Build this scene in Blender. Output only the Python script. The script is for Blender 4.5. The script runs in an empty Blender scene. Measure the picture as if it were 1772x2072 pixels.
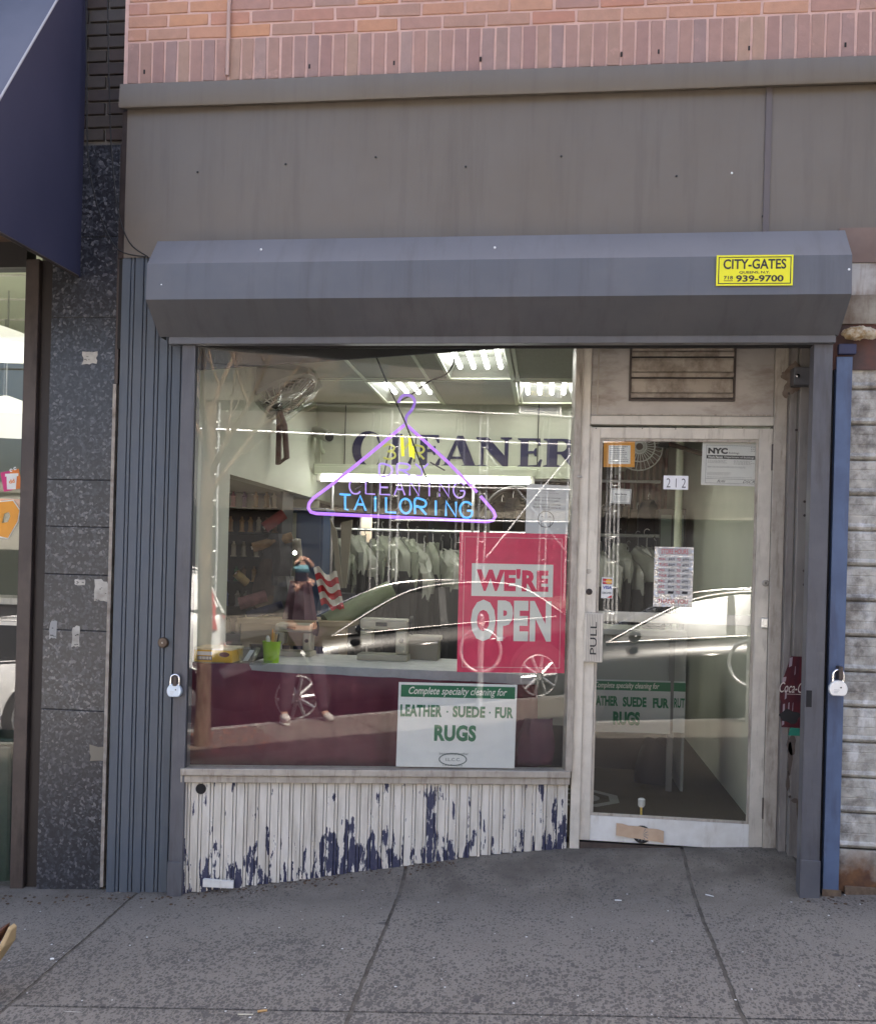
import bpy, bmesh, math, random
import numpy as np
from mathutils import Vector, Matrix
random.seed(7)
sc = bpy.context.scene
C = sc.collection
rad = math.radians

# ------------------------------------------------------------------ camera
PF, PCX, PCY, ROLL, EYE = 2147., 807., 1135., 0.0265, 1.58      # measured on the photo scaled to 1772 x 2072
YAW = math.atan(6.5e-5 * PF)
Zv = np.array([0, 0, 1.]); Hv = np.array([math.cos(YAW), math.sin(YAW), 0]); FWD = np.array([-math.sin(YAW), math.cos(YAW), 0])
RCv = math.cos(ROLL) * Hv + math.sin(ROLL) * Zv
UCv = math.cos(ROLL) * Zv - math.sin(ROLL) * Hv
cam = bpy.data.cameras.new('camera'); co = bpy.data.objects.new('camera', cam); C.objects.link(co)
mw = Matrix.Identity(4)
for i in range(3):
    mw[i][0] = RCv[i]; mw[i][1] = UCv[i]; mw[i][2] = -FWD[i]
mw[2][3] = EYE
co.matrix_world = mw
cam.sensor_width = 36; cam.lens = PF * 36 / 2072
cam.shift_x = (886 - PCX) / 2072; cam.shift_y = (PCY - 1036) / 2072
cam.clip_start = 0.01; cam.clip_end = 500
sc.camera = co

# ------------------------------------------------------------------ light
EXPO = 2.5
SUN_EL, SUN_AZ = rad(50), rad(8)          # the sun stands behind the shop, a little to the right
w = bpy.data.worlds.new('World'); sc.world = w; w.use_nodes = True
nt = w.node_tree; sky = nt.nodes.new('ShaderNodeTexSky'); sky.sky_type = 'NISHITA'; sky.sun_disc = False
sky.sun_elevation = SUN_EL; sky.sun_rotation = SUN_AZ; sky.dust_density = 7.0; sky.ozone_density = 0.2; sky.air_density = 0.7
nt.links.new(sky.outputs[0], nt.nodes['Background'].inputs[0]); nt.nodes['Background'].inputs[1].default_value = 0.15
sl = bpy.data.lights.new('sun', 'SUN'); sl.energy = 4.9; sl.angle = rad(0.53); sl.color = (1, .94, .85)
so = bpy.data.objects.new('sun', sl); C.objects.link(so)
sd = Vector((math.sin(SUN_AZ) * math.cos(SUN_EL), math.cos(SUN_AZ) * math.cos(SUN_EL), math.sin(SUN_EL)))
so.rotation_euler = (-sd).to_track_quat('-Z', 'Y').to_euler(); so.location = (0, 8, 20)
vs = sc.view_settings; vs.view_transform = 'Standard'; vs.look = 'None'; vs.exposure = EXPO; vs.gamma = 1
cy = sc.cycles; cy.max_bounces = 8; cy.transparent_max_bounces = 16; cy.diffuse_bounces = 4; cy.glossy_bounces = 4
cy.caustics_reflective = False; cy.caustics_refractive = False; cy.use_denoising = True; cy.sample_clamp_indirect = 6

# ------------------------------------------------------------------ measuring
O3 = np.array([0, 0, EYE])
def ray(px, py): return FWD + RCv * (px - PCX) / PF - UCv * (py - PCY) / PF
def P(px, py, Y):
    d = ray(px, py); return O3 + d * (Y / d[1])
ALPHA = YAW + math.atan(4.5e-5 * PF)                               # the shop window stands at an angle to the facade
WU = np.array([math.cos(ALPHA), math.sin(ALPHA), 0]); WN = np.array([math.sin(ALPHA), -math.cos(ALPHA), 0])
W0 = P(395, 1550, 5.03)
def W(px, py, off=0):
    d = ray(px, py); return O3 + d * ((WN @ (W0 - O3) + off) / (WN @ d))
def RW(px, py, Y):                                                 # where a thing mirrored in the window stands
    p = W(px, py); d = ray(px, py); d = d - 2 * WN * (WN @ d); return p + d * ((Y - p[1]) / d[1])
YD = 5.5
def RD(px, py, Y):
    p = P(px, py, YD); d = ray(px, py) * np.array([1, -1, 1]); return p + d * ((Y - p[1]) / d[1])
def smooth(t): t = min(1, max(0, t)); return t * t * (3 - 2 * t)
def gz(x, y):                                                      # pavement height: the street climbs to the right
    return 0.032 + .0675 * x - .028 * (5.0 - min(y, 5.0)) + .10 * smooth((y - 4.97) / .5) * (1 if -1.75 < x < 1.25 else 0)
KERB = -0.62
def rz(x): return gz(x, KERB) - .15

# ------------------------------------------------------------------ mesh building
class MB:
    def __init__(s): s.v = []; s.f = []
    def add(s, vs, fs):
        n = len(s.v); s.v += [tuple(map(float, p)) for p in vs]; s.f += [tuple(i + n for i in f) for f in fs]; return s
    def box(s, x0, x1, y0, y1, z0, z1):
        return s.add([(x, y, z) for z in (z0, z1) for y in (y0, y1) for x in (x0, x1)],
                     [(0, 2, 3, 1), (4, 5, 7, 6), (0, 1, 5, 4), (2, 6, 7, 3), (0, 4, 6, 2), (1, 3, 7, 5)])
    def hexa(s, b, t):                                             # four bottom and four top corners
        return s.add(list(b) + list(t), [(3, 2, 1, 0), (4, 5, 6, 7), (0, 1, 5, 4), (1, 2, 6, 5), (2, 3, 7, 6), (3, 0, 4, 7)])
    def slab(s, pts, d):                                           # polygon pts pushed by vector d
        n = len(pts); q = [np.array(p, float) + np.array(d, float) for p in pts]
        return s.add(list(pts) + q, [tuple(range(n))[::-1], tuple(range(n, 2 * n))] + [(i, (i + 1) % n, n + (i + 1) % n, n + i) for i in range(n)])
    def poly(s, pts): return s.add(pts, [tuple(range(len(pts)))])
    def tube(s, pts, r, n=8, closed=False, caps=True):
        pts = [np.array(p, float) for p in pts]; m = len(pts); rr = r if hasattr(r, '__len__') else [r] * m
        up = None; rings = []
        for i, p in enumerate(pts):
            a = pts[(i - 1) % m] if (closed or i > 0) else p; b = pts[(i + 1) % m] if (closed or i < m - 1) else p
            t = b - a; t = t / (np.linalg.norm(t) + 1e-12)
            if up is None:
                up = np.array([0, 0, 1.]) if abs(t[2]) < .9 else np.array([1., 0, 0])
            sd_ = np.cross(t, up); sd_ /= np.linalg.norm(sd_) + 1e-12; up = np.cross(sd_, t)
            rings.append([p + rr[i] * (math.cos(k * 2 * math.pi / n) * sd_ + math.sin(k * 2 * math.pi / n) * up) for k in range(n)])
        fs = []
        for i in range(m if closed else m - 1):
            j = (i + 1) % m
            for k in range(n):
                k2 = (k + 1) % n; fs.append((i * n + k, i * n + k2, j * n + k2, j * n + k))
        if caps and not closed: fs += [tuple(range(n))[::-1], tuple(range((m - 1) * n, m * n))]
        return s.add([p for r_ in rings for p in r_], fs)
    def cyl(s, a, b, r, n=16, r2=None): return s.tube([a, b], [r, r if r2 is None else r2], n)
    def lathe(s, prof, c, axis='z', n=20):
        vs = []; fs = []
        for (r, h) in prof:
            for k in range(n):
                a = 2 * math.pi * k / n; u, v_ = r * math.cos(a), r * math.sin(a)
                vs.append({'z': (c[0] + u, c[1] + v_, c[2] + h), 'y': (c[0] + u, c[1] + h, c[2] + v_), 'x': (c[0] + h, c[1] + u, c[2] + v_)}[axis])
        for i in range(len(prof) - 1):
            for k in range(n): fs.append((i * n + k, i * n + (k + 1) % n, (i + 1) * n + (k + 1) % n, (i + 1) * n + k))
        fs += [tuple(range(n)), tuple(range((len(prof) - 1) * n, len(prof) * n))]
        return s.add(vs, fs)
    def ball(s, c, r, n=12, sc_=(1, 1, 1)):
        m = n // 2; prof = [(max(1e-4, r * math.sin(math.pi * i / m)), -r * math.cos(math.pi * i / m)) for i in range(m + 1)]
        k = MB().lathe(prof, (0, 0, 0), 'z', n)
        return s.add([(c[0] + p[0] * sc_[0], c[1] + p[1] * sc_[1], c[2] + p[2] * sc_[2]) for p in k.v], k.f)
    def xf(s, fn): s.v = [tuple(map(float, fn(np.array(p)))) for p in s.v]; return s

MATS = {}
INV = {}
def tag(o, label, cat, group=None):
    o['label'] = label; o['category'] = cat
    if group: o['group'] = group
    return o
def thing(name, label, cat, loc, group=None, M=None):
    o = bpy.data.objects.new(name, None); C.objects.link(o); o.empty_display_size = .1
    o.matrix_world = M if M is not None else Matrix.Translation(Vector([float(q) for q in loc]))
    INV[o.name] = o.matrix_world.inverted() if M is None else (M.inverted())
    tag(o, label, cat, group); return o
def link(name, mb, mat, parent=None, bev=0, smoothf=False, local=False, label=None):
    me = bpy.data.meshes.new(name)
    v = mb.v
    if parent is not None and not local:
        Mi = INV[parent.name]; v = [tuple(Mi @ Vector(p)) for p in v]
    me.from_pydata(v, [], mb.f); me.update()
    bm = bmesh.new(); bm.from_mesh(me); bmesh.ops.recalc_face_normals(bm, faces=bm.faces); bm.to_mesh(me); bm.free()
    if smoothf:
        for p in me.polygons: p.use_smooth = True
        me.set_sharp_from_angle(angle=rad(40))
    o = bpy.data.objects.new(name, me); C.objects.link(o)
    if mat: me.materials.append(mat)
    if parent is not None:
        o.parent = parent; INV[o.name] = Matrix.Identity(4) if local else INV[parent.name]
    if bev:
        b = o.modifiers.new('bevel', 'BEVEL'); b.width = bev; b.segments = 2; b.limit_method = 'ANGLE'; b.angle_limit = rad(40)
    if label: o['label'] = label
    return o
def single(name, label, cat, mb, mat, loc=None, group=None, **k):  # a thing that is one mesh, origin at its base
    v = np.array(mb.v)
    if loc is None: loc = ((v[:, 0].min() + v[:, 0].max()) / 2, (v[:, 1].min() + v[:, 1].max()) / 2, v[:, 2].min())
    mb.v = [tuple(p - np.array(loc)) for p in v]
    o = link(name, mb, mat, None, **k); o.location = [float(q) for q in loc]; return tag(o, label, cat, group)
def struct(name, mb, mat, **k):
    o = link(name, mb, mat, None, **k); o['kind'] = 'structure'; return o
def copy_tree(o, parent=None):
    c = o.copy(); C.objects.link(c)
    if parent is not None: c.parent = parent
    for ch in list(o.children): copy_tree(ch, c)
    return c

# ------------------------------------------------------------------ materials
def newmat(name):
    m = bpy.data.materials.new(name); m.use_nodes = True; t = m.node_tree
    return m, t, t.nodes['Principled BSDF']
def nd(t, kind, **kw):
    n = t.nodes.new('ShaderNode' + kind)
    for k, v in kw.items():
        if k in n.inputs: n.inputs[k].default_value = v
        else: setattr(n, k, v)
    return n
def ramp(t, src, a, b, ca=(0, 0, 0, 1), cb=(1, 1, 1, 1)):
    r = nd(t, 'ValToRGB'); e = r.color_ramp.elements
    e[0].position = a; e[0].color = ca; e[1].position = b; e[1].color = cb
    t.links.new(src, r.inputs[0]); return r.outputs[0]
def pos(t, scale=(1, 1, 1)):
    g = nd(t, 'NewGeometry'); mp = nd(t, 'Mapping'); mp.inputs['Scale'].default_value = scale
    t.links.new(g.outputs['Position'], mp.inputs[0]); return mp.outputs[0]
def noise(t, vec, scale, detail=5, rough=.6):
    n = nd(t, 'TexNoise', Scale=scale, Detail=detail, Roughness=rough); t.links.new(vec, n.inputs['Vector']); return n.outputs['Fac']
def mixc(t, fac, a, b, mode='MIX'):
    m = nd(t, 'Mix', data_type='RGBA', blend_type=mode)
    for i, s in ((0, fac), (6, a), (7, b)):
        if isinstance(s, (int, float)): m.inputs[i].default_value = s
        elif isinstance(s, tuple): m.inputs[i].default_value = s if len(s) == 4 else (*s, 1)
        else: t.links.new(s, m.inputs[i])
    return m.outputs[2]
def math_(t, op, a, b=0.):
    m = nd(t, 'Math', operation=op)
    for i, s in ((0, a), (1, b)):
        if isinstance(s, (int, float)): m.inputs[i].default_value = s
        else: t.links.new(s, m.inputs[i])
    return m.outputs[0]
def bump(t, p, h, strength=.3, dist=.01):
    b = nd(t, 'Bump', Strength=strength, Distance=dist); t.links.new(h, b.inputs['Height']); t.links.new(b.outputs[0], p.inputs['Normal'])
def M(name, base, rough=.55, metal=0., c2=None, ns=6., lo=.4, hi=.65, stretch=(1, 1, 1), grime=None, gs=(5, 5, .8), glo=.5, ghi=.75, bmp=0, bs=60, coat=0, spec=.5, rvar=.1):
    if name in MATS: return MATS[name]
    m, t, p = newmat(name)
    p.inputs['Base Color'].default_value = (*base, 1); p.inputs['Roughness'].default_value = rough
    p.inputs['Metallic'].default_value = metal; p.inputs['Coat Weight'].default_value = coat; p.inputs['Specular IOR Level'].default_value = spec
    col = None
    if c2:
        n = noise(t, pos(t, stretch), ns); col = mixc(t, ramp(t, n, lo, hi), base, c2)
        r = nd(t, 'MapRange'); r.inputs[3].default_value = max(.03, rough - rvar); r.inputs[4].default_value = min(1, rough + rvar)
        t.links.new(n, r.inputs[0]); t.links.new(r.outputs[0], p.inputs['Roughness'])
    if grime:
        n2 = noise(t, pos(t, gs), 1.6, 7, .65); col = mixc(t, ramp(t, n2, glo, ghi), col if col is not None else base, grime)
    if col is not None: t.links.new(col, p.inputs['Base Color'])
    if bmp: bump(t, p, noise(t, pos(t), bs, 4), bmp, .004)
    MATS[name] = m; return m
def E(name, col, s):
    if name in MATS: return MATS[name]
    m, t, p = newmat(name); p.inputs['Base Color'].default_value = (*col, 1)
    p.inputs['Emission Color'].default_value = (*col, 1); p.inputs['Emission Strength'].default_value = s; MATS[name] = m; return m
def glassmat(name, ior=1.75, wav=.0, tint=(.965, .972, .962)):
    m, t, p = newmat(name); t.nodes.remove(p); out = t.nodes['Material Output']
    tr = nd(t, 'BsdfTransparent', Color=(*tint, 1)); gl = nd(t, 'BsdfGlossy', Roughness=0.0); lw_ = nd(t, 'LayerWeight', Blend=.5); mx = nd(t, 'MixShader')
    t.links.new(math_(t, 'ADD', math_(t, 'MULTIPLY', math_(t, 'POWER', lw_.outputs['Facing'], 5.), 1 - ior), ior), mx.inputs[0]); t.links.new(tr.outputs[0], mx.inputs[1]); t.links.new(gl.outputs[0], mx.inputs[2]); t.links.new(mx.outputs[0], out.inputs[0])
    if wav:
        b = nd(t, 'Bump', Strength=1, Distance=wav); t.links.new(noise(t, pos(t), 1.3, 1, .3), b.inputs['Height']); t.links.new(b.outputs[0], gl.inputs['Normal'])
    return m

m_fascia = M('painted_fascia', (.148, .122, .092), .4, 0, (.16, .138, .112), 2.5, .3, .7, grime=(.1, .083, .064), gs=(7, 1, .5), glo=.5, ghi=.95, bmp=.35, bs=1.7)
m_hood = M('painted_gate_hood', (.108, .112, .124), .34, 0, (.126, .128, .138), 3, grime=(.072, .07, .07), gs=(9, 2, .7), glo=.5, ghi=.95, bmp=.4, bs=2.3)
m_rail = M('painted_rail', (.085, .087, .1), .42, 0, (.11, .11, .12), 5, grime=(.055, .05, .05), gs=(9, 9, 1.2))
m_flute = M('blue_grey_flute', (.072, .09, .115), .45, 0, (.085, .098, .115), 3, grime=(.045, .055, .068), gs=(8, 8, .7), glo=.5, ghi=.8)
m_dark = M('black_gap', (.012, .011, .011), .8)
m_alu = M('weathered_aluminium', (.63, .59, .51), .38, .15, (.54, .505, .435), 11, grime=(.27, .235, .19), gs=(22, 22, 3.5), glo=.55, ghi=.85, bmp=.05)
m_alu2 = M('grimy_aluminium', (.46, .42, .355), .42, .15, (.375, .335, .28), 12, grime=(.16, .125, .095), gs=(24, 24, 4.), glo=.5, ghi=.8)
m_panelr = M('stained_metal_panel', (.255, .235, .215), .5, .15, (.21, .19, .175), 4, grime=(.1, .082, .07), gs=(9, 9, 1.2), glo=.5, ghi=.78)
m_white = M('white_paint', (.74, .73, .68), .5, 0, (.64, .62, .56), 9, grime=(.45, .41, .34), gs=(12, 12, 2), glo=.55, ghi=.8)
m_louv = M('brown_grimed_louver', (.46, .405, .34), .5, .1, (.37, .32, .265), 6, .35, .7, (1, 1, 1.5), grime=(.11, .08, .058), gs=(7, 7, 6), glo=.42, ghi=.72)
m_navy = M('navy_paint', (.028, .032, .085), .5, 0, (.022, .025, .06), 5)
m_awn = M('navy_canvas', (.02, .021, .052), .8, 0, (.028, .028, .062), 1.6, bmp=.25, bs=9)
m_awnf = M('blue_canvas_front', (.055, .066, .105), .7, 0, (.045, .056, .09), 2)
m_brown = M('bronze_metal', (.055, .042, .038), .45, .3, (.085, .066, .056), 5, grime=(.03, .022, .02), gs=(8, 8, 1.5))
m_blue = M('blue_post_paint', (.09, .13, .22), .55, 0, (.075, .105, .18), 6, grime=(.05, .05, .085), gs=(9, 9, 1.4), glo=.5, ghi=.78)
m_steel = M('brushed_steel', (.62, .62, .62), .3, .9, (.5, .5, .5), 20)
m_chrome = M('chrome', (.75, .75, .75), .12, 1.)
m_black = M('black_plastic', (.018, .018, .019), .5)
m_paper = M('paper_white', (.78, .78, .74), .6, 0, (.72, .72, .69), 9)
m_scrap = M('dirty_paper', (.5, .48, .43), .7, 0, (.3, .28, .24), 14)
m_ink = M('black_ink', (.03, .03, .032), .6)
m_red = M('poster_red', (.74, .035, .115), .4, 0, (.66, .03, .1), 14, bmp=.05, bs=25)
m_cream = M('poster_cream', (.78, .76, .68), .45)
m_green = M('poster_green', (.016, .15, .065), .5)
m_yel = M('sticker_yellow', (.85, .8, .02), .45)
m_orange = M('orange_paper', (.75, .32, .03), .55)
m_redink = M('red_ink', (.55, .03, .04), .5)
m_rub = M('rubber', (.02, .02, .02), .8)
m_glass = glassmat('window_glass', .052, .0009)
m_glassd = glassmat('door_glass', .052, .0004)
m_bag = None
m_skin = M('skin', (.5, .29, .2), .5, 0, (.44, .24, .17), 20)
m_silv = M('retroreflective_white', (.88, .88, .88), .35)
# granite
def granite():
    m, t, p = newmat('polished_granite'); v = nd(t, 'TexVoronoi', Scale=88.); g = pos(t, (1, 1, 1))
    nz = nd(t, 'TexNoise', Scale=25., Detail=3.); t.links.new(g, nz.inputs['Vector'])
    ad = nd(t, 'Mix', data_type='VECTOR'); ad.inputs[0].default_value = .025
    t.links.new(g, ad.inputs[4]); t.links.new(nz.outputs['Color'], ad.inputs[5]); t.links.new(ad.outputs[1], v.inputs['Vector'])
    r = nd(t, 'ValToRGB'); e = r.color_ramp.elements; e[0].position = 0; e[0].color = (.012, .013, .017, 1); e[1].position = 1; e[1].color = (.17, .17, .175, 1)
    for q, c in ((.35, (.018, .019, .024, 1)), (.65, (.038, .041, .05, 1)), (.86, (.075, .08, .092, 1))):
        x = e.new(q); x.color = c
    s = nd(t, 'SeparateColor'); t.links.new(v.outputs['Color'], s.inputs[0]); t.links.new(s.outputs[0], r.inputs[0])
    c = mixc(t, ramp(t, noise(t, g, 2.2), .35, .7), r.outputs[0], (.03, .031, .036), 'MIX')
    c2 = mixc(t, .55, r.outputs[0], c); t.links.new(c2, p.inputs['Base Color']); p.inputs['Roughness'].default_value = .3
    return m
m_granite = granite()
def pavement(name='pavement', k=1.):
    m, t, p = newmat(name); g = pos(t)
    base = mixc(t, ramp(t, noise(t, g, 2.2, 8, .65), .3, .7), (.178 * k, .155 * k, .125 * k), (.235 * k, .206 * k, .168 * k))
    base = mixc(t, math_(t, 'MULTIPLY', ramp(t, noise(t, g, 210, 3, .8), .48, .62), .55), base, (.085 * k, .074 * k, .06 * k)); base = mixc(t, ramp(t, noise(t, g, 130, 3, .7), .42, .75), base, (.26 * k, .235 * k, .205 * k))
    # worn pits, more of them away from the wall
    sp = nd(t, 'SeparateXYZ'); t.links.new(g, sp.inputs[0])
    near = nd(t, 'MapRange'); near.inputs[1].default_value = 4.75; near.inputs[2].default_value = 3.9; t.links.new(sp.outputs[1], near.inputs[0])
    vd = pos(t, (1, .62, 1))
    nz = nd(t, 'TexNoise', Scale=30., Detail=3.); t.links.new(vd, nz.inputs['Vector'])
    n2 = noise(t, g, 2.6, 5); wob = nd(t, 'Mix', data_type='VECTOR'); wob.inputs[0].default_value = .012; t.links.new(vd, wob.inputs[4]); t.links.new(nz.outputs['Color'], wob.inputs[5])
    def pits(scale, off, amt):
        v_ = nd(t, 'TexVoronoi', Scale=scale); t.links.new(wob.outputs[1], v_.inputs['Vector']); sc_ = nd(t, 'SeparateColor'); t.links.new(v_.outputs['Color'], sc_.inputs[0])
        dens = math_(t, 'ADD', math_(t, 'MULTIPLY', near.outputs[0], .3), math_(t, 'MULTIPLY', math_(t, 'SUBTRACT', n2, .5), 1.1))
        rad_ = math_(t, 'MULTIPLY', math_(t, 'ADD', math_(t, 'SUBTRACT', sc_.outputs[0], off), dens), amt)
        return ramp(t, math_(t, 'SUBTRACT', rad_, v_.outputs['Distance']), -.06, .1)
    pit = math_(t, 'MAXIMUM', pits(62, .46, .85), pits(115, .34, .85))
    c = mixc(t, math_(t, 'MULTIPLY', pit, .68), base, (.055 * k, .049 * k, .046 * k))
    spots = nd(t, 'TexVoronoi', Scale=3.2); t.links.new(g, spots.inputs['Vector'])      # old gum
    c = mixc(t, ramp(t, spots.outputs['Distance'], .045, .06, (.75, .75, .75, 1), (0, 0, 0, 1)), c, (.055 * k, .05 * k, .05 * k))
    dirt = math_(t, 'MULTIPLY', ramp(t, noise(t, g, 5, 5), .35, .7), near.outputs[0])
    inv = nd(t, 'MapRange'); inv.inputs[1].default_value = 4.7; inv.inputs[2].default_value = 5.15; t.links.new(sp.outputs[1], inv.inputs[0])
    c = mixc(t, math_(t, 'MULTIPLY', inv.outputs[0], ramp(t, noise(t, g, 6, 6), .25, .7)), c, (.1 * k, .084 * k, .067 * k))
    t.links.new(c, p.inputs['Base Color']); p.inputs['Roughness'].default_value = .8
    bump(t, p, math_(t, 'SUBTRACT', noise(t, g, 120, 4), pit), .5, .004)
    return m
m_pave = pavement()
m_asph = M('asphalt', (.05, .05, .052), .9, 0, (.07, .068, .066), 12, bmp=.4, bs=200)
m_dirt = M('joint_dirt', (.07, .06, .048), .95, 0, (.15, .13, .105), 16, .35, .65)
m_kerb = M('kerb_stone', (.26, .25, .23), .85, 0, (.2, .19, .18), 9, bmp=.3)
_ul = float((W(390, 1000) - W0) @ WU) - .025; _ur = float((W(1161, 1000) - W0) @ WU) + .012
RIB = ((W0[0] + WU[0] * _ul), (_ur - _ul) / 35 * WU[0])
def bulk():
    m, t, p = newmat('chipped_white_paint'); g = pos(t, (1, 1, .45))
    sp = nd(t, 'SeparateXYZ'); t.links.new(pos(t), sp.inputs[0])
    mr = nd(t, 'MapRange'); mr.inputs[1].default_value = .36; mr.inputs[2].default_value = 0.0; mr.inputs[3].default_value = -.005; mr.inputs[4].default_value = .185
    hgt = math_(t, 'SUBTRACT', sp.outputs[2], math_(t, 'MULTIPLY', sp.outputs[0], .06)); t.links.new(hgt, mr.inputs[0])
    sx = nd(t, 'SeparateXYZ'); t.links.new(g, sx.inputs[0]); cell = math_(t, 'FLOOR', math_(t, 'DIVIDE', math_(t, 'ADD', sx.outputs[0], -RIB[0]), RIB[1]))
    cv_ = nd(t, 'CombineXYZ'); t.links.new(math_(t, 'ADD', sx.outputs[0], math_(t, 'MULTIPLY', cell, .37)), cv_.inputs[0]); t.links.new(math_(t, 'MULTIPLY', cell, 1.31), cv_.inputs[1]); t.links.new(sx.outputs[2], cv_.inputs[2])
    xs_ = nd(t, 'Mapping'); xs_.inputs['Scale'].default_value = (1.9, 1, .85); t.links.new(cv_.outputs[0], xs_.inputs[0])
    n = noise(t, xs_.outputs[0], 15, 7, .62); big = noise(t, pos(t, (1, 1, .3)), 3.2, 2)
    s = math_(t, 'ADD', math_(t, 'ADD', n, mr.outputs[0]), math_(t, 'MULTIPLY', math_(t, 'SUBTRACT', big, .5), .5))
    chip = ramp(t, s, .62, .628)
    edge = ramp(t, s, .575, .62)
    white = mixc(t, ramp(t, noise(t, pos(t, (6, 6, 1)), 4), .4, .7), (.68, .64, .56), (.55, .51, .43))
    white = mixc(t, math_(t, 'MULTIPLY', edge, .4), white, (.8, .78, .72)); gr_ = ramp(t, noise(t, pos(t, (9, 9, .9)), 2.2, 7, .65), .5, .8); white = mixc(t, math_(t, 'MULTIPLY', gr_, .75), white, (.3, .26, .2))
    c = mixc(t, chip, white, mixc(t, ramp(t, noise(t, pos(t), 40), .4, .6), (.03, .034, .075), (.05, .052, .09)))
    t.links.new(c, p.inputs['Base Color']); p.inputs['Roughness'].default_value = .5
    bump(t, p, math_(t, 'SUBTRACT', 1., chip), .6, .002); return m
m_bulk = bulk()
def brickmat(name, cols, rough=.8):
    m, t, p = newmat(name); g = nd(t, 'NewGeometry'); r = nd(t, 'ValToRGB'); r.color_ramp.interpolation = 'LINEAR'
    e = r.color_ramp.elements; e[0].color = (*cols[0], 1); e[1].color = (*cols[-1], 1)
    for i, c in enumerate(cols[1:-1]): x = e.new((i + 1) / (len(cols) - 1)); x.color = (*c, 1)
    t.links.new(g.outputs['Random Per Island'], r.inputs[0])
    n = noise(t, pos(t), 22, 5)
    c = mixc(t, ramp(t, n, .35, .75), r.outputs[0], (.0, .0, .0), 'MIX'); c = mixc(t, .16, r.outputs[0], c)
    sm = ramp(t, noise(t, pos(t), 6, 6, .7), .62, .7); c = mixc(t, math_(t, 'MULTIPLY', sm, .5), c, tuple(min(1, q * 1.45) for q in cols[1]))
    t.links.new(c, p.inputs['Base Color']); p.inputs['Roughness'].default_value = rough
    bump(t, p, noise(t, pos(t), 90, 5), .5, .003); return m
m_brick = brickmat('salmon_brick', [(.52, .25, .17), (.43, .25, .2), (.58, .29, .16), (.4, .25, .2), (.56, .3, .19), (.5, .24, .17)])
m_soldier = brickmat('soldier_brick', [(.38, .23, .19), (.42, .25, .2), (.34, .225, .2), (.44, .28, .2), (.36, .21, .18), (.4, .27, .23)])
m_brickd = brickmat('dark_brick', [(.05, .042, .042), (.075, .055, .05), (.06, .05, .045), (.085, .075, .07)])
m_mort = M('pink_mortar', (.68, .46, .39), .9, 0, (.6, .4, .34), 18, bmp=.4, bs=120)
m_mortd = M('grey_mortar', (.19, .18, .165), .9, 0, (.14, .135, .125), 10, bmp=.4, bs=120)
def shutter():
    m, t, p = newmat('grimy_shutter'); 
    b = mixc(t, ramp(t, noise(t, pos(t, (1, 1, 1.2)), 9, 8, .72), .5, .74), (.47, .45, .395), (.22, .195, .165))
    b = mixc(t, ramp(t, noise(t, pos(t, (3, 3, 1)), 5, 5), .52, .64), b, (.6, .59, .55))
    sp = nd(t, 'SeparateXYZ'); t.links.new(pos(t), sp.inputs[0])
    mr = nd(t, 'MapRange'); mr.inputs[1].default_value = .52; mr.inputs[2].default_value = .16; t.links.new(sp.outputs[2], mr.inputs[0])
    ex = nd(t, 'MapRange'); ex.inputs[1].default_value = 1.62; ex.inputs[2].default_value = 1.42; t.links.new(sp.outputs[0], ex.inputs[0])
    b = mixc(t, math_(t, 'MULTIPLY', ex.outputs[0], math_(t, 'MULTIPLY', ramp(t, noise(t, pos(t), 8, 7, .7), .44, .62), .75)), b, (.055, .045, .038))
    rs = ramp(t, math_(t, 'ADD', mr.outputs[0], math_(t, 'MULTIPLY', math_(t, 'SUBTRACT', noise(t, pos(t), 9, 6), .5), .9)), .35, .9)
    b = mixc(t, rs, b, mixc(t, ramp(t, noise(t, pos(t), 14, 6), .4, .65), (.16, .075, .03), (.07, .03, .018)))
    t.links.new(b, p.inputs['Base Color']); p.inputs['Roughness'].default_value = .6; return m
m_shut = shutter()
m_room = M('pale_green_wall', (.54, .555, .455), .7, 0, (.5, .515, .42), 2)
m_room2 = M('pale_green_board', (.6, .64, .5), .6)
m_ceil = M('ceiling_tile', (.36, .36, .3), .85, 0, (.32, .32, .265), 60, bmp=.2, bs=200)
m_floor = M('brown_lino', (.06, .046, .03), .65, 0, (.075, .058, .038), 12, spec=.25)
m_tube = E('fluorescent_tube', (1., 1., .97), 2.95)
m_maroon = M('maroon_cloth', (.11, .018, .032), .85, 0, (.09, .015, .028), 4, bmp=.2, bs=40)

# ------------------------------------------------------------------ writing
DG = bpy.context.evaluated_depsgraph_get
def text_mb(s, x0, x1, y0, y1, bold=0., shear=0., z=0., spacing=1.):
    cu = bpy.data.curves.new('t', 'FONT'); cu.body = s; cu.size = 1; cu.offset = bold; cu.shear = shear; cu.space_character = spacing; cu.resolution_u = 3
    o = bpy.data.objects.new('t', cu); C.objects.link(o); dg = DG(); dg.update(); me = bpy.data.meshes.new_from_object(o.evaluated_get(dg))
    v = np.array([tuple(p.co) for p in me.vertices]); f = [tuple(p.vertices) for p in me.polygons]
    bpy.data.objects.remove(o); bpy.data.curves.remove(cu); bpy.data.meshes.remove(me)
    if len(v) == 0: return MB()
    lo, hi = v.min(0), v.max(0); mb = MB()
    return mb.add([(x0 + (p[0] - lo[0]) / (hi[0] - lo[0]) * (x1 - x0), y0 + (p[1] - lo[1]) / (hi[1] - lo[1] + 1e-9) * (y1 - y0), z) for p in v], f)
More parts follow.
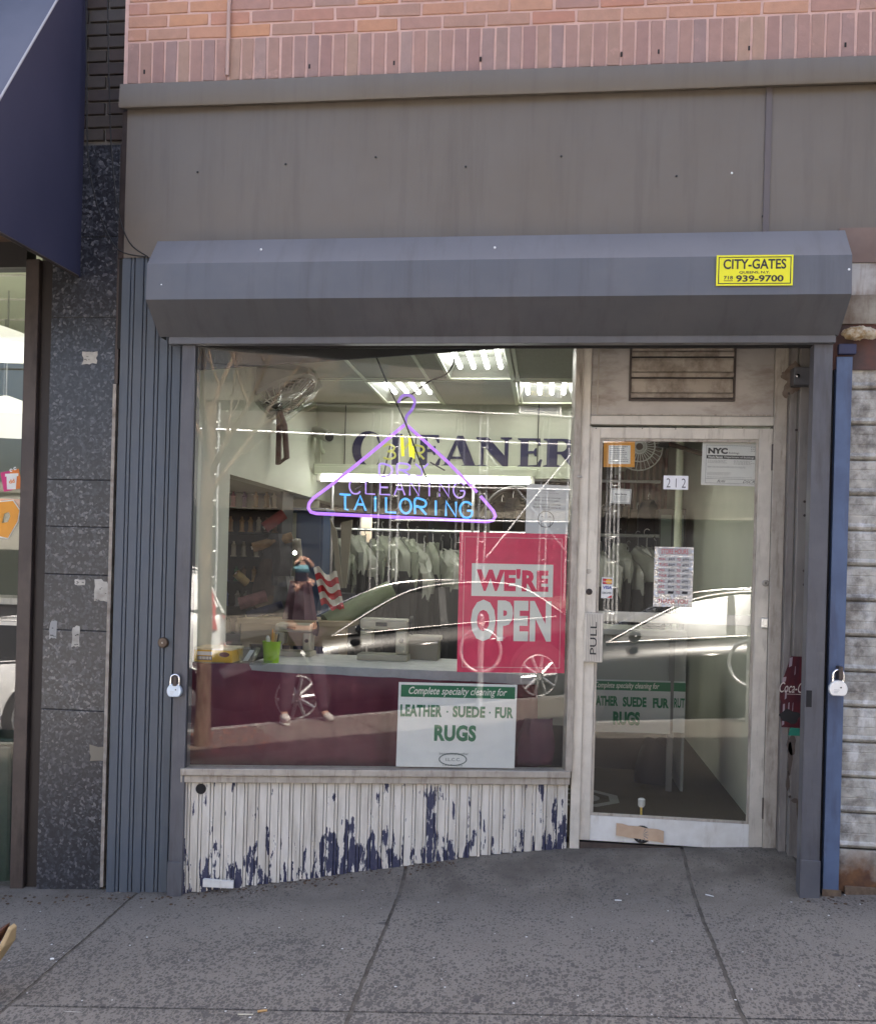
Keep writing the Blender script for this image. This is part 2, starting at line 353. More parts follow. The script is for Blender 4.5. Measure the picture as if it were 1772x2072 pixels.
def outline_mb(polys, ex=.004):
    cu = bpy.data.curves.new('t', 'CURVE'); cu.dimensions = '2D'; cu.fill_mode = 'BOTH'; cu.extrude = ex
    for q in polys:
        sp = cu.splines.new('POLY'); sp.points.add(len(q) - 1); sp.use_cyclic_u = True
        for i, p in enumerate(q): sp.points[i].co = (p[0], p[1], 0, 1)
    o = bpy.data.objects.new('t', cu); C.objects.link(o); dg = DG(); dg.update(); me = bpy.data.meshes.new_from_object(o.evaluated_get(dg))
    mb = MB().add([tuple(p.co) for p in me.vertices], [tuple(p.vertices) for p in me.polygons])
    bpy.data.objects.remove(o); bpy.data.curves.remove(cu); bpy.data.meshes.remove(me); return mb
class Sheet:
    """a flat sheet standing on a plane: local x right, y up, z toward the street; u,v run 0..1 from its top left"""
    def __init__(s, name, label, cat, tl, tr, bl, mat, group=None, t=.0015, lift=0, n=None):
        tl, tr, bl = map(np.array, (tl, tr, bl)); X = tr - tl; s.w = np.linalg.norm(X); X = X / s.w
        Y = tl - bl; Y = Y - X * (X @ Y); s.h = np.linalg.norm(Y); Y /= s.h; Zn = np.cross(X, Y)
        o = tl - Y * s.h + Zn * lift; m = Matrix.Identity(4)
        for i in range(3): m[i][0] = X[i]; m[i][1] = Y[i]; m[i][2] = Zn[i]; m[i][3] = o[i]
        s.root = thing(name, label, cat, None, group, M=m); s.t = t; s.M = m
        if mat: link('sheet', MB().box(0, s.w, 0, s.h, -t, 0), mat, s.root, local=True)
    def rect(s, mb, u0, u1, v0, v1, z=.0006): return mb.add([(u0 * s.w, (1 - v1) * s.h, z), (u1 * s.w, (1 - v1) * s.h, z), (u1 * s.w, (1 - v0) * s.h, z), (u0 * s.w, (1 - v0) * s.h, z)], [(0, 1, 2, 3)])
    def frame(s, mb, u0, u1, v0, v1, th, z=.0006):
        a = th / s.w; b = th / s.h
        for r in ((u0, u1, v0, v0 + b), (u0, u1, v1 - b, v1), (u0, u0 + a, v0 + b, v1 - b), (u1 - a, u1, v0 + b, v1 - b)): s.rect(mb, *r, z=z)
        return mb
    def text(s, mb, tx, u0, u1, v0, v1, bold=0, shear=0, z=.001, spacing=1):
        k = text_mb(tx, u0 * s.w, u1 * s.w, (1 - v1) * s.h, (1 - v0) * s.h, bold, shear, z, spacing); mb.add(k.v, k.f); return mb
    def arc(s, mb, cu_, cv, ru, rv, a0, a1, th, n=28, z=.001):
        p = []
        for i in range(n + 1):
            a = a0 + (a1 - a0) * i / n; x = cu_ * s.w + ru * s.w * math.cos(a); y = (1 - cv) * s.h + rv * s.w * math.sin(a)
            l = math.hypot(math.cos(a), math.sin(a)); p.append(((x - th / 2 * math.cos(a), y - th / 2 * math.sin(a), z), (x + th / 2 * math.cos(a), y + th / 2 * math.sin(a), z)))
        for i in range(n): mb.add([p[i][0], p[i][1], p[i + 1][1], p[i + 1][0]], [(0, 1, 2, 3)])
        return mb
    def lines(s, mb, u0, u1, v0, v1, n, th=.25, seed=1, z=.001):     # rows of print too small to read
        r = random.Random(seed); dv = (v1 - v0) / n
        for i in range(n):
            u = u0; end = u1 - r.random() * .25 * (u1 - u0)
            while u < end:
                l = r.uniform(.02, .09) * (u1 - u0) + .01; s.rect(mb, u, min(u + l, end), v0 + i * dv, v0 + i * dv + dv * th, z=z); u += l + .012
        return mb
    def part(s, name, mb, mat, parent=None, label=None):
        o = link(name, mb, mat, None, local=False); o.parent = parent or s.root
        if label: o['label'] = label
        return o
#==MAIN==
# ================================================================== GROUND
def sheet_grid(x0, x1, ys, nx, zf, drop=.05, jit=False):
    mb = MB(); xs = [x0 + (x1 - x0) * i / nx for i in range(nx + 1)]
    def jt(x, y):
        if jit and (x in (xs[0], xs[-1])): return x + .0015 * math.sin(y * 9 + x) + random.Random(round(y * 997) + round(x * 31)).uniform(-.0028, .0028)
        return x
    n = len(ys); vs = [(jt(x, y), y, zf(x, y)) for y in ys for x in xs]
    fs = [(j * (nx + 1) + i, j * (nx + 1) + i + 1, (j + 1) * (nx + 1) + i + 1, (j + 1) * (nx + 1) + i) for j in range(n - 1) for i in range(nx)]
    mb.add(vs, fs)
    per = [(xs[0], y) for y in ys] + [(x, ys[-1]) for x in xs[1:]] + [(xs[-1], y) for y in ys[::-1][1:]] + [(x, ys[0]) for x in xs[::-1][1:-1]]
    m = len(per)
    mb.add([(jt(x, y), y, zf(x, y)) for x, y in per] + [(jt(x, y), y, zf(x, y) - drop) for x, y in per], [(i, (i + 1) % m, m + (i + 1) % m, m + i) for i in range(m)])
    return mb
road = MB().add([(-90, -90, rz(-90) - .02), (90, -90, rz(90) - .02), (90, KERB - .02, rz(90) - .02), (-90, KERB - .02, rz(-90) - .02)], [(0, 1, 2, 3)])
struct('road', road, m_asph)
JX = [-30, -12, -9.2, -6.4, -4.1, P(265, 1805, 4.95)[0], P(805, 1750, 4.95)[0] - .0, P(1400, 1722, 5.1)[0], 3.1, 4.9, 6.7, 9, 12, 30]
gJ = P(886, 2050, 1)                                               # a transverse joint near the camera
def groundY(px, py):
    d = ray(px, py); t = 1.
    for _ in range(30):
        q = O3 + d * t; t *= (EYE - gz(q[0], q[1])) / (EYE - q[2])
    return O3 + d * t
YJ = float(groundY(886, 2050)[1])
rows = [(KERB + .16, .9), (.9, 2.1), (2.1, YJ), (YJ, 4.2), (4.2, 5.75)]
rows = [(KERB + .16, 1.2), (1.2, YJ), (YJ, 5.75)]
pave = MB(); gap = .014
PIT = (-4.4, RW(545, 1485, .3)[0])                                # tree pit between these x
for i in range(len(JX) - 1):
    for (ya, yb) in rows:
        if ya < 0 and False: continue
        ys = [ya + gap * .5] + [y for y in np.arange(math.ceil(ya / .4) * .4, yb - .05, .4) if y > ya + .1] + [yb - gap * .5]
        if yb > 5: ys = sorted(set([y for y in ys if y < 4.9] + [4.95 + .06 * k for k in range(14)]))
        xa, xb = JX[i] + gap * .6, JX[i + 1] - gap * .6
        nx = max(2, min(30, int((xb - xa) / .12)))
        zf = gz
        if ya < 0:                                                 # the row with the tree pit
            if xa < PIT[1] and xb > PIT[0]:
                if xb > PIT[1] + .05:
                    k = sheet_grid(PIT[1], xb, ys, nx, zf); pave.add(k.v, k.f)
                if xa < PIT[0] - .05:
                    k = sheet_grid(xa, PIT[0], ys, nx, zf); pave.add(k.v, k.f)
                continue
        k = sheet_grid(xa, xb, sorted(set(ys + [ys[0] + (ys[-1] - ys[0]) * q_ / 60 for q_ in range(1, 60)])), nx, zf, jit=True); pave.add(k.v, k.f)
struct('sidewalk', pave, m_pave)
base = sheet_grid(-30, 30, [KERB + .16] + list(np.arange(-.2, 4.9, .5)) + [4.95 + .06 * k for k in range(14)], 160, lambda x, y: gz(x, y) - .005)
struct('ground', base, m_dirt)
kb = MB()
for i in range(20):
    xa, xb = -30 + i * 3 + .006, -27 + i * 3 - .006
    kb.hexa([(xa, KERB, rz(xa) - .1), (xb, KERB, rz(xb) - .1), (xb, KERB + .155, rz(xb) - .1), (xa, KERB + .155, rz(xa) - .1)],
            [(xa, KERB, gz(xa, KERB)), (xb, KERB, gz(xb, KERB)), (xb, KERB + .155, gz(xb, KERB + .155)), (xa, KERB + .155, gz(xa, KERB + .155))])
struct('kerb', kb, m_kerb, bev=.012)
# grime gathered along the foot of the wall
dm = MB(); rr = random.Random(3)
for i in range(420):
    x = rr.uniform(-3.3, 2.2); y = 5.0 - abs(rr.gauss(0, .07)) if not -1.6 < x < 1.15 else None
    if y is None: continue
    if x > -2.5 and x < -1.75: y = min(y, 5.0)
    s = rr.uniform(.003, .011); z = gz(x, y); dm.lathe([(s, 0), (s * .7, s * .5), (s * .1, s * .6)], (x, y, z - .001), 'z', 5)
for i in range(160):
    t = rr.random(); q = W0 + WU * t * 1.3 + WN * abs(rr.gauss(.02, .03)); s = rr.uniform(.003, .009)
    dm.lathe([(s, 0), (s * .7, s * .5), (s * .1, s * .6)], (q[0], q[1], gz(q[0], q[1]) - .001), 'z', 5)
o = struct('wall_foot_dirt', dm, M('leaf_dirt', (.05, .035, .025), .95, 0, (.12, .07, .04), 40)); o['kind'] = 'stuff'
# litter: small pale scraps on the pavement
lit = MB()
for i in range(75):
    px, py = rr.uniform(0, 1772), rr.uniform(1800, 2065); q = groundY(px, py); s = rr.uniform(.002, .006)
    lit.add([(q[0] + s * math.cos(a) * rr.uniform(.5, 1.3), q[1] + s * math.sin(a), q[2] + .002) for a in (0, 1.2, 2.4, 3.7, 5)], [(0, 1, 2, 3, 4)])
o = struct('scattered_litter', lit, m_paper); o['kind'] = 'stuff'
def scrap(px, py, l, ang, mat, label, name='paper_scrap', cat='litter', r=.004):
    q = groundY(px, py); d = np.array([math.cos(ang), math.sin(ang), 0]) * l / 2
    mb = MB().tube([q - d + (0, 0, r), q + (0, 0, r * 1.1), q + d + (0, 0, r)], [r, r, r * .8], 6)
    single(name, label, cat, mb, mat)
scrap(497, 2050 + 4, .055, .2, M('straw', (.6, .55, .42), .8), 'thin pale twig lying near the bottom left of the sidewalk', 'twig', r=.0025)
scrap(531, 2048, .035, 0.5, M('filter_tan', (.5, .3, .12), .8), 'orange tipped cigarette butt on the sidewalk left of the middle joint', 'cigarette_butt', r=.0045)
scrap(150, 1994 + 54, .07, .1, m_scrap, 'pale stick of litter at the lower left of the sidewalk', 'litter_stick', r=.0012)
scrap(1250, 1823, .03, .1, m_paper, 'white scrap on the pavement below the right side of the shop door', r=.003)
scrap(1490 - 55, 1838 - 25, .04, -.6, m_paper, 'thin white stick on the pavement left of the right gate post', r=.0025)
scrap(106, 1943, .016, .5, m_paper, 'white gum wrapper on the left diagonal joint of the sidewalk', r=.005)
tbx = P(200, 1000, 5.3)

# ================================================================== BUILDING SHELLS
HB = 0
q = RW(700, 1502, 1.45)
shadowY = 1.35
HB = (5.1 - shadowY) * math.tan(SUN_EL) * 1.0 + 0.0
ZTRIM0, ZTRIM1 = float(P(1000, 192, 5.0)[2]), float(P(1000, 135, 5.0)[2])
XL = float(P(246, 300, 5.06)[0])                                   # edge between the two buildings
XB0, XB1 = XL, 9.0
b = thing('brick_building', 'salmon brick building front above the dark metal sign band of the cleaners', 'building', (3, 5.06, 0))
# walls behind and above everything
shell = MB().box(XB0, XB1, 5.0655, 5.2, ZTRIM1 - .05, HB)           # front wall above the shop
shell.box(XB0, XB0 + .12, 5.2, 13, 3.2, HB).box(XB1 - .12, XB1, 5.2, 13, -.5, HB).box(XB0 + .12, XB1 - .12, 12.88, 13, -.3, HB)
link('wall', shell, m_mort, b)
link('roof', MB().box(XB0, XB1, 5.06, 13, HB, HB + .15), M('roof_felt', (.06, .06, .06), .9), b)
# real bricks where the photograph shows them
br = MB(); bs_ = MB(); rr = random.Random(11)
def brick(mb, x0, x1, z0, z1, y=5.06, d=.03):
    j = lambda: rr.uniform(-.0022, .0022); yy = y + rr.uniform(-.0015, .0015)
    mb.hexa([(x0 + j(), yy, z0 + j()), (x1 + j(), yy, z0 + j()), (x1 + j(), yy + d, z0), (x0 + j(), yy + d, z0)],
            [(x0 + j(), yy, z1 + j()), (x1 + j(), yy, z1 + j()), (x1 + j(), yy + d, z1), (x0 + j(), yy + d, z1)])
zs0 = ZTRIM1 + .012; zs1 = zs0 + .203
x = XB0 + .022
while x < XB1 - .1:
    brick(bs_, x, x + .0545, zs0, zs1); x += .0655
z = zs1 + .011; k = 0
while z < zs1 + .95:
    x = XB0 + .022 - (0 if k % 2 else .107) 
    while x < XB1 - .05:
        a = max(x, XB0 + .02); 
        if x + .198 > a + .03: brick(br, a, min(x + .198, XB1), z, z + .0545)
        x += .211
    z += .0655; k += 1
link('brick_face', br, m_brick, b, bev=.003); link('soldier_course', bs_, m_soldier, b, bev=.003)
# the rest of the wall higher up: brick pattern in the material
def brickpat():
    m, t, p = newmat('upper_brick'); g = pos(t); sp = nd(t, 'SeparateXYZ'); t.links.new(g, sp.inputs[0]); cb = nd(t, 'CombineXYZ')
    t.links.new(sp.outputs[0], cb.inputs[0]); t.links.new(sp.outputs[2], cb.inputs[1]); bk = nd(t, 'TexBrick', Scale=1.)
    bk.inputs['Brick Width'].default_value = .211; bk.inputs['Row Height'].default_value = .0655; bk.inputs['Mortar Size'].default_value = .006
    bk.inputs['Color1'].default_value = (.4, .16, .11, 1); bk.inputs['Color2'].default_value = (.33, .14, .11, 1); bk.inputs['Mortar'].default_value = (.55, .35, .29, 1)
    t.links.new(cb.outputs[0], bk.inputs['Vector']); t.links.new(bk.outputs[0], p.inputs['Base Color']); p.inputs['Roughness'].default_value = .85; return m
link('upper_wall', MB().box(XB0, XB1, 5.062, 5.074, zs1 + .96, HB), brickpat(), b)
for px, py in ((292, 143), (457, 140), (626, 132), (797, 125), (972, 117), (1257, 107), (1332, 102), (1515, 95), (1710, 88)):   # weep holes
    q = P(px, py, 5.056); link('weep_hole', MB().box(q[0] - .004, q[0] + .004, 5.0575, 5.07, q[2] - .014, q[2] + .006), m_dark, b)
pipe = MB(); q0 = P(458, 150, 5.03); pipe.cyl((q0[0], 5.045, q0[2]), (q0[0], 5.045, q0[2] + .62), .009)
link('conduit', pipe, M('pink_conduit', (.5, .34, .28), .6), b)

# left neighbour: dark brick over a granite pier
XN0 = -9.0; XP0 = float(P(95, 1000, 5.1)[0])
nb = thing('corner_building', 'dark brick building at left with a polished granite pier', 'building', (-3, 5.1, 0))
zg = float(P(205, 293, 5.1)[2])
sh = MB().box(XN0, XL - .002, 5.135, 5.3, zg, HB).box(XN0, XN0 + .12, 5.3, 13, -.6, HB).box(XL - .13, XL - .01, 5.3, 13, 3.4, HB).box(XN0 + .12, XL - .13, 12.88, 13, -.5, HB)
link('wall', sh, m_mortd, nb); link('roof', MB().box(XN0, XL - .002, 5.1, 13, HB, HB + .15), MATS['roof_felt'], nb)
bd = MB(); z = zg + .03; k = 0
while z < zg + 1.75:
    x = XL - .012 - (.198 if k % 2 else .095)
    while x > -4.6:
        brick(bd, x, min(x + .198, XL - .006), z, z + .056, 5.115); x -= .211
    z += .0672; k += 1
link('brick_face', bd, m_brickd, nb, bev=.003)
# granite pier: slabs butted with fine joints
gp = MB(); zz = [-.32, .24, .70, 1.2, 1.66, 2.12, 2.58, 3.04, zg]
zz = [-.35] + [float(P(170, y, 5.1)[2]) for y in (1438, 1276, 1163, 1066, 971, 642, 480)] + [zg]
for a, c in zip(zz[:-1], zz[1:]): gp.box(XP0, XL - .022, 5.1, 5.3, a + .0015, c - .0015)
link('granite_pier', gp, m_granite, nb, bev=.002)
link('pier_core', MB().box(XP0 + .01, XL - .03, 5.104, 5.3, -.35, zg), m_dark, nb)
link('sealant_strip', MB().box(XL - .021, XL - .004, 5.085, 5.13, -.1, float(P(236, 778, 5.1)[2])), M('old_sealant', (.42, .38, .33), .8, 0, (.2, .17, .14), 12), nb)
link('dark_reveal', MB().box(XL - .021, XL - .004, 5.1, 5.13, float(P(236, 776, 5.1)[2]), zg), m_brown, nb)

# ================================================================== SIGN BAND
fb = thing('sign_band', 'blank grey brown metal sign band over the roller gate', 'sign band', (0, 5.05, 2.7))
zb0 = float(P(260, 522, 5.05)[2]); XF0 = XL + .006
SX = float(P(1550, 360, 5.05)[0])
def warped(x0, x1, z0, z1, y, nx=24, nz=8, amp=.004, seed=0, d=.01):
    mb = MB(); vs = []
    for j in range(nz + 1):
        for i in range(nx + 1):
            x = x0 + (x1 - x0) * i / nx; z = z0 + (z1 - z0) * j / nz
            e = math.sin(math.pi * i / nx) * math.sin(math.pi * j / nz)
            vs.append((x, y - amp * e * (math.sin(x * 2.1 + seed) + .6 * math.sin(x * 5.3 + z * 4 + seed)), z))
    fs = [(j * (nx + 1) + i, j * (nx + 1) + i + 1, (j + 1) * (nx + 1) + i + 1, (j + 1) * (nx + 1) + i) for j in range(nz) for i in range(nx)]
    return mb.add(vs, fs)
link('panel', warped(XF0 + .028, SX - .012, zb0, ZTRIM0 + .01, 5.045), m_fascia, fb, smoothf=True, label='long blank panel left of the seam')
link('panel', warped(SX + .012, 4.2, zb0, ZTRIM0 + .01, 5.045, seed=2), m_fascia, fb, smoothf=True, label='blank panel right of the seam')
link('seam_strip', MB().box(SX - .014, SX + .014, 5.036, 5.05, zb0, ZTRIM0 + .012), M('seam_brown', (.12, .1, .095), .5), fb, bev=.003)
link('side_return', MB().slab([(XF0, 5.05, zb0), (XF0 + .028, 5.043, zb0), (XF0 + .028, 5.043, ZTRIM0), (XF0, 5.05, ZTRIM0)], (0, .02, 0)), m_brown, fb)
link('backing', MB().box(XF0, 4.2, 5.06, 5.075, zb0 - .45, ZTRIM1 + .01), m_dark, fb)
tr = MB(); n = 30
def trim(mb, xa, xb, seed):
    n = 16; vs = []
    for i in range(n + 1):
        x = xa + (xb - xa) * i / n; wv = .004 * math.sin(x * 3 + seed) * math.sin(math.pi * i / n)
        vs += [(x, 5.052, ZTRIM1), (x, 5.004 + wv, ZTRIM1 - .014), (x, 4.994 + wv, ZTRIM0 + .012), (x, 5.0 + wv, ZTRIM0), (x, 5.03, ZTRIM0 + .004)]
    return mb.add(vs, [(i * 5 + k, i * 5 + k + 1, (i + 1) * 5 + k + 1, (i + 1) * 5 + k) for i in range(n) for k in range(4)])
TX = float(P(1512, 150, 5.0)[0])
link('flashing', trim(MB(), XF0 + .002, TX, 0), m_fascia, fb, smoothf=True)
link('flashing', trim(MB(), TX - .01, 4.2, 2).xf(lambda p: p + np.array([0, -.003, 0])), m_fascia, fb, smoothf=True)
for px, py, mt in ((400, 348, m_black), (578, 332, m_black), (760, 318, m_black), (942, 337, m_black), (1135, 316, m_black), (1368, 356, m_black), (1480, 350, m_silv), (1542, 437, m_black)):
    q = P(px, py, 5.04); link('screw', MB().lathe([(.0055, 0), (.005, -.003), (.002, -.005)], (q[0], 5.042, q[2]), 'y', 8), mt, fb)

# ================================================================== ROLLER GATE
g = thing('roller_gate', 'grey roller gate with a faceted hood box above the shop window and door', 'roller gate', (-.25, 5.0, gz(-.25, 5)))
hx0, hx1 = float(P(297, 560, 4.76)[0]), float(P(1722, 560, 4.76)[0])
zA, zB, zC, zD = [float(v) for v in (P(1000, 488, 4.98)[2], P(1000, 524, 4.77)[2], P(1000, 600, 4.76)[2], P(1000, 664, 4.93)[2])]
zE = zD - .03
prof = [(5.04, zA + .01), (4.9, zA - .0), (4.775, zB), (4.765, zC), (4.915, zD), (4.96, zE), (5.04, zE)]
for nm, i in (('hood_top', 1), ('hood_face', 2), ('hood_underside', 3), ('hood_lip', 4)):
    a, c = prof[i], prof[i + 1]
    link(nm, MB().slab([(hx0, a[0], a[1]), (hx1, a[0], a[1]), (hx1, c[0], c[1]), (hx0, c[0], c[1])], (0, .004, .001)), m_hood, g)
link('hood_cap', MB().slab([(hx0, *prof[0])] + [(hx0, *p_) for p_ in prof[1:]], (-.004, 0, 0)), m_hood, g)
link('hood_cap', MB().slab([(hx1, *prof[0])] + [(hx1, *p_) for p_ in prof[1:]], (.004, 0, 0)), m_hood, g)
link('hood_back', MB().slab([(hx0, 4.9, zA - .004), (hx1, 4.9, zA - .004), (hx1, 5.04, zA + .006), (hx0, 5.04, zA + .006)], (0, .003, .004)), m_hood, g)
link('shutter_roll', MB().cyl((hx0 + .05, 4.97, (zA + zE) / 2 + .02), (hx1 - .05, 4.97, (zA + zE) / 2 + .02), .1, 20), m_dark, g)
bz0, bz1 = float(P(1000, 695, 4.97)[2]), float(P(1000, 679, 4.97)[2]); bx0, bx1 = float(P(342, 688, 4.97)[0]), float(P(1690, 684, 4.97)[0])
link('bottom_bar', MB().box(bx0, bx1, 4.965, 5.02, bz0, bz1), m_hood, g, bev=.003)
for px, py in ((327, 576), (1717, 545), (525, 501), (412, 0), (1000, 497)):
    if py: q = P(px, py, 4.77); link('rivet', MB().lathe([(.006, .0), (.005, -.003), (.001, -.005)], (q[0], prof[2][0] - .002 if py > 520 else 4.80, q[2]), 'y', 8), m_silv, g)
def rail(xa, xb, lab):
    r = link('guide_rail', MB().box(xa, xb, 4.995, 5.012, gz(xa, 5) - .01, bz0).box(xa, xa + .006, 5.012, 5.075, gz(xa, 5) - .01, bz0).box(xb - .006, xb, 5.012, 5.075, gz(xa, 5) - .01, bz0), m_rail, g, bev=.002, label=lab)
    link('foot_sleeve', MB().box(xa - .003, xb + .003, 4.985, 4.9945, gz(xa, 5) - .01, gz(xa, 5) + .17), m_rail, r, bev=.002)
    return r
RL0, RL1 = float(P(370, 705, 5.0)[0]), float(P(397, 705, 5.0)[0])
RR0, RR1 = float(P(1646, 700, 5.0)[0]), float(P(1684, 700, 5.0)[0])
rl = rail(RL0, RL1, 'left guide rail of the gate'); rrr = rail(RR0, RR1, 'right guide rail of the gate')
q = P(1635, 1410, 5.0); link('keyhole_slot', MB().box(q[0] - .012, q[0] + .012, 4.9915, 4.994, q[2] - .045, q[2] + .03), m_dark, rrr)
q = P(357, 1378, 5.0); link('hasp', MB().box(q[0] - .004, q[0] + .018, 4.955, 4.995, q[2] - .02, q[2] + .03), m_brown, rl, bev=.004)
link('shutter_slats', MB().box(RL1 + .002, RR0 - .002, 5.024, 5.034, bz0 + .005, zE + .02), m_hood, g)
# sticker on the hood
s = Sheet('gate_sticker', 'yellow gate maker sticker on the right of the grey hood', 'sticker', P(1449, 517.5, 4.766), P(1604, 516, 4.766), P(1446, 579, 4.766), m_yel, lift=.006)
mb = MB(); s.frame(mb, .025, .975, .055, .945, .004)
s.text(mb, 'CITY-GATES', .09, .91, .13, .46, .022); s.text(mb, 'QUEENS, N.Y.', .3, .7, .525, .62, .02); s.text(mb, '718', .1, .22, .68, .8, .02); s.rect(mb, .1, .22, .83, .85)
s.text(mb, '939-9700', .26, .88, .66, .88, .03); s.part('lettering', mb, m_ink)

# ================================================================== FLUTED PILASTER (left of the gate)
fx0, fx1 = float(P(244, 705, 5.055)[0]), RL0 + .01
fl = thing('fluted_pilaster', 'blue grey fluted metal pilaster between granite pier and gate rail', 'pilaster', ((fx0 + fx1) / 2, 5.06, -.12))
mb = MB(); pitch = (fx1 - fx0) / 5.2; zt = zb0 + .002; zbm = -.16
x = fx0
while x < fx1 - .005:
    wv = min(pitch, fx1 - x)
    a = min(x + wv * .66, fx1); mb.box(x + .001, a, 5.05, 5.075, zbm, zt)
    c = min(x + wv * .93, fx1)
    if c > a + .004: mb.box(a + .002, c, 5.0545, 5.075, zbm, zt)
    x += pitch
link('flutes', mb, m_flute, fl, bev=.0025)
link('groove_shade_back', MB().box(fx0, fx1, 5.068, 5.08, zbm, zt), m_dark, fl)  # groove darkness painted as a black backing
kn = P(332, 1300, 5.05)
k_ = thing('door_bell_knob', 'round brown rusty knob on the fluted pilaster', 'knob', (kn[0], 5.05, kn[2]))
link('knob', MB().lathe([(.026, 0), (.027, -.012), (.022, -.02), (.006, -.022)], (kn[0], 5.05, kn[2]), 'y', 20), M('rusty_brown', (.11, .075, .05), .6, .2, (.17, .12, .08), 30), k_, smoothf=True)
link('screw', MB().lathe([(.005, -.021), (.003, -.025)], (kn[0], 5.05, kn[2]), 'y', 8), m_alu, k_)

# ================================================================== PADLOCKS
def padlock(px, py, y, rpx, label, mat, tilt=0):
    c = P(px, py, y); s = rpx * y / PF
    t = thing('padlock', label, 'padlock', (c[0], y, c[2]), 'round padlocks on the gate rails')
    prof = []
    pts = [(c[0] + s * math.sin(a), c[2] - s * math.cos(a)) for a in np.linspace(rad(40), rad(320), 26)]
    link('body', MB().slab([(x, y - .014, z) for x, z in pts], (0, .026, 0)), mat, t, bev=.004)
    sh = []; r = s * .55; zt_ = c[2] + s * .7
    for (dx, dz) in [(-r, 0), (-r, s * .9)] + [(-r * math.cos(a), s * .9 + r * math.sin(a)) for a in np.linspace(.3, math.pi - .3, 9)] + [(r, s * .9), (r, 0)]: sh.append((c[0] + dx, y - .001, zt_ + dz))
    link('shackle', MB().tube(sh, s * .16, 10), m_chrome, t, smoothf=True)
    h = link('keyhole', MB().lathe([(s * .1, -.0148), (s * .09, -.0152)], (c[0] + s * .25, y, c[2] + s * .2), 'y', 8), m_ink, t)
    mk = MB()
    for i in range(3): mk.box(c[0] - s * .5, c[0] + s * (.1 - .1 * i), y - .0152, y - .0147, c[2] - s * (.1 + .16 * i), c[2] - s * (.06 + .16 * i))
    link('stamping', mk, M('stamp_grey', (.35, .35, .36), .6), t)
    return t
padlock(354, 1398, 4.975, 16, 'pale blue silver padlock hanging on the left gate rail', M('blue_silver', (.55, .64, .74), .4, .5))
padlock(1694, 1394, 4.975, 17, 'bright white padlock hanging on the blue post at right', M('white_silver', (.85, .85, .82), .4, .3))

# ================================================================== SHOP WINDOW
wl = float((W(390, 1000) - W0) @ WU); wr = float((W(1161, 1000) - W0) @ WU)
uz = lambda px, py: (float((W(px, py) - W0) @ WU), float(W(px, py)[2]))
def wp(u, z, d=0): return W0 * np.array([1, 1, 0]) + WU * u + WN * d + np.array([0, 0, z])
def wbox(mb, u0, u1, z0, z1, d0, d1): return mb.hexa([wp(u0, z0, d1), wp(u1, z0, d1), wp(u1, z0, d0), wp(u0, z0, d0)], [wp(u0, z1, d1), wp(u1, z1, d1), wp(u1, z1, d0), wp(u0, z1, d0)])
zg0 = uz(760, 1554)[1]; zg1 = 2.72
SW = thing('shop_window', 'large aluminium framed shop window set at an angle behind the gate', 'window', wp((wl + wr) / 2, zg0 - .1))
link('pane', wbox(MB(), wl, wr, zg0, zg1, -.003, .003), m_glass, SW)
zs1_ = uz(760, 1557)[1]; zs0_ = uz(760, 1569)[1]; zsl = uz(760, 1584)[1]
link('sill', wbox(MB(), wl - .02, wr + .012, zs0_, zs1_ + .004, -.07, .035), m_alu2, SW, bev=.003)
link('sill', wbox(MB(), wl - .02, wr + .012, zsl, zs0_ - .002, -.07, .022), m_alu2, SW, bev=.003)
ub0 = wr; ub1 = float((W(1176, 1000) - W0) @ WU); ub2 = float((W(1190, 1000) - W0) @ WU)
link('jamb', wbox(MB(), ub0 - .012, ub0 + .022, zs1_, zg1, -.05, .02), m_alu2, SW, bev=.002)
link('jamb', wbox(MB(), wl - .03, wl - .001, zs1_, zg1, -.05, .012), m_black, SW)
link('gasket', wbox(MB(), wl - .001, wl + .006, zs1_, zg1, .0035, .009), m_rub, SW)
q = W(1168, 965, .02); link('latch_stub', MB().cyl(q, q + np.array([.02, -.01, 0]), .006), m_alu, SW)
# stall riser under the window
br_ = thing('stall_riser', 'ribbed white panel under the window, paint chipped to navy', 'wall panel', wp((wl + wr) / 2, .05))
u0_, u1_ = wl - .025, wr + .012; mb = MB(); npan = 35; pt = (u1_ - u0_) / npan
zl = lambda u: min(gz(*wp(u, 0)[:2]) - .01, .3)
mb2 = MB()
for i in range(npan):
    a = u0_ + i * pt; j = rr.uniform(-.006, .012)
    wbox(mb, a + .001, a + pt * .68, zl(a) + .012 + j * .5, zsl - .001, -.02, .0)
    wbox(mb, a + pt * .72, a + pt * .97, zl(a) + .012, zsl - .001, -.02, -.004)
link('ribs', mb, m_bulk, br_, bev=.002)
link('backing', wbox(MB(), u0_, u1_, -.2, zsl - .001, -.04, -.0185), m_dark, br_)
q = uz(407, 1596); link('hole', MB().lathe([(.026, 0), (.024, .002)], (0, 0, 0), 'y', 16).xf(lambda p: wp(q[0], q[1]) + WU * p[0] * 1.0 + np.array([0, 0, p[2]]) - WN * (p[1] - .003)), m_dark, br_)
q = W(440, 1783, .03); link('kick_board', MB().hexa([q + np.array(d) for d in ((-.07, -.01, -.03), (.08, 0, -.03), (.08, .012, -.03), (-.07, .012, -.03))], [q + np.array(d) for d in ((-.07, -.01, .006), (.08, 0, .002), (.08, .012, .004), (-.07, .012, .008))]), m_white, br_)
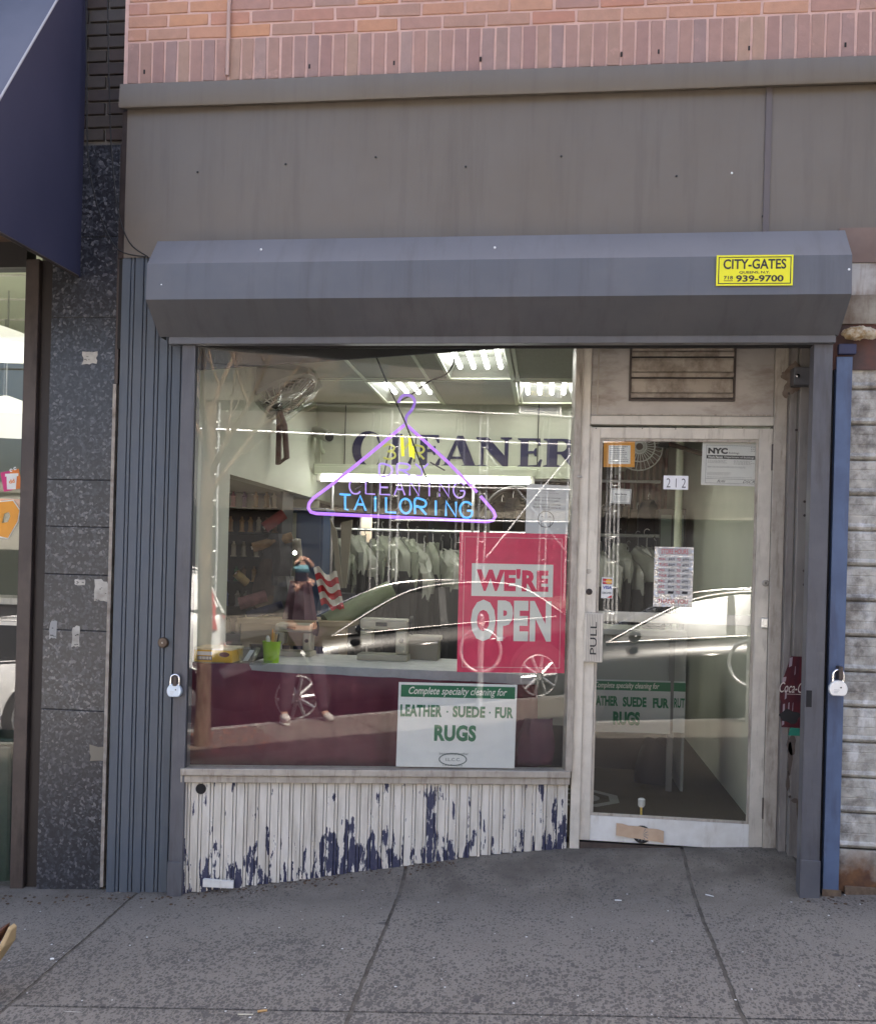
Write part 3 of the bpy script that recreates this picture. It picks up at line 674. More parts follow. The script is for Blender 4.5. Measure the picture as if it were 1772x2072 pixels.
# corner post between window and door
cp = thing('corner_post', 'tall aluminium corner post between the window and the door', 'post', (*wp((ub0 + ub2) / 2, 0)[:2], .12))
cx0 = wp(ub0 + .024, 0); cx1 = P(1190, 1000, YD - .03)
link('post', MB().hexa([(cx0[0], cx0[1] - .0, .08), (cx1[0], YD - .035, .08), (cx1[0], YD + .05, .08), (cx0[0], cx0[1] + .09, .08)], [(cx0[0], cx0[1], 2.74), (cx1[0], YD - .035, 2.74), (cx1[0], YD + .05, 2.74), (cx0[0], cx0[1] + .09, 2.74)]), m_alu, cp, bev=.003)
q = P(1166, 960, YD - .04); 

# ================================================================== DOOR, TRANSOM, RIGHT RETURN
dx0, dx1 = .197, 1.093; dz0, dz1 = .186, 2.287
dr = thing('shop_door', 'aluminium framed glass shop door with a grooved pull plate', 'door', ((dx0 + dx1) / 2, YD, dz0))
gx0, gx1 = [float(P(px, 1250, YD)[0]) for px in (1204, 1524)]; gz0, gz1 = float(P(1350, 1657, YD)[2]), float(P(1370, 889, YD)[2])
for (a, c, e, f, nm) in ((dx0, gx0, dz0, dz1, 'stile'), (gx1, dx1, dz0, dz1, 'stile')): link(nm, MB().box(a, c, YD - .022, YD + .022, e, f), m_alu, dr, bev=.003)
link('top_rail', MB().box(gx0, gx1, YD - .0215, YD + .022, gz1, dz1), m_alu, dr, bev=.003)
link('bottom_rail', MB().box(gx0, gx1, YD - .0215, YD + .022, dz0, gz0), m_white, dr, bev=.003)
bead = MB(); bw = .014
bead.box(gx0, gx1, YD - .017, YD - .004, gz0, gz0 + bw).box(gx0, gx1, YD - .017, YD - .004, gz1 - bw, gz1).box(gx0, gx0 + bw, YD - .017, YD - .004, gz0 + bw, gz1 - bw).box(gx1 - bw, gx1, YD - .017, YD - .004, gz0 + bw, gz1 - bw)
link('glazing_bead', bead, m_alu2, dr, bev=.002)
link('pane', MB().box(gx0 + .002, gx1 - .002, YD - .003, YD + .003, gz0, gz1), m_glassd, dr)
pb0, pb1 = float(P(1370, 1262, YD + .05)[2]), float(P(1370, 1241, YD + .05)[2])
link('push_bar', MB().box(gx0 + .01, gx1 + .01, YD + .04, YD + .06, pb0, pb1), m_alu, dr, bev=.004)
hx = [float(P(px, 1290, YD - .04)[0]) for px in (1181, 1219)]; hz = [float(P(1200, py, YD - .04)[2]) for py in (1340, 1240)]
h = link('pull_plate', MB().box(hx[0], hx[1], YD - .05, YD - .022, hz[0], hz[1]), m_alu, dr, bev=.004)
gm = MB()
for i in range(9):
    x = hx[0] + .012 + i * (hx[1] - hx[0] - .02) / 9; gm.box(x, x + .0018, YD - .0512, YD - .0495, hz[0] + .006, hz[1] - .006)
link('grooves', gm, M('groove_grey', (.2, .19, .18), .6), h)
lt = text_mb('PULL', 0, .165, 0, .032, .005).xf(lambda p: np.array([(hx[0] + hx[1]) / 2 + .016 - p[1], YD - .0525, (hz[0] + hz[1]) / 2 - .085 + p[0]]))
link('lettering', lt, m_ink, h)
for (px, py, r, m_) in ((1191, 1197, .016, m_brown), (1546, 1180, .017, m_alu2)):
    q = P(px, py, YD); l = link('lock_cylinder', MB().lathe([(r, 0), (r, -.008), (r * .7, -.011), (r * .6, -.006)], (q[0], YD - .021, q[2]), 'y', 20), m_, dr, smoothf=True)
    link('keyway', MB().box(q[0] - .002, q[0] + .002, YD - .0335, YD - .029, q[2] - .006, q[2] + .006), m_ink, l)
q = P(1190, 1156, YD); link('filled_hole', MB().lathe([(.013, 0), (.012, -.0015)], (q[0], YD - .022, q[2]), 'y', 16), m_alu2, dr)
for a, c in ((900, 953), (1613, 1655)):
    z0, z1 = float(P(1560, c, YD)[2]), float(P(1560, a, YD)[2]); link('hinge', MB().cyl((dx1 + .003, YD - .028, z0), (dx1 + .003, YD - .028, z1), .009, 12), m_brown, dr)
q = P(1546, 1260, YD); link('strike', MB().box(q[0] - .022, q[0] + .012, YD - .034, YD - .022, q[2] - .026, q[2] + .026), m_steel, dr, bev=.004)
for px, py in ((1205, 868), (1298, 868), (1365, 869), (1442, 866), (1500, 867), (1175, 1420), (1195, 1240)):
    q = P(px, py, YD); link('screw', MB().lathe([(.0035, 0), (.003, -.001)], (q[0], YD - .0222, q[2]), 'y', 6), m_brown, dr)
q = P(1297, 1686, YD); rv = link('round_vent', MB().lathe([(.045, 0), (.045, -.004), (.036, -.005), (.035, -.002)], (q[0], YD - .0222, q[2]), 'y', 24), m_black, dr)
sp_ = MB()
for a in range(6):
    an = a * math.pi / 6; d = np.array([math.cos(an), 0, math.sin(an)]) * .034; sp_.tube([q * np.array([1, 0, 1]) + np.array([0, YD - .027, 0]) - d, q * np.array([1, 0, 1]) + np.array([0, YD - .027, 0]) + d], .003, 5)
link('spokes', sp_, M('grey_plastic', (.2, .2, .2), .5), rv)
tp = thing('tape_strip', 'tan masking tape stuck over the round vent in the door', 'tape', (q[0], YD - .03, q[2]))
a = P(1246, 1678, YD - .03); e = P(1342, 1693, YD - .03)
tmb = MB(); L = np.linspace(0, 1, 9); hw = .031
tv = []
for t in L:
    c_ = a * (1 - t) + e * t; c_[1] = YD - .0295 - (.003 if .3 < t < .62 else 0) - .0015 * math.sin(9 * t); jit = .003 * math.sin(17 * t)
    tv += [(c_[0], c_[1], c_[2] + hw + jit), (c_[0], c_[1], c_[2] - hw + jit * .5)]
tmb.add(tv, [(2 * i, 2 * i + 1, 2 * i + 3, 2 * i + 2) for i in range(8)])
o = link('tape', tmb, M('tan_tape', (.55, .4, .27), .6, 0, (.5, .35, .23), 20), tp); o.modifiers.new('t', 'SOLIDIFY').thickness = .0008
q2 = P(1297, 1640, YD + .03)
ds = thing('door_stop', 'white rubber tipped brass door stop behind the bottom of the glass', 'door stop', (q2[0], YD + .03, gz0 + .01))
link('rod', MB().cyl((q2[0], YD + .035, gz0 - .005), (q2[0], YD + .035, gz0 + .05), .006), M('brass', (.7, .5, .12), .35, .7), ds)
link('tip', MB().lathe([(.012, .045), (.018, .055), (.018, .085), (.01, .09)], (q2[0], YD + .035, gz0), 'z', 14), m_white, ds, smoothf=True)
# frame round the door and the transom
fr = thing('door_frame', 'grimy aluminium door frame with a solid transom panel above', 'door frame', ((dx0 + dx1) / 2, YD - .03, .16))
jx0, jx1 = float(P(1566, 800, YD - .03)[0]), float(P(1592, 800, YD - .03)[0])
hz0, hz1 = float(P(1380, 862, YD - .03)[2]) + .004, float(P(1380, 842, YD - .03)[2])
link('head', MB().box(cx1[0] + .002, jx0 - .001, YD - .035, YD + .04, hz0, hz1), m_alu, fr, bev=.003)
link('jamb', MB().box(jx0, jx1, YD - .04, YD + .05, .1, 2.74), m_alu2, fr, bev=.003)
link('jamb_stop', MB().box(dx1 + .014, jx0 - .002, YD - .02, YD + .05, .15, hz0), m_brown, fr)
link('transom_panel', MB().box(cx1[0] + .002, jx0 - .002, YD - .012, YD + .02, hz1 + .001, 2.74), M('transom_metal', (.45, .42, .385), .4, .3, (.38, .35, .315), 4, grime=(.24, .2, .165), gs=(3, 3, 8)), fr)
link('transom_moulding', MB().box(cx1[0] + .03, cx1[0] + .038, YD - .02, YD - .011, hz1 + .012, 2.74).box(cx1[0] + .03, jx0 - .012, YD - .02, YD - .011, hz1 + .004, hz1 + .012), m_alu2, fr)
link('threshold', MB().box(dx0 - .02, dx1 + .02, YD - .03, YD + .09, .12, dz0 - .008), m_brown, fr)
lv = thing('louver_vent', 'brown stained metal louver vent above the shop door', 'vent', (.6, YD, 2.4))
lx0, lx1 = float(P(1272, 760, YD)[0]), float(P(1486, 760, YD)[0]); lz0, lz1 = float(P(1380, 813, YD)[2]), 2.74
link('casing', MB().box(lx0, lx0 + .01, YD - .03, YD - .012, lz0, lz1).box(lx1 - .01, lx1, YD - .03, YD - .012, lz0, lz1).box(lx0 + .01, lx1 - .01, YD - .03, YD - .012, lz0, lz0 + .01), m_brown, lv)
link('back', MB().box(lx0 + .01, lx1 - .01, YD - .0135, YD - .0125, lz0 + .01, lz1), m_dark, lv)
for z in np.arange(lz0 + .014, lz1, .1046):
    p_ = [(YD - .016, z + .1), (YD - .02, z + .085), (YD - .022, z + .03), (YD - .034, z + .022), (YD - .036, z + .004), (YD - .028, z), (YD - .016, z + .006)]
    link('louver_blade', MB().slab([(lx0 + .011, y, zz_) for y, zz_ in p_], (lx1 - lx0 - .022, 0, 0)), m_louv, lv, bev=.0015)
# panel to the right of the door
YP = 5.36; px0 = jx1 + .001; px1 = RR1 + .04
rp = thing('side_panel', 'dirty grey metal side panel between the door frame and right gate rail', 'wall panel', ((px0 + px1) / 2, YP, .14))
link('panel', MB().box(px0, px0 + .035, YP + .05, YP + .14, .08, 2.76).box(px0 + .036, px1, YP, YP + .05, .1, 2.76), m_panelr, rp, bev=.003)
link('seam', MB().box(px0 + .118, px0 + .122, YP - .0015, YP + .001, .14, 2.74), m_brown, rp)
q = P(1602, 1650, YP); pts = []
for i in range(14):
    a = i / 14 * 2 * math.pi; pts.append((q[0] + .045 + (.024 + .008 * math.sin(5 * a)) * math.cos(a), YP - .001, q[2] + (.13 + .02 * math.sin(3 * a)) * math.sin(a)))
link('rust_hole', MB().slab(pts, (0, .003, 0)), M('rust_dirt', (.12, .09, .06), .9, 0, (.05, .035, .025), 25), rp)
for px, py, sx_, sz_ in ((1597, 1535, .011, .085), (1601, 1508, .02, .05), (1593, 1580, .008, .05), (1607, 1620, .014, .012)):
    q = P(px, py, YP); pts = [(q[0] + sx_ * math.cos(a) * (1 + .3 * math.sin(3 * a + px)), YP - .0012, q[2] + sz_ * math.sin(a)) for a in np.linspace(0, 2 * math.pi, 13)[:-1]]
    link('paint_scar', MB().slab(pts, (0, .002, 0)), M('brown_scar', (.1, .075, .06), .8), rp)
for px, py in ((1627, 1015), (1627, 1043), (1626, 1155), (1626, 1183), (1610, 870), (1595, 796), (1597, 1612)):
    q = P(px, py, YP); link('bolt_hole', MB().lathe([(.007, 0), (.005, -.003)], (q[0], YP, q[2]), 'y', 8), m_brown, rp)
q = P(1612, 768, YP)
sb = thing('steel_bracket', 'small dark steel bracket with a bright bolt above the right panel', 'bracket', (q[0], YP, q[2]))
link('plate', MB().box(q[0] - .035, q[0] + .06, YP - .09, YP - .01, q[2] - .04, q[2] + .045), m_rail, sb, bev=.004)
link('bolt', MB().lathe([(.011, 0), (.009, -.006), (.003, -.009)], (q[0] - .018, YP - .09, q[2] + .002), 'y', 10), m_chrome, sb)
link('stain', MB().slab([(q[0] + (.055 + .016 * math.sin(3 * a + 1) + .009 * math.sin(7 * a) + .006 * math.sin(13 * a)) * math.cos(a) - .02, YP - .0015, q[2] + (.075 + .02 * math.sin(2 * a) + .01 * math.sin(5 * a) + .006 * math.sin(11 * a)) * math.sin(a)) for a in np.linspace(0, 2 * math.pi, 61)[:-1]], (0, .001, 0)), M('rust_stain', (.13, .09, .065), .8, 0, (.2, .16, .13), 30), sb)
# soffit over the recess and dark header behind the gate
hd = thing('recess_soffit', 'dark underside panel between the gate and the recessed shop front', 'soffit', (0, 5.2, 2.75))
link('soffit', MB().box(RL0, px1, 5.04, YD + .05, 2.745, 2.77), m_dark, hd)
vl = thing('dark_wedge', 'dark slanted board behind the top left of the window glass', 'valance', wp(.4, 2.6, -.03))
c0, c1, c2, c3 = uz(396, 748), uz(396, 690), uz(1090, 690), uz(1090, 697)
link('board', MB().slab([wp(c0[0] - .03, c0[1], -.03), wp(c3[0], c3[1], -.03), wp(c2[0], c2[1] + .05, -.03), wp(c1[0] - .03, c1[1] + .05, -.03)], -WN * .02), M('grey_black_board', (.03, .03, .033), .6), vl)  # dark board forms the wedge along the top of the glass

# ================================================================== RIGHT NEIGHBOUR
bp = thing('blue_post', 'chalky blue steel post beside the right gate rail', 'post', (1.3, 5.02, gz(1.3, 5)))
bx = [float(P(px, 1200, 5.02)[0]) for px in (1679, 1711)]
link('channel', MB().box(bx[0], bx[1], 5.015, 5.03, gz(1.3, 5) - .01, float(P(1700, 722, 5.02)[2])).box(bx[0], bx[0] + .006, 5.03, 5.09, gz(1.3, 5), 2.5).box(bx[1] - .006, bx[1], 5.03, 5.09, gz(1.3, 5), 2.5), m_blue, bp, bev=.002)
link('head_block', MB().box(bx[0] + .004, bx[1] + .012, 5.0, 5.03, float(P(1700, 718, 5.02)[2]), float(P(1700, 697, 5.02)[2])), m_navy, bp, bev=.004)
q = P(1693, 1365, 5.0); link('hasp', MB().box(q[0] - .004, q[0] + .014, 4.955, 5.015, q[2] - .02, q[2] + .04), m_brown, bp, bev=.003)
link('rust_foot', MB().box(bx[0] - .004, bx[1] + .01, 5.008, 5.0145, gz(1.3, 5) - .01, gz(1.3, 5) + .03), MATS['rusty_brown'], bp)
gapb = thing('rail_gap_shade', 'narrow black strip for the shade in the gap between the grey rail and blue post', 'shade strip', (RR1 + .01, 5.05, .12))
link('strip', MB().box(RR1 + .001, bx[0] - .001, 5.05, 5.06, gz(1.3, 5), 2.62), m_dark, gapb)  # black strip put in for the shade of the gap
ns = thing('neighbour_shutter', 'closed grimy white slatted roller shutter of the shop at right', 'roller shutter', (2.0, 5.05, gz(2, 5)))
sx0, sx1 = bx[1] + .002, 3.9; zs = [float(P(1750, y, 5.06)[2]) for y in (1357, 1285.5)]; sp2 = zs[1] - zs[0]
zbot = gz(1.5, 5) - .02; z = zs[0] - 5 * sp2 + .0
z = zs[0] - math.floor((zs[0] - zbot - .13) / sp2) * sp2
link('bottom_plate', MB().box(sx0, sx1, 5.05, 5.07, zbot + .02, z - .012), m_shut, ns, bev=.002)
link('bottom_angle', MB().box(sx0 + .03, sx1, 5.035, 5.0495, zbot, zbot + .05), MATS['rusty_brown'], ns, bev=.003)
while z < 2.55:
    pr = [(5.07, z - .008), (5.052, z), (5.046, z + .01), (5.05, z + .02), (5.056, z + .026), (5.0535, z + .058), (5.0555, z + .06), (5.0555, z + .063), (5.0535, z + .065), (5.053, z + .105), (5.055, z + .107), (5.055, z + .11), (5.053, z + .112), (5.053, z + sp2 - .02), (5.06, z + sp2 - .01), (5.074, z + sp2 - .009)]
    link('slat', MB().slab([(sx0, y, zz_) for y, zz_ in pr], (sx1 - sx0, 0, 0)), m_shut, ns); z += sp2
link('core', MB().box(sx0, sx1, 5.072, 5.09, zbot, 2.6), m_dark, ns)
nh = thing('neighbour_hood', 'rusty peeling shutter box fragment at the right edge under the sign band', 'shutter box', (1.9, 5.05, 2.6))
hz_ = [float(P(1750, y, 5.03)[2]) for y in (690, 655, 597, 532, 470)]
xh = hx1 + .012
link('box_face', MB().box(xh, 3.9, 5.03, 5.06, hz_[1], hz_[2]), M('peeling_tan', (.33, .3, .24), .8, 0, (.2, .16, .12), 9, grime=(.12, .07, .04), gs=(9, 9, 2)), nh)
link('box_face', MB().box(xh, 3.9, 5.03, 5.06, hz_[2] + .001, hz_[3]), M('weathered_white', (.5, .48, .44), .8, 0, (.25, .2, .16), 7, grime=(.25, .16, .1), gs=(10, 10, 1)), nh)
link('box_top', MB().box(xh, 3.9, 5.025, 5.06, hz_[3] + .001, hz_[4] + .02), M('red_brown_paint', (.21, .145, .115), .7, 0, (.17, .115, .09), 5), nh)
link('dark_lintel', MB().box(xh - .05, 3.9, 5.04, 5.07, 2.5, hz_[1] - .001), M('rust_lintel', (.07, .045, .04), .8, 0, (.13, .06, .045), 8), nh)
c = P(1737, 673, 4.99); fm = MB().ball((c[0], 5.0, c[2]), .06, 18, (1.25, .55, .5)).ball((c[0] + .05, 5.0, c[2] - .004), .045, 14, (1.1, .6, .55))
o = single('foam_lump', 'lump of yellowed expanding foam at the right end of the hood', 'foam', fm, M('old_foam', (.5, .44, .33), .9, 0, (.3, .2, .09), 28, .45, .6, bmp=.6, bs=60), smoothf=True)
sub = o.modifiers.new('s', 'SUBSURF'); sub.levels = sub.render_levels = 2
tx = bpy.data.textures.new('foam', 'CLOUDS'); tx.noise_scale = .02; dm_ = o.modifiers.new('d', 'DISPLACE'); dm_.texture = tx; dm_.strength = .018

# ================================================================== LEFT SHOP
aw = thing('shop_awning', 'dark navy canvas awning over the shop at far left', 'awning', (-3.5, 4.6, 2.88))
ax = float(P(168, 300, 5.09)[0]); A = lambda y, z: (ax, y, z)
zt_, zb_ = 4.5, float(P(166, 560, 5.09)[2]); yf = 3.84; zf_ = float(P(0, 470, 4.3)[2])
k1 = P(108, 0, 4.77)[2]; k2 = P(0, 187, 4.3)[2]; sl_ = (k1 - k2) / (4.77 - 4.3); zt_ = float(k1 + sl_ * (5.1 - 4.77)); yf = 3.95; zft = float(k2 - sl_ * (4.3 - yf))
zf0 = float(zf_ - (zb_ - zf_) / (5.09 - 4.3) * (4.3 - yf))
link('end_panel', MB().slab([A(5.1, zb_), A(yf, zf0), A(yf, zft), A(5.1, zt_)], (-.006, 0, 0)), m_awn, aw)
link('canopy', MB().slab([(ax, 5.1, zt_), (ax, yf, zft), (-7, yf, zft), (-7, 5.1, zt_)], (0, .004, .006)), m_awnf, aw)
link('valance', MB().slab([(ax, yf, zft), (ax, yf, zf0), (-7, yf, zf0), (-7, yf, zft)], (0, .006, 0)), m_awnf, aw)
link('piping', MB().tube([(ax + .004, 5.1, zt_ + .004), (ax + .004, yf, zft + .004)], .0055, 8), M('pale_piping', (.3, .3, .32), .5), aw)
link('bottom_bar', MB().tube([(ax - .004, 5.08, zb_), (ax - .004, yf, zf0)], .008, 8), m_brown, aw)
# shop front of the left shop
LY = 5.16
lw = thing('bronze_shop_window', 'bronze framed plate window of the coffee shop at far left', 'window', (-3.0, LY, -.1))
mx0, mx1, mx2 = [float(P(px, 900, LY)[0]) for px in (53, 80, 106)]
ztop = float(P(20, 545, LY)[2])
link('mullion', MB().box(mx0, mx1, LY - .05, LY + .06, -.3, zb_ + .1), m_brown, lw, bev=.004)
link('mullion_return', MB().box(mx1 + .001, mx2 + .03, LY - .02, LY + .06, -.3, zb_ + .1), M('dark_bronze', (.028, .022, .02), .5, .3), lw, bev=.003)
link('head', MB().box(-6.9, mx0 - .001, LY - .04, LY + .06, ztop, ztop + .13), M('dark_bronze_head', (.03, .026, .024), .5, .2), lw)
link('soffit_band', MB().box(-6.9, mx0 - .001, LY - .03, LY + .06, ztop + .131, zt_), M('brown_soffit', (.11, .065, .045), .7), lw)
link('pane', MB().box(-6.9, mx0 - .001, LY - .003, LY + .003, -.25, ztop), m_glassd, lw)
for y in (995,): pass
zz1 = float(P(20, 927, LY)[2])
link('transom_bar', MB().box(-6.9, mx0 - .002, LY - .012, LY + .012, float(P(20, 1265, LY)[2]), float(P(20, 1258, LY)[2])), m_alu, lw)
# stickers on that window
s = Sheet('cup_sticker', 'pink and orange coffee cup sticker on the far left window', 'sticker', P(1, 952, LY - .004), P(38, 944, LY - .004), P(0, 998, LY - .004), None)
pk = MB(); s.rect(pk, 0, .5, .1, .98); s.part('pink_half', pk, M('sticker_pink', (.55, .02, .16), .5))
pk = MB(); s.rect(pk, .5, 1, .1, .98); s.part('orange_half', pk, M('sticker_orange', (.72, .2, .02), .5))
cup = MB(); cup.add([(s.w * a, s.h * (1 - v), .003) for a, v in ((.3, .3), (.86, .36), (.66, .98), (.2, .9))], [(0, 1, 2, 3)]); cup.add([(s.w * a, s.h * (1 - v), .0034) for a, v in ((.25, .2), (.95, .3), (.92, .42), (.22, .32))], [(0, 1, 2, 3)])
s.part('cup', cup, m_paper); ol = MB(); s.arc(ol, .6, .1, .06, .06, 0, 5.5, .005, z=.0036); s.arc(ol, .82, .06, .06, .06, .5, 6, .005, z=.0036); s.part('steam', ol, m_paper)
lg = MB(); s.text(lg, 'dd', .38, .68, .5, .68, .03, z=.0042); s.part('lettering', lg, M('sticker_orange', (.72, .2, .02), .5))
s = Sheet('letter_sticker', 'big orange letter D sticker on the far left window', 'sticker', P(-14, 1012, LY - .004), P(41, 1014, LY - .004), P(-14, 1086, LY - .004), None)
for (k, z, m_) in ((1.06, .001, m_paper), (1., .002, m_orange)):
    o_ = [(.1, .95), (0, .6), (.25, .05), (.75, .0), (1, .25), (.95, .55), (.62, 1.02)]; hole = [(.38, .62), (.45, .36), (.62, .3), (.68, .42), (.6, .58)]
    g_ = outline_mb([[((a - .5) * k + .5, (1 - v - .5) * k + .5) for a, v in o_], [(a, 1 - v) for a, v in hole]], 0.0002).xf(lambda p: np.array([p[0] * s.w, p[1] * s.h, z + p[2]]))
    s.part('letter' if m_ is m_orange else 'outline', g_, m_)
mb = MB(); 
s = Sheet('window_poster', 'orange band of a torn poster behind the far left window', 'poster', P(-20, 1008, LY + .02), P(42, 1010, LY + .02), P(-20, 1036, LY + .02), M('salmon_poster', (.7, .25, .13), .6))
# inside the left shop
struct('left_shop_floor', MB().box(-8.9, -2.5, LY + .1, 9, -.32, -.25), m_floor)
m_cof = M('coffee_wall', (.2, .22, .16), .8)  # interior dimness is put into this darkened wall colour
li = thing('coffee_shop_interior', 'darkened interior walls of the coffee shop seen through the far left window', 'interior', (-5, 8, -.2))
link('back_wall', MB().box(-8.8, -2.95, 8.5, 8.6, -.25, 3.3), m_cof, li); link('side_wall', MB().box(-2.98, -2.95, 5.88, 8.5, -.25, 3.3).box(-2.52, -2.5, LY + .07, 5.88, -.25, 3.3).box(-2.95, -2.52, 5.86, 5.88, -.25, 3.3), m_cof, li)
link('ceiling', MB().box(-8.8, -2.5, LY + .07, 8.6, 3.3, 3.35), m_room2, li)
gl = MB()
for i in range(5): gl.box(-8.8, -3.03, 5.6 + .6 * i, 5.615 + .6 * i, 3.29, 3.3)
link('ceiling_grid', gl, m_white, li)
link('counter', MB().box(-6, -3.05, 6.2, 6.8, -.25, .95), M('dark_wood', (.06, .035, .02), .5), li)
link('added_dark_block', MB().box(-6, -2.53, 5.5, 5.84, -.25, 1.28), M('dark_block_brown', (.03, .022, .018), .6), li)  # added dark block that keeps the lower glass dark for its reflections
link('dark_block_top', MB().box(-6, -2.525, 5.47, 5.85, 1.285, 1.32), m_alu, li)  # top board of the added dark block
pl = thing('pendant_lamp', 'white curved lamp shade hanging on a chain in the coffee shop', 'lamp', (float(P(15, 840, 6.6)[0]), 6.6, 2.3))
c = P(12, 850, 6.6); lamp_m = E('lamp_white', (1, .97, .85), .17)
link('shade', MB().lathe([(.02, .16), (.2, .1), (.42, 0), (.4, -.01), (.19, .085), (.02, .14)], (c[0], 6.6, c[2]), 'z', 28), lamp_m, pl, smoothf=True)
link('chain', MB().cyl((c[0], 6.6, c[2] + .15), (c[0], 6.6, 3.3), .006, 6), m_steel, pl)
c2 = P(8, 912, 7.4); pl2 = copy_tree(pl); pl2.location = (float(c2[0]), 7.4, float(c2[2])); pl2['label'] = 'lower white lamp shade further back in the coffee shop'
c2 = P(14, 755, 6.0); pl3 = copy_tree(pl); pl3.location = (float(c2[0]) - .1, 6.0, float(c2[2])); pl3['label'] = 'highest white lamp shade close to the coffee shop glass'
c = P(8, 1620, 5.34); gb = thing('green_bin', 'dark green waste bin inside the coffee shop window', 'bin', (c[0], 5.34, -.25))
mg = M('bin_green', (.005, .028, .012), .5)
link('body', MB().hexa([(c[0] - .2, 5.24, -.25), (c[0] + .1, 5.24, -.25), (c[0] + .1, 5.45, -.25), (c[0] - .2, 5.45, -.25)], [(c[0] - .24, 5.22, .56), (c[0] + .1, 5.22, .56), (c[0] + .1, 5.46, .56), (c[0] - .24, 5.46, .56)]), mg, gb, bev=.02)
link('lid', MB().box(c[0] - .26, c[0] + .115, 5.21, 5.465, .562, .6), mg, gb, bev=.01)
# torn stickers on the granite pier
def torn(px, py, wpx, hpx, label, seed, mat=m_scrap, print_=True):
    y = 5.0985; c = P(px, py, y); s_ = y / PF; r = random.Random(seed); pts = []
    for i in range(16):
        a = i / 16 * 2 * math.pi; sq = 1 / max(abs(math.cos(a)), abs(math.sin(a))); k = sq * r.uniform(.72, 1.0)
        pts.append((c[0] + wpx / 2 * s_ * k * math.cos(a), y, c[2] + hpx / 2 * s_ * k * math.sin(a)))
    t = thing('torn_sticker', label, 'sticker', c); link('paper', MB().slab(pts, (0, .001, 0)), mat, t)
    if print_:
        for i in range(5):
            x = c[0] + r.uniform(-.35, .3) * wpx * s_; z = c[2] + r.uniform(-.4, .1) * hpx * s_; link('print_mark', MB().box(x, x + r.uniform(.003, .012), y - .0006, y - .0003, z, z + r.uniform(.002, .006)), m_ink, t)
torn(182, 724, 37, 30, 'white torn sticker high on the granite pier', 1)
torn(205, 1195, 34, 52, 'large torn white sticker by the right edge of the granite pier', 2)
torn(154, 1287, 20, 50, 'narrow torn paper sticker with print low on the granite pier', 3)
torn(108, 1275, 18, 42, 'ragged grey sticker near the left edge of the granite pier', 5, M('grey_paper', (.32, .32, .31), .8))
torn(162, 1178, 26, 14, 'small white sticker scrap left of the large torn one', 6)
torn(198, 1525, 38, 38, 'faded tan paper remnant low on the granite pier', 4, M('tan_paper', (.2, .18, .14), .8), False)
# cables hanging between the two buildings
for i, pts in enumerate((((175, 0), (176, 180), (180, 330), (205, 440), (240, 505), (296, 520)), ((218, 0), (222, 200), (226, 300), (238, 420), (262, 490), (300, 520)))):
    pp = [P(px, py, 5.045 - .0 * i) for px, py in pts]; sm = []
    for k in range(len(pp) - 1):
        for t in np.linspace(0, 1, 6)[:-1]:
            p0, p1, p2, p3 = pp[max(k - 1, 0)], pp[k], pp[k + 1], pp[min(k + 2, len(pp) - 1)]
            sm.append(.5 * ((2 * p1) + (-p0 + p2) * t + (2 * p0 - 5 * p1 + 4 * p2 - p3) * t * t + (-p0 + 3 * p1 - 3 * p2 + p3) * t ** 3))
    sm = [pp[0] + np.array([0, 0, .6])] + sm + [pp[-1]]
    single('hanging_cable', ('thin black cable dropping beside the awning to the hood', 'second thin cable nearer the salmon brick')[i], 'cable', MB().tube(sm, .0035, 6), m_rub, smoothf=True)
# ================================================================== INSIDE THE CLEANERS
FZ = .17                                                           # floor level inside
XW0, XW1 = -1.83, 1.17; YB = 11.0; YH = 8.2; ZC = float(P(700, 817, YH)[2])
struct('shop_floor', MB().slab([(wp(wl,0,-.05)[0],wp(wl,0,-.05)[1],FZ-.06),(wp(wr,0,-.05)[0],YD+.09,FZ-.06),(XW1,YD+.09,FZ-.06),(XW1,YB,FZ-.06),(XW0,YB,FZ-.06),(XW0,wp(wl,0,-.05)[1],FZ-.06)],(0,0,.06)), m_floor)
rm = thing('shop_interior', 'pale green walls and ceiling inside the dry cleaners', 'interior', (-.3, 8, FZ))
YAL = 5.95; ZAL = float(P(560, 992, 7.3)[2])
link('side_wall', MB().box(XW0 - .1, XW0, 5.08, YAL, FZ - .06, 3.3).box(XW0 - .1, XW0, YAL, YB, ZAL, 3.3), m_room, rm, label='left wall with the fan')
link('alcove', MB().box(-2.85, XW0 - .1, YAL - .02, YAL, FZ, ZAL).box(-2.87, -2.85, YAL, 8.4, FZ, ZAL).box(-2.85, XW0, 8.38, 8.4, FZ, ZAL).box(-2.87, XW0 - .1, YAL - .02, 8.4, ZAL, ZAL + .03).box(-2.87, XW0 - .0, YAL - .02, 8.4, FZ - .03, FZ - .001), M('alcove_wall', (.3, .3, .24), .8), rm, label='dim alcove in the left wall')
link('side_wall', MB().box(XW1, XW1 + .1, YD + .06, YB, FZ - .06, 3.3), m_room, rm, label='right wall seen through the door')
link('back_wall', MB().box(XW0, XW1, YB, YB + .1, FZ - .06, 3.3), M('back_wall_painted_dim', (.03, .028, .026), .8, 0, (.018, .017, .016), 3), rm)  # gloom of the rear is put into this nearly black wall colour
hzb = float(P(900, 946, YH)[2])
hwx1 = float(P(1180, 900, YH)[0]) + .06
link('header_wall', MB().box(XW0, hwx1 + .0, YH, YH + .12, hzb, ZC + .1), m_room, rm)
link('header_ledge', MB().box(float(P(636, 955, YH - .03)[0]), hwx1, YH - .06, YH - .001, float(P(900, 966, YH - .03)[2]), hzb + .01), m_room2, rm, bev=.004)
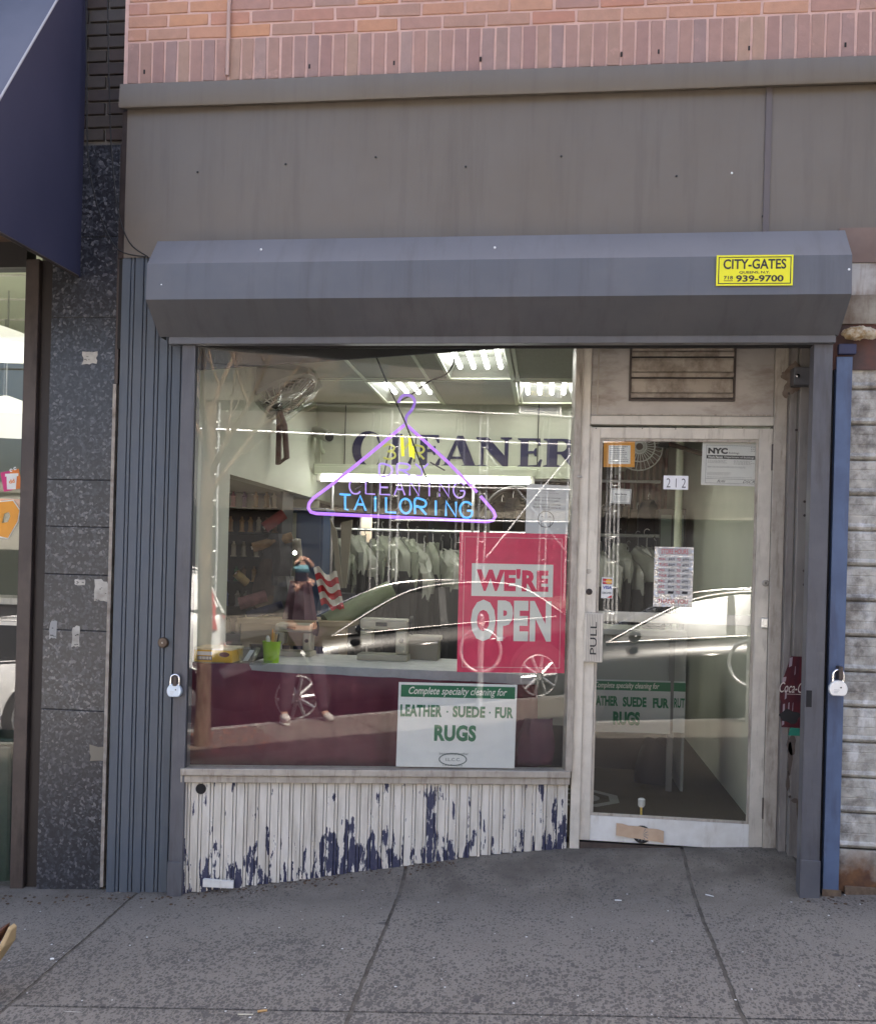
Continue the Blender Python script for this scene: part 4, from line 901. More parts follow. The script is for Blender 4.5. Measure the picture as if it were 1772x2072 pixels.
# ceiling with openings for the troffers
def cz(px, py):                                                    # where a ray meets the ceiling
    d = ray(px, py); return O3 + d * ((ZC - EYE) / d[2])
yl0, yl1 = float(cz(820, 770)[1]), float(cz(820, 812)[1]); xl0, xl1 = float(P(770, 800, 7.7)[0]), float(P(880, 800, 7.7)[0])
yl1 = min(yl1, YH - .06)
yc1 = float(cz(970, 764)[1]); yc0 = yc1 - 1.12; xc0, xc1 = float(P(912, 760, yc1)[0]), float(P(1035, 760, yc1)[0])
xr0, xr1 = float(P(1047, 800, 7.7)[0]), float(P(1160, 800, 7.7)[0])
TR = [(xl0, xl1, yl0, yl1), (xc0, xc1, yc0, yc1), (xr0, xr1, yl0, yl1)]
xs = sorted({XW0, XW1, *[t[0] for t in TR], *[t[1] for t in TR]}); ys = sorted({5.06, YB, *[t[2] for t in TR], *[t[3] for t in TR]})
cm = MB()
for i in range(len(xs) - 1):
    for j in range(len(ys) - 1):
        mx, my = (xs[i] + xs[i + 1]) / 2, (ys[j] + ys[j + 1]) / 2
        if any(t[0] < mx < t[1] and t[2] < my < t[3] for t in TR): continue
        cm.add([(xs[i], ys[j], ZC), (xs[i + 1], ys[j], ZC), (xs[i + 1], ys[j + 1], ZC), (xs[i], ys[j + 1], ZC)], [(3, 2, 1, 0)])
link('ceiling', cm, m_ceil, rm)
link('ceiling_void', MB().box(XW0, XW1, 5.0, YB, ZC + .2, ZC + .24), m_ceil, rm)
gm = MB()
for x in (xl0 - .02, xl1 + .01, xc1 + .03, xr0 - .03): gm.box(x, x + .02, 5.3, YH, ZC - .006, ZC - .0005)
for y in (yc1 + .02, yl0 - .03, yc0 - .02, 5.9): gm.box(XW0, XW1, y, y + .02, ZC - .0058, ZC - .0008)
link('ceiling_grid', gm, m_room2, rm)
for i, (x0, x1, y0, y1) in enumerate(TR):
    t = thing('ceiling_light', ['left rear recessed fluorescent ceiling light above the neon hanger', 'front middle recessed fluorescent ceiling light with four tubes', 'right rear recessed fluorescent ceiling light beside the window edge'][i], 'ceiling light', ((x0 + x1) / 2, (y0 + y1) / 2, ZC), 'recessed ceiling lights')
    h = .13
    link('housing', MB().add([(x0, y0, ZC), (x1, y0, ZC), (x1, y1, ZC), (x0, y1, ZC), (x0 + .05, y0 + .05, ZC + h), (x1 - .05, y0 + .05, ZC + h), (x1 - .05, y1 - .05, ZC + h), (x0 + .05, y1 - .05, ZC + h)],
                             [(0, 1, 5, 4), (1, 2, 6, 5), (2, 3, 7, 6), (3, 0, 4, 7), (4, 5, 6, 7)]), M('troffer_white', (.16, .165, .14), .4), t)
    link('trim', MB().box(x0 - .02, x1 + .02, y0 - .02, y0, ZC - .012, ZC - .001).box(x0 - .02, x1 + .02, y1, y1 + .02, ZC - .012, ZC - .001).box(x0 - .02, x0, y0, y1, ZC - .012, ZC - .001).box(x1, x1 + .02, y0, y1, ZC - .012, ZC - .001), m_room2, t)
    for k in range(4):
        x = x0 + (x1 - x0) * (.17 + .22 * k); link('tube', MB().cyl((x, y0 + .03, ZC + .055), (x, y1 - .08, ZC + .055), .0155, 10), m_tube, t, smoothf=True)
    for x in (x0 + .055, x1 - .055): link('reflector_strip', MB().box(x - .004, x + .004, y0 + .1, y1 - .2, ZC + .05, ZC + .06), m_chrome, t)
# surface strip light below the lettering
y = YH - .12; a, c = P(651, 966, y), P(1071, 976, y)
t = thing('strip_light', 'long fluorescent strip light under the painted letters', 'strip light', (a + c) / 2)
zm = (a[2] + c[2]) / 2
link('tube', MB().cyl((a[0], y, zm), (c[0], y, zm), .0235, 12), m_tube, t, smoothf=True)
link('fixture', MB().box(a[0] - .05, c[0] + .05, y - .04, YH - .061, zm + .034, zm + .09), m_room2, t, bev=.004)
for x in (a[0] - .02, c[0] + .02): link('lamp_holder', MB().box(x - .018, x + .018, y - .012, y + .012, zm - .024, zm + .034), m_white, t)
for px, pa, pb in ((650, 880, 935), (700, 820, 955), (1090, 815, 960)):
    q0, q1 = P(px, pa, YH - .02), P(px, pb, YH - .02)
    single('hanging_chain', {650: 'white cord running down from the security camera', 700: 'thin cord on the header wall left of the letters', 1090: 'dark chain hanging in front of the last painted letters'}[px], 'cord', MB().cyl((q0[0], YH - .02, q0[2]), (q0[0], YH - .02, q1[2]), .004, 6), {650: m_room2, 700: m_ink, 1090: m_ink}[px])
# painted letters
def arcp(cx, cy, rx, ry, a0, a1, n=22): return [(cx + rx * math.cos(a), cy + ry * math.sin(a)) for a in np.linspace(rad(a0), rad(a1), n)]
GL = {
 'C': [arcp(.52, .5, .52, .51, 50, 312) + [(.9, .3), (.86, .16)] + arcp(.66, .5, .42, .44, 305, 60)[0:0] + arcp(.64, .5, .36, .45, 300, 62) + [(.78, .84), (.86, .68), (.91, .68)]],
 'L': [[(0, 0), (.9, 0), (1, .3), (.92, .31), (.76, .09), (.42, .07), (.42, .92), (.55, .95), (.55, 1), (0, 1), (0, .95), (.12, .92), (.12, .08), (0, .05)]],
 'E': [[(0, 0), (.92, 0), (1, .27), (.92, .29), (.76, .09), (.43, .07), (.43, .47), (.64, .48), (.7, .38), (.77, .38), (.77, .66), (.7, .66), (.64, .57), (.43, .56), (.43, .93), (.72, .92), (.86, .75), (.93, .76), (.9, 1), (0, 1), (0, .95), (.12, .92), (.12, .08), (0, .05)]],
 'A': [[(0, 0), (.34, 0), (.34, .05), (.23, .09), (.3, .27), (.6, .27), (.66, .09), (.56, .05), (.56, 0), (1.04, 0), (1.04, .05), (.95, .09), (.62, 1.02), (.46, 1.02), (.12, .09), (0, .05)], [(.33, .35), (.45, .72), (.57, .35)]],
 'N': [[(0, 0), (.34, 0), (.34, .05), (.22, .09), (.22, .7), (.83, -.03), (.93, -.03), (.93, .92), (1.02, .95), (1.02, 1), (.7, 1), (.7, .95), (.82, .91), (.82, .4), (.34, 1), (0, 1), (0, .95), (.13, .86), (.13, .09), (0, .05)]],
 'R': [[(0, 0), (.5, 0), (.5, .05), (.4, .09), (.4, .46), (.5, .45), (.8, .0), (1.12, 0), (1.12, .05), (1.02, .09), (.76, .48)] + arcp(.58, .73, .36, .27, -55, 90, 14) + [(0, 1), (0, .95), (.1, .92), (.1, .09), (0, .05)], [(.4, .55), (.4, .92), (.5, .92)] + arcp(.5, .735, .16, .185, 80, -80, 10)],
}
wt = thing('wall_lettering', 'big dark navy painted serif letters on the pale green header wall', 'lettering', (-.4, YH, hzb))
m_let = M('navy_letter', (.022, .02, .07), .5)
for ch, xa, xb, yt, yb in (('C', 712, 776, 873, 947), ('L', 786, 836, 878, 947), ('E', 843, 893, 880, 946), ('A', 889, 966, 883, 946), ('N', 962, 1034, 885, 946), ('E', 1046, 1098, 887, 946), ('R', 1098, 1171, 888, 946)):
    a, c = P(xa, yb, YH), P(xb, yt, YH); zb2 = float(P((xa + xb) / 2, yb, YH)[2]); zt2 = float(P((xa + xb) / 2, yt, YH)[2])
    mb = outline_mb(GL[ch], .003).xf(lambda p: np.array([a[0] + p[0] * (c[0] - a[0]), YH - .0045 + p[2], zb2 + p[1] * (zt2 - zb2)]))
    link('letter_' + ch.lower(), mb, m_let, wt)
# wall fan in a plastic bag
fc = P(548, 805, 6.75); fn = thing('wall_fan', 'grey wall fan wrapped in a clear plastic bag, on the left wall', 'fan', (XW0, 6.75, fc[2]))
axis = Vector((.52, -.1, -.85)).normalized(); rt = axis.to_track_quat('Z', 'Y').to_matrix(); R = float(100 * 6.75 / PF)
def fx(mb): return mb.xf(lambda p: np.array(fc) + np.array(rt @ Vector(p)))
mf = M('fan_grey', (.4, .4, .38), .5)
cg = MB()
for k in range(40):
    a = 2 * math.pi * k / 40; cg.tube([(R * math.cos(a) * s_, R * math.sin(a) * s_, h_) for s_, h_ in ((.16, .07), (.6, .075), (.92, .05), (1, 0), (.92, -.05), (.5, -.085))], .004, 4)
for s_, h_ in ((.95, .04), (1.0, 0), (.95, -.04), (.6, .075), (.35, .074)): cg.tube([(R * s_ * math.cos(a), R * s_ * math.sin(a), h_) for a in np.linspace(0, 2 * math.pi, 33)[:-1]], .004, 5, closed=True)
link('cage', fx(cg), M('fan_wire', (.62, .62, .58), .5), fn)
link('drum', fx(MB().lathe([(R * 1.0, -.1), (R * 1.03, -.04), (R * 1.03, .035), (R * .95, .05), (R * .94, .03), (R * .98, -.09)], (0, 0, 0), 'z', 36)), M('fan_pale', (.46, .46, .42), .5), fn, smoothf=True)
link('back_plate', fx(MB().lathe([(R * .97, -.09), (R * .3, -.11), (.02, -.11)], (0, 0, 0), 'z', 30)), M('fan_back_grey', (.1, .1, .095), .7), fn)  # even dark grey disc behind the blades
bl = MB()
for k in range(3):
    a0 = 2 * math.pi * k / 3; bl.add([(R * r_ * math.cos(a0 + o_), R * r_ * math.sin(a0 + o_), z_) for r_, o_, z_ in ((.12, 0, .01), (.85, -.1, .03), (.9, .45, 0), (.7, .75, -.03), (.14, .7, -.02))], [(0, 1, 2, 3, 4)])
link('blade', fx(bl), M('fan_blade', (.45, .46, .45), .4), fn)
link('motor', fx(MB().lathe([(.05, -.22), (.075, -.2), (.08, -.1), (.06, -.06)], (0, 0, 0), 'z', 16)), mf, fn, smoothf=True)
bx_ = P(488, 790, 6.8); link('bracket', MB().box(XW0, XW0 + .06, 6.68, 6.9, fc[2] - .05, fc[2] + .13).tube([(XW0 + .03, 6.8, fc[2] + .03), (fc[0] - .12, 6.85, fc[2] + .1)], .03, 8), m_black, fn)
def plastic():
    m, t, p = newmat('clear_plastic'); t.nodes.remove(p); out = t.nodes['Material Output']
    tr_ = nd(t, 'BsdfTransparent', Color=(.9, .92, .9, 1)); gl_ = nd(t, 'BsdfGlossy', Roughness=.12); df = nd(t, 'BsdfDiffuse', Color=(.7, .72, .7, 1)); m1 = nd(t, 'MixShader'); m2 = nd(t, 'MixShader'); fr_ = nd(t, 'Fresnel', IOR=1.45)
    m1.inputs[0].default_value = .035; t.links.new(tr_.outputs[0], m1.inputs[1]); t.links.new(df.outputs[0], m1.inputs[2]); t.links.new(math_(t, 'MULTIPLY', fr_.outputs[0], .4), m2.inputs[0]); t.links.new(m1.outputs[0], m2.inputs[1]); t.links.new(gl_.outputs[0], m2.inputs[2]); t.links.new(m2.outputs[0], out.inputs[0])
    b_ = nd(t, 'Bump', Strength=.5, Distance=.02); t.links.new(noise(t, pos(t), 9, 2), b_.inputs['Height']); t.links.new(b_.outputs[0], gl_.inputs['Normal']); return m
m_plas = plastic()
pb = MB(); prof_ = [(.05, -.17), (.5 * R, -.17), (R * 1.04, -.11), (R * 1.08, 0), (R * 1.03, .08), (R * .7, .1), (.02, .1)]
pb.lathe(prof_, (0, 0, 0), 'z', 26); r7 = random.Random(7); pb.v = [(p[0] * (1 + r7.uniform(-.05, .06)), p[1] * (1 + r7.uniform(-.05, .06)), p[2] + r7.uniform(-.015, .015)) for p in pb.v]
link('plastic_bag', fx(pb), m_plas, fn)
q = P(506, 880, 6.9); link('hanging_strap', MB().tube([(XW0 + .03, 6.85, fc[2] - .03), (XW0 + .1, 6.8, q[2] + .05), (XW0 + .12, 6.8, q[2] - .16), (XW0 + .06, 6.82, q[2] - .2), (XW0 + .05, 6.85, fc[2] - .06)], .02, 8), M('brown_strap', (.08, .035, .03), .6), fn)
# security camera
q = P(655, 880, YH - .15); s_ = thing('security_camera', 'small beige bullet security camera on the header wall corner', 'camera', (q[0] - .05, YH, q[2] - .1))
link('body', MB().cyl((q[0] - .07, YH - .12, q[2] + .03), (q[0] + .07, YH - .28, q[2] - .03), .045, 14), M('camera_beige', (.42, .42, .36), .5), s_, smoothf=True)
link('lens', MB().cyl((q[0] + .071, YH - .281, q[2] - .03), (q[0] + .078, YH - .289, q[2] - .033), .034, 14), m_black, s_)
link('mount', MB().tube([(q[0] - .03, YH, q[2] - .12), (q[0] - .03, YH - .1, q[2] - .1), (q[0] - .03, YH - .15, q[2] - .01)], .014, 8), m_room2, s_)
# counter table in the window, with the maroon cloth below it
ty = 6.0; tzf = float(P(800, 1358, ty)[2]); t0 = float(P(505, 1345, ty)[0]); t1 = float(P(1082, 1372, ty)[0]); th = float(P(600, 1340, ty)[2] - P(600, 1362, ty)[2])
tt = float(P(506, 1341, ty)[2])
ct = thing('work_counter', 'long white work counter standing just inside the window', 'counter', ((t0 + t1) / 2, 6.3, FZ))
link('top', MB().hexa([(t0, ty, tt - .062), (t1, ty, tt - .108), (t1, 6.75, tt - .05), (t0, 6.75, tt - .05)], [(t0, ty, tt), (t1, ty, tt), (t1, 6.75, tt), (t0, 6.75, tt)]), M('counter_white', (.72, .73, .69), .5, 0, (.6, .61, .57), 9, grime=(.3, .3, .27), gs=(16, 8, 14), glo=.66, ghi=.75), ct, bev=.004)
link('back_panel', MB().box(t0, t1, 6.7, 6.74, FZ, tt - .06), M('counter_dark', (.03, .03, .032), .8), ct)
for x in (t0 + .05, t1 - .05): link('leg', MB().box(x - .025, x + .025, ty + .1, ty + .15, FZ, tt - .06 if x < 0 - 1 else tt - .1), m_steel, ct)
# maroon cloth: hung behind the lower glass
CU0, CZ0 = float((W(505, 1358, -.18) - W0) @ WU), float(W(505, 1358, -.18)[2]); CU1, CZ1 = float((W(1082, 1387, -.18) - W0) @ WU), float(W(1082, 1387, -.18)[2]); CZL = float(W(450, 1343, -.18)[2])
cl = MB(); nx, nz = 90, 8; ua, uc = wl - .02, wr - .0
vs = []
for j in range(nz + 1):
    for i in range(nx + 1):
        u = ua + (uc - .11 - ua) * i / nx; fz = j / nz
        d = -.16 + .012 * math.sin(u * 17 + .5 * math.sin(u * 7)) + .007 * math.sin(u * 43) - .05 * fz
        p = wp(u, 0, d); z0 = zg0 - .03; z1 = CZL if u < CU0 else CZ0 + (CZ1 - CZ0) * (u - CU0) / (CU1 - CU0)
        vs.append((p[0], p[1], z0 + (z1 - z0) * fz))
cl.add(vs, [(j * (nx + 1) + i, j * (nx + 1) + i + 1, (j + 1) * (nx + 1) + i + 1, (j + 1) * (nx + 1) + i) for j in range(nz) for i in range(nx)])
o = single('window_curtain', 'dark maroon cloth hung below the white counter behind the glass', 'curtain', cl, m_maroon, smoothf=True); o.modifiers.new('t', 'SOLIDIFY').thickness = .003
cb = MB(); vs = []
q = W(1082, 1500, -.1)
for j in range(10):
    for i in range(14):
        a = i / 13 * math.pi; fz = j / 9; r_ = .085 * (1 - .35 * abs(fz - .4)) + .012 * math.sin(5 * a + fz * 3)
        p = q + WU * (-r_ * math.cos(a) * 1.1 + .02 * fz) + WN * (r_ * .5 * math.sin(a)); vs.append((p[0], p[1], zg0 + .005 + (.24) * fz))
cb.add(vs, [(j * 14 + i, j * 14 + i + 1, (j + 1) * 14 + i + 1, (j + 1) * 14 + i) for j in range(9) for i in range(13)])
o = single('bundled_cloth', 'gathered end of the maroon cloth beside the specialty cleaning poster', 'cloth', cb, M('plum_cloth', (.055, .016, .03), .8, 0, (.08, .02, .035), 6), smoothf=True); o.modifiers.new('t', 'SOLIDIFY').thickness = .003
# box, bowl and cup at the left end of the counter
BY = 5.35
a, c = P(392, 1340, BY), P(470, 1340, BY); bh = float(P(430, 1312, BY)[2] - P(430, 1340, BY)[2]) ; bz = tt - .0
led = thing('window_ledge', 'narrow clear shelf carrying the yellow box left of the counter', 'ledge', (a[0], 5.45, tt))
zl_ = float(P(430, 1340, BY)[2])
link('ledge', MB().box(XW0 + .001, float(P(530, 1340, BY)[0]), BY + .01, BY + .22, zl_ - .008, zl_ - .001), m_plas, led)
yb_ = thing('yellow_box', 'flat yellow cardboard box with white labels at the left of the window', 'box', ((a[0] + c[0]) / 2, 6.0, zl_))
link('carton', MB().box(a[0], c[0], BY, BY + .2, zl_, zl_ + bh), M('box_yellow', (.72, .42, .02), .45), yb_, bev=.003)
link('lid', MB().box(a[0] - .001, c[0] + .002, BY - .002, BY + .202, zl_ + bh * .88, zl_ + bh * 1.04), M('box_lid', (.7, .6, .38), .5), yb_, bev=.002)
bl_ = c[0] - a[0]; mb = MB().box(a[0] + bl_ * .1, a[0] + bl_ * .48, BY - .0025, BY - .001, zl_ + bh * .5, zl_ + bh * .76); link('white_label', mb, m_paper, yb_)
mb = MB().box(a[0] + bl_ * .1, a[0] + bl_ * .48, BY - .0025, BY - .001, zl_ + bh * .14, zl_ + bh * .44); link('barcode_label', mb, M('label_grey', (.12, .11, .1), .6), yb_)
mb = MB()
for i in range(12):
    x = a[0] + bl_ * (.12 + .028 * i); mb.box(x, x + .002 * (1 + i % 3), BY - .0032, BY - .0026, zl_ + bh * .2, zl_ + bh * .4)
link('print', mb, m_paper, yb_)
link('oval_emblem', MB().slab([(a[0] + bl_ * .8 + bl_ * .13 * math.cos(t_), BY - .003, zl_ + bh * .58 + bh * .18 * math.sin(t_)) for t_ in np.linspace(0, 2 * math.pi, 21)[:-1]], (0, .002, 0)), M('emblem_brown', (.12, .02, .02), .4), yb_)
q = P(498, 1322, BY + .09); bw_ = thing('glass_bowl', 'clear plastic bowl between the yellow box and the green cup', 'bowl', (q[0], BY + .1, zl_))
r_ = 27 * 5.4 / PF
link('bowl', MB().lathe([(r_ * .55, 0), (r_ * .6, .004), (r_ * .9, .055), (r_ * 1.02, .072), (r_ * .98, .072), (r_ * .86, .055), (r_ * .5, .008)], (q[0], BY + .12, zl_), 'z', 24), m_plas, bw_, smoothf=True)
link('paper_slip', MB().slab([(q[0] - .02, BY + .1, zl_ + .004), (q[0] + .008, BY + .1, zl_ + .004), (q[0] + .035, BY + .13, zl_ + .06), (q[0] + .01, BY + .13, zl_ + .06)], (0, .001, 0)), m_paper, bw_)
q = P(549, 1342, 6.06); rc = 19 * 6.06 / PF; hc = 43 * 6.06 / PF
gc = thing('green_cup', 'bright lime green cup full of pencils on the white counter', 'cup', (q[0], 6.06, tt))
link('cup', MB().lathe([(rc * .8, 0), (rc * .82, .002), (rc, hc), (rc * 1.04, hc), (rc * 1.04, hc + .004), (rc * .95, hc + .004), (rc * .78, .006)], (q[0], 6.06, tt), 'z', 26), M('lime_plastic', (.36, .68, .01), .4), gc, smoothf=True)
for dx, dy, hh, mm, rr_, nm in ((.0, .01, .075, m_orange, .005, 'pencil'), (.012, -.01, .06, M('pencil_ochre', (.65, .38, .08), .5), .005, 'pencil'), (-.02, .01, .035, m_paper, .013, 'marker'), (.026, .012, .05, m_black, .005, 'pen'), (.015, .018, .045, M('wood_stick', (.5, .36, .2), .6), .009, 'ruler_stick')):
    link(nm, MB().tube([(q[0] + dx * .5, 6.06 + dy, tt + .02), (q[0] + dx * 1.4, 6.06 + dy * 1.4, tt + hc + hh - .012), (q[0] + dx * 1.45, 6.06 + dy * 1.4, tt + hc + hh)], [rr_, rr_, rr_ * .4], 8), mm, gc)

# dim rear of the shop: shelves of thread, clothes rails, machines
dk = M('rack_black', (.02, .02, .02), .6)
sa, sb_ = P(437, 990, 7.4), P(560, 1225, 7.4)
sx0_, sx1_ = -2.8, float(P(570, 1100, 7.4)[0])
sh_ = thing('thread_shelf', 'dark shelving unit crowded with sewing thread by the left wall', 'shelf', ((sx0_ + sx1_) / 2, 7.55, FZ))
link('upright', MB().box(sx0_, sx0_ + .02, 7.4, 7.7, FZ, 2.25), dk, sh_); link('upright', MB().box(sx1_ - .02, sx1_, 7.4, 7.7, FZ, 2.25), dk, sh_)
link('back', MB().box(sx0_, sx1_, 7.7, 7.72, FZ, 2.2), M('shelf_back', (.04, .035, .03), .8), sh_)
SZ = [1.02, 1.22, 1.4, 1.58, 1.76, 1.94]
for z in SZ: link('shelf_board', MB().box(sx0_ + .021, sx1_ - .021, 7.42, 7.69, z - .014, z), dk, sh_)
sm = MB().lathe([(.024, 0), (.024, .006), (.017, .01), (.017, .075), (.022, .08), (.008, .1), (.008, .112)], (0, 0, 0), 'z', 10)
cols = [(.3, .06, .05), (.05, .08, .25), (.5, .45, .35), (.06, .05, .05), (.35, .2, .07), (.08, .2, .1), (.42, .12, .16), (.6, .58, .55), (.22, .14, .1), (.14, .06, .18)]
protos = []
for i, c_ in enumerate(cols):
    me = MB(); me.v, me.f = list(sm.v), list(sm.f); protos.append((me, M('thread_%s' % 'abcdefghij'[i], c_, .7)))
first = {}
r5 = random.Random(5)
cname = ['brick red', 'navy', 'beige', 'black', 'ochre brown', 'bottle green', 'rose', 'pale', 'dark brown', 'violet']
for z in SZ:
    x = sx0_ + .06
    while x < sx1_ - .05:
        k = r5.randrange(10)
        if k not in first:
            me, mt = protos[k]; first[k] = single('thread_spool', '%s spool of sewing thread on the dark shelf by the left wall' % cname[k], 'thread spool', me, mt, loc=(0, 0, 0), group='thread spools on the dark shelf', smoothf=True); o = first[k]
        else:
            o = first[k].copy(); C.objects.link(o)
        o.location = (x, 7.47 + r5.uniform(0, .05), z + .0005); x += .056 + r5.uniform(0, .03)
# clothes in plastic bags
m_bagp = M('garment_bag', (.36, .375, .3), .25, 0, (.2, .225, .165), 9, .35, .65, (1, 1, .4), bmp=.3, bs=14)
m_bagl = M('dark_clothes', (.02, .022, .025), .6, 0, (.05, .046, .042), 5, stretch=(1, 1, .15))
t_ = m_bagp.node_tree; p_ = t_.nodes['Principled BSDF']; oi = nd(t_, 'ObjectInfo'); src = p_.inputs['Base Color'].links[0].from_socket
t_.links.new(mixc(t_, math_(t_, 'MULTIPLY', oi.outputs['Random'], .8), src, (.5, .5, .45)), p_.inputs['Base Color'])
def garment(x, y, z, wd=.44, ln=1.0, seed=0):
    rj = random.Random(seed); J = lambda k: rj.uniform(-k, k)
    t = thing('bagged_garment', 'dry cleaned garment in a clear bag hanging on the rail', 'garment', (x, y, z), 'bagged garments on the rear rail')
    hook = [(x, y, z - .06), (x, y, z), (x + .0, y, z + .02)] + [(x, y + .025 * math.sin(a) * 1, z + .045 - .025 * math.cos(a)) for a in np.linspace(0, 4, 8)]
    link('hook', MB().tube(hook, .003, 6), m_steel, t)
    g_ = MB(); n_ = 9; secs = [(0, .03), (-.02, .12), (-.09, .75), (-.14, .97), (-.2, 1.), (-.28, .96)]
    vs_ = []
    for dz, k_ in secs:
        for i in range(n_):
            a = i / (n_ - 1) * 2 - 1; vs_.append((x + .045 * (1 - a * a) + J(.018), y + a * wd / 2 * k_ + J(.012), z - .06 + dz + J(.014) - (.09 * rj.random() if dz < -.25 else 0)))
        for i in range(n_)[::-1]:
            a = i / (n_ - 1) * 2 - 1; vs_.append((x - .045 * (1 - a * a) + J(.018), y + a * wd / 2 * k_ + J(.012), z - .06 + dz + J(.014) - (.09 * rj.random() if dz < -.25 else 0)))
    m_ = 2 * n_; g_.add(vs_, [(j * m_ + i, j * m_ + (i + 1) % m_, (j + 1) * m_ + (i + 1) % m_, (j + 1) * m_ + i) for j in range(len(secs) - 1) for i in range(m_)])
    link('shoulder_cover', g_, m_bagp, t, smoothf=True)
    sk = MB(); vs_ = []
    for j in range(6):
        f_ = j / 5
        for i in range(16):
            a = i / 16 * 2 * math.pi; k_ = 1 + .12 * math.sin(a * 6 + f_ * 3) * f_
            vs_.append((x + .05 * math.sin(a) * k_, y + wd / 2 * .93 * math.cos(a) * (1 - .06 * f_), z - .06 - .285 - f_ * (ln - .3)))
    sk.add(vs_, [(j * 16 + i, j * 16 + (i + 1) % 16, (j + 1) * 16 + (i + 1) % 16, (j + 1) * 16 + i) for j in range(5) for i in range(16)])
    link('clothes', sk, m_bagl, t, smoothf=True)
    return t
gr = float(P(800, 1078, 8.6)[2]); gx = [float(P(px, 1100, 8.6)[0]) for px in (690, 930)]
rk = thing('clothes_rail', 'black steel clothes rail across the rear of the shop', 'clothes rail', ((gx[0] + gx[1]) / 2, 8.6, FZ))
link('rail', MB().cyl((gx[0] - .1, 8.6, gr + .02), (XW1 - .3, 8.6, gr + .02), .014, 10), m_steel, rk)
for x in (gx[0] - .08, gx[1] + .1): link('post', MB().cyl((x, 8.6, FZ), (x, 8.6, 2.28), .016, 10), m_steel, rk)
link('upper_rail', MB().cyl((gx[0] - .08, 8.6, 2.26), (XW1 - .3, 8.6, 2.26), .012, 10), m_steel, rk)
proto_g = garment(gx[0], 8.6, gr); PG = [proto_g] + [garment(gx[0] + .02 * k, 8.6, gr, seed=k) for k in (1, 2, 3)]
n_g = 15
for i in range(1, n_g):
    c_ = PG[i] if i < 4 else copy_tree(PG[i % 4]); x = gx[0] + (gx[1] - gx[0]) * i / (n_g - 1.); c_.location = (x + r5.uniform(-.01, .01), 8.6 + r5.uniform(-.04, .02), gr + r5.uniform(-.05, .03) - .05 * (i > 9)); c_.scale = (1 + r5.uniform(-.1, .5), r5.uniform(.8, 1.15), r5.uniform(.85, 1.15)); c_.rotation_euler.z = rad(r5.uniform(18, 42))
proto_g.rotation_euler.z = rad(30)
for i in range(7):
    c_ = copy_tree(PG[i % 4]); c_.location = (float(P(1215 + 19 * i, 1100, 8.9)[0]), 8.9 + r5.uniform(-.1, .1), gr - .02 + r5.uniform(-.1, .1)); c_.rotation_euler.z = rad(r5.uniform(20, 60)); c_['label'] = 'dry cleaned garment in a clear bag seen through the door glass'; c_['group'] = 'bagged garments behind the door'
# added dark garments, a screen that keeps the rear of the shop dark
m_bd = [M('dark_suit_black', (.014, .014, .016), .8, 0, (.03, .03, .033), 6, stretch=(1, 1, .2)), M('dark_suit_brown', (.035, .025, .02), .8), M('dark_suit_blue', (.02, .025, .04), .8)]
def suit(x, y, z, mt):
    t = thing('screen_suit', 'dark garment added as a screen at the rear below the letters', 'garment', (x, y, z), 'added dark garments screening the rear'); b_ = MB(); vs_ = []
    for hw_, dz in ((.02, -.02), (.13, -.06), (.2, -.12), (.22, -.2), (.21, -.6), (.23, -1.15)):
        for i in range(14):
            a = i / 14 * 2 * math.pi; k_ = 1 + .1 * math.sin(5 * a + dz * 4); vs_.append((x + hw_ * math.cos(a) * k_, y + .05 * math.sin(a) * k_, z + dz))
    b_.add(vs_, [(j * 14 + i, j * 14 + (i + 1) % 14, (j + 1) * 14 + (i + 1) % 14, (j + 1) * 14 + i) for j in range(5) for i in range(14)] + [tuple(range(14)), tuple(range(70, 84))]); link('cloth', b_, mt, t, smoothf=True)
    link('hook', MB().tube([(x, y, z - .02), (x, y, z + .02), (x + .02, y, z + .04), (x + .03, y, z + .02)], .003, 5), m_steel, t); return t
ps_ = [suit(-.9, 9.3, 2.2, m) for m in m_bd]
for i in range(24):
    c_ = ps_[i] if i < 3 else copy_tree(ps_[i % 3]); c_.location = (-1.35 + .095 * i, 9.25 + r5.uniform(-.1, .1), 2.12 + r5.uniform(-.06, .06)); c_.rotation_euler.z = rad(r5.uniform(25, 75))
# conveyor arch
ac = P(1043, 1065, 8.0); ar = 62 * 8.0 / PF
cv = thing('conveyor_rail', 'dark curved garment conveyor rail rising behind the neon hanger', 'conveyor', (ac[0], 8.0, FZ))
link('arch', MB().tube([(ac[0] + 1.12 * ar * math.cos(a), 8.0, ac[2] + ar * 1.25 * math.sin(a)) for a in np.linspace(-.15, math.pi + .2, 26)], .017, 8), M('arch_dark', (.05, .045, .04), .5), cv, smoothf=True)
link('support', MB().cyl((ac[0] + ar * .75, 8.0, FZ), (ac[0] + ar * .75, 8.0, ac[2] + ar * .8), .014, 8), m_steel, cv)
link('support', MB().cyl((ac[0] - ar * .9, 8.0, FZ), (ac[0] - ar * .9, 8.0, ac[2] + ar * .5), .014, 8), m_steel, cv)
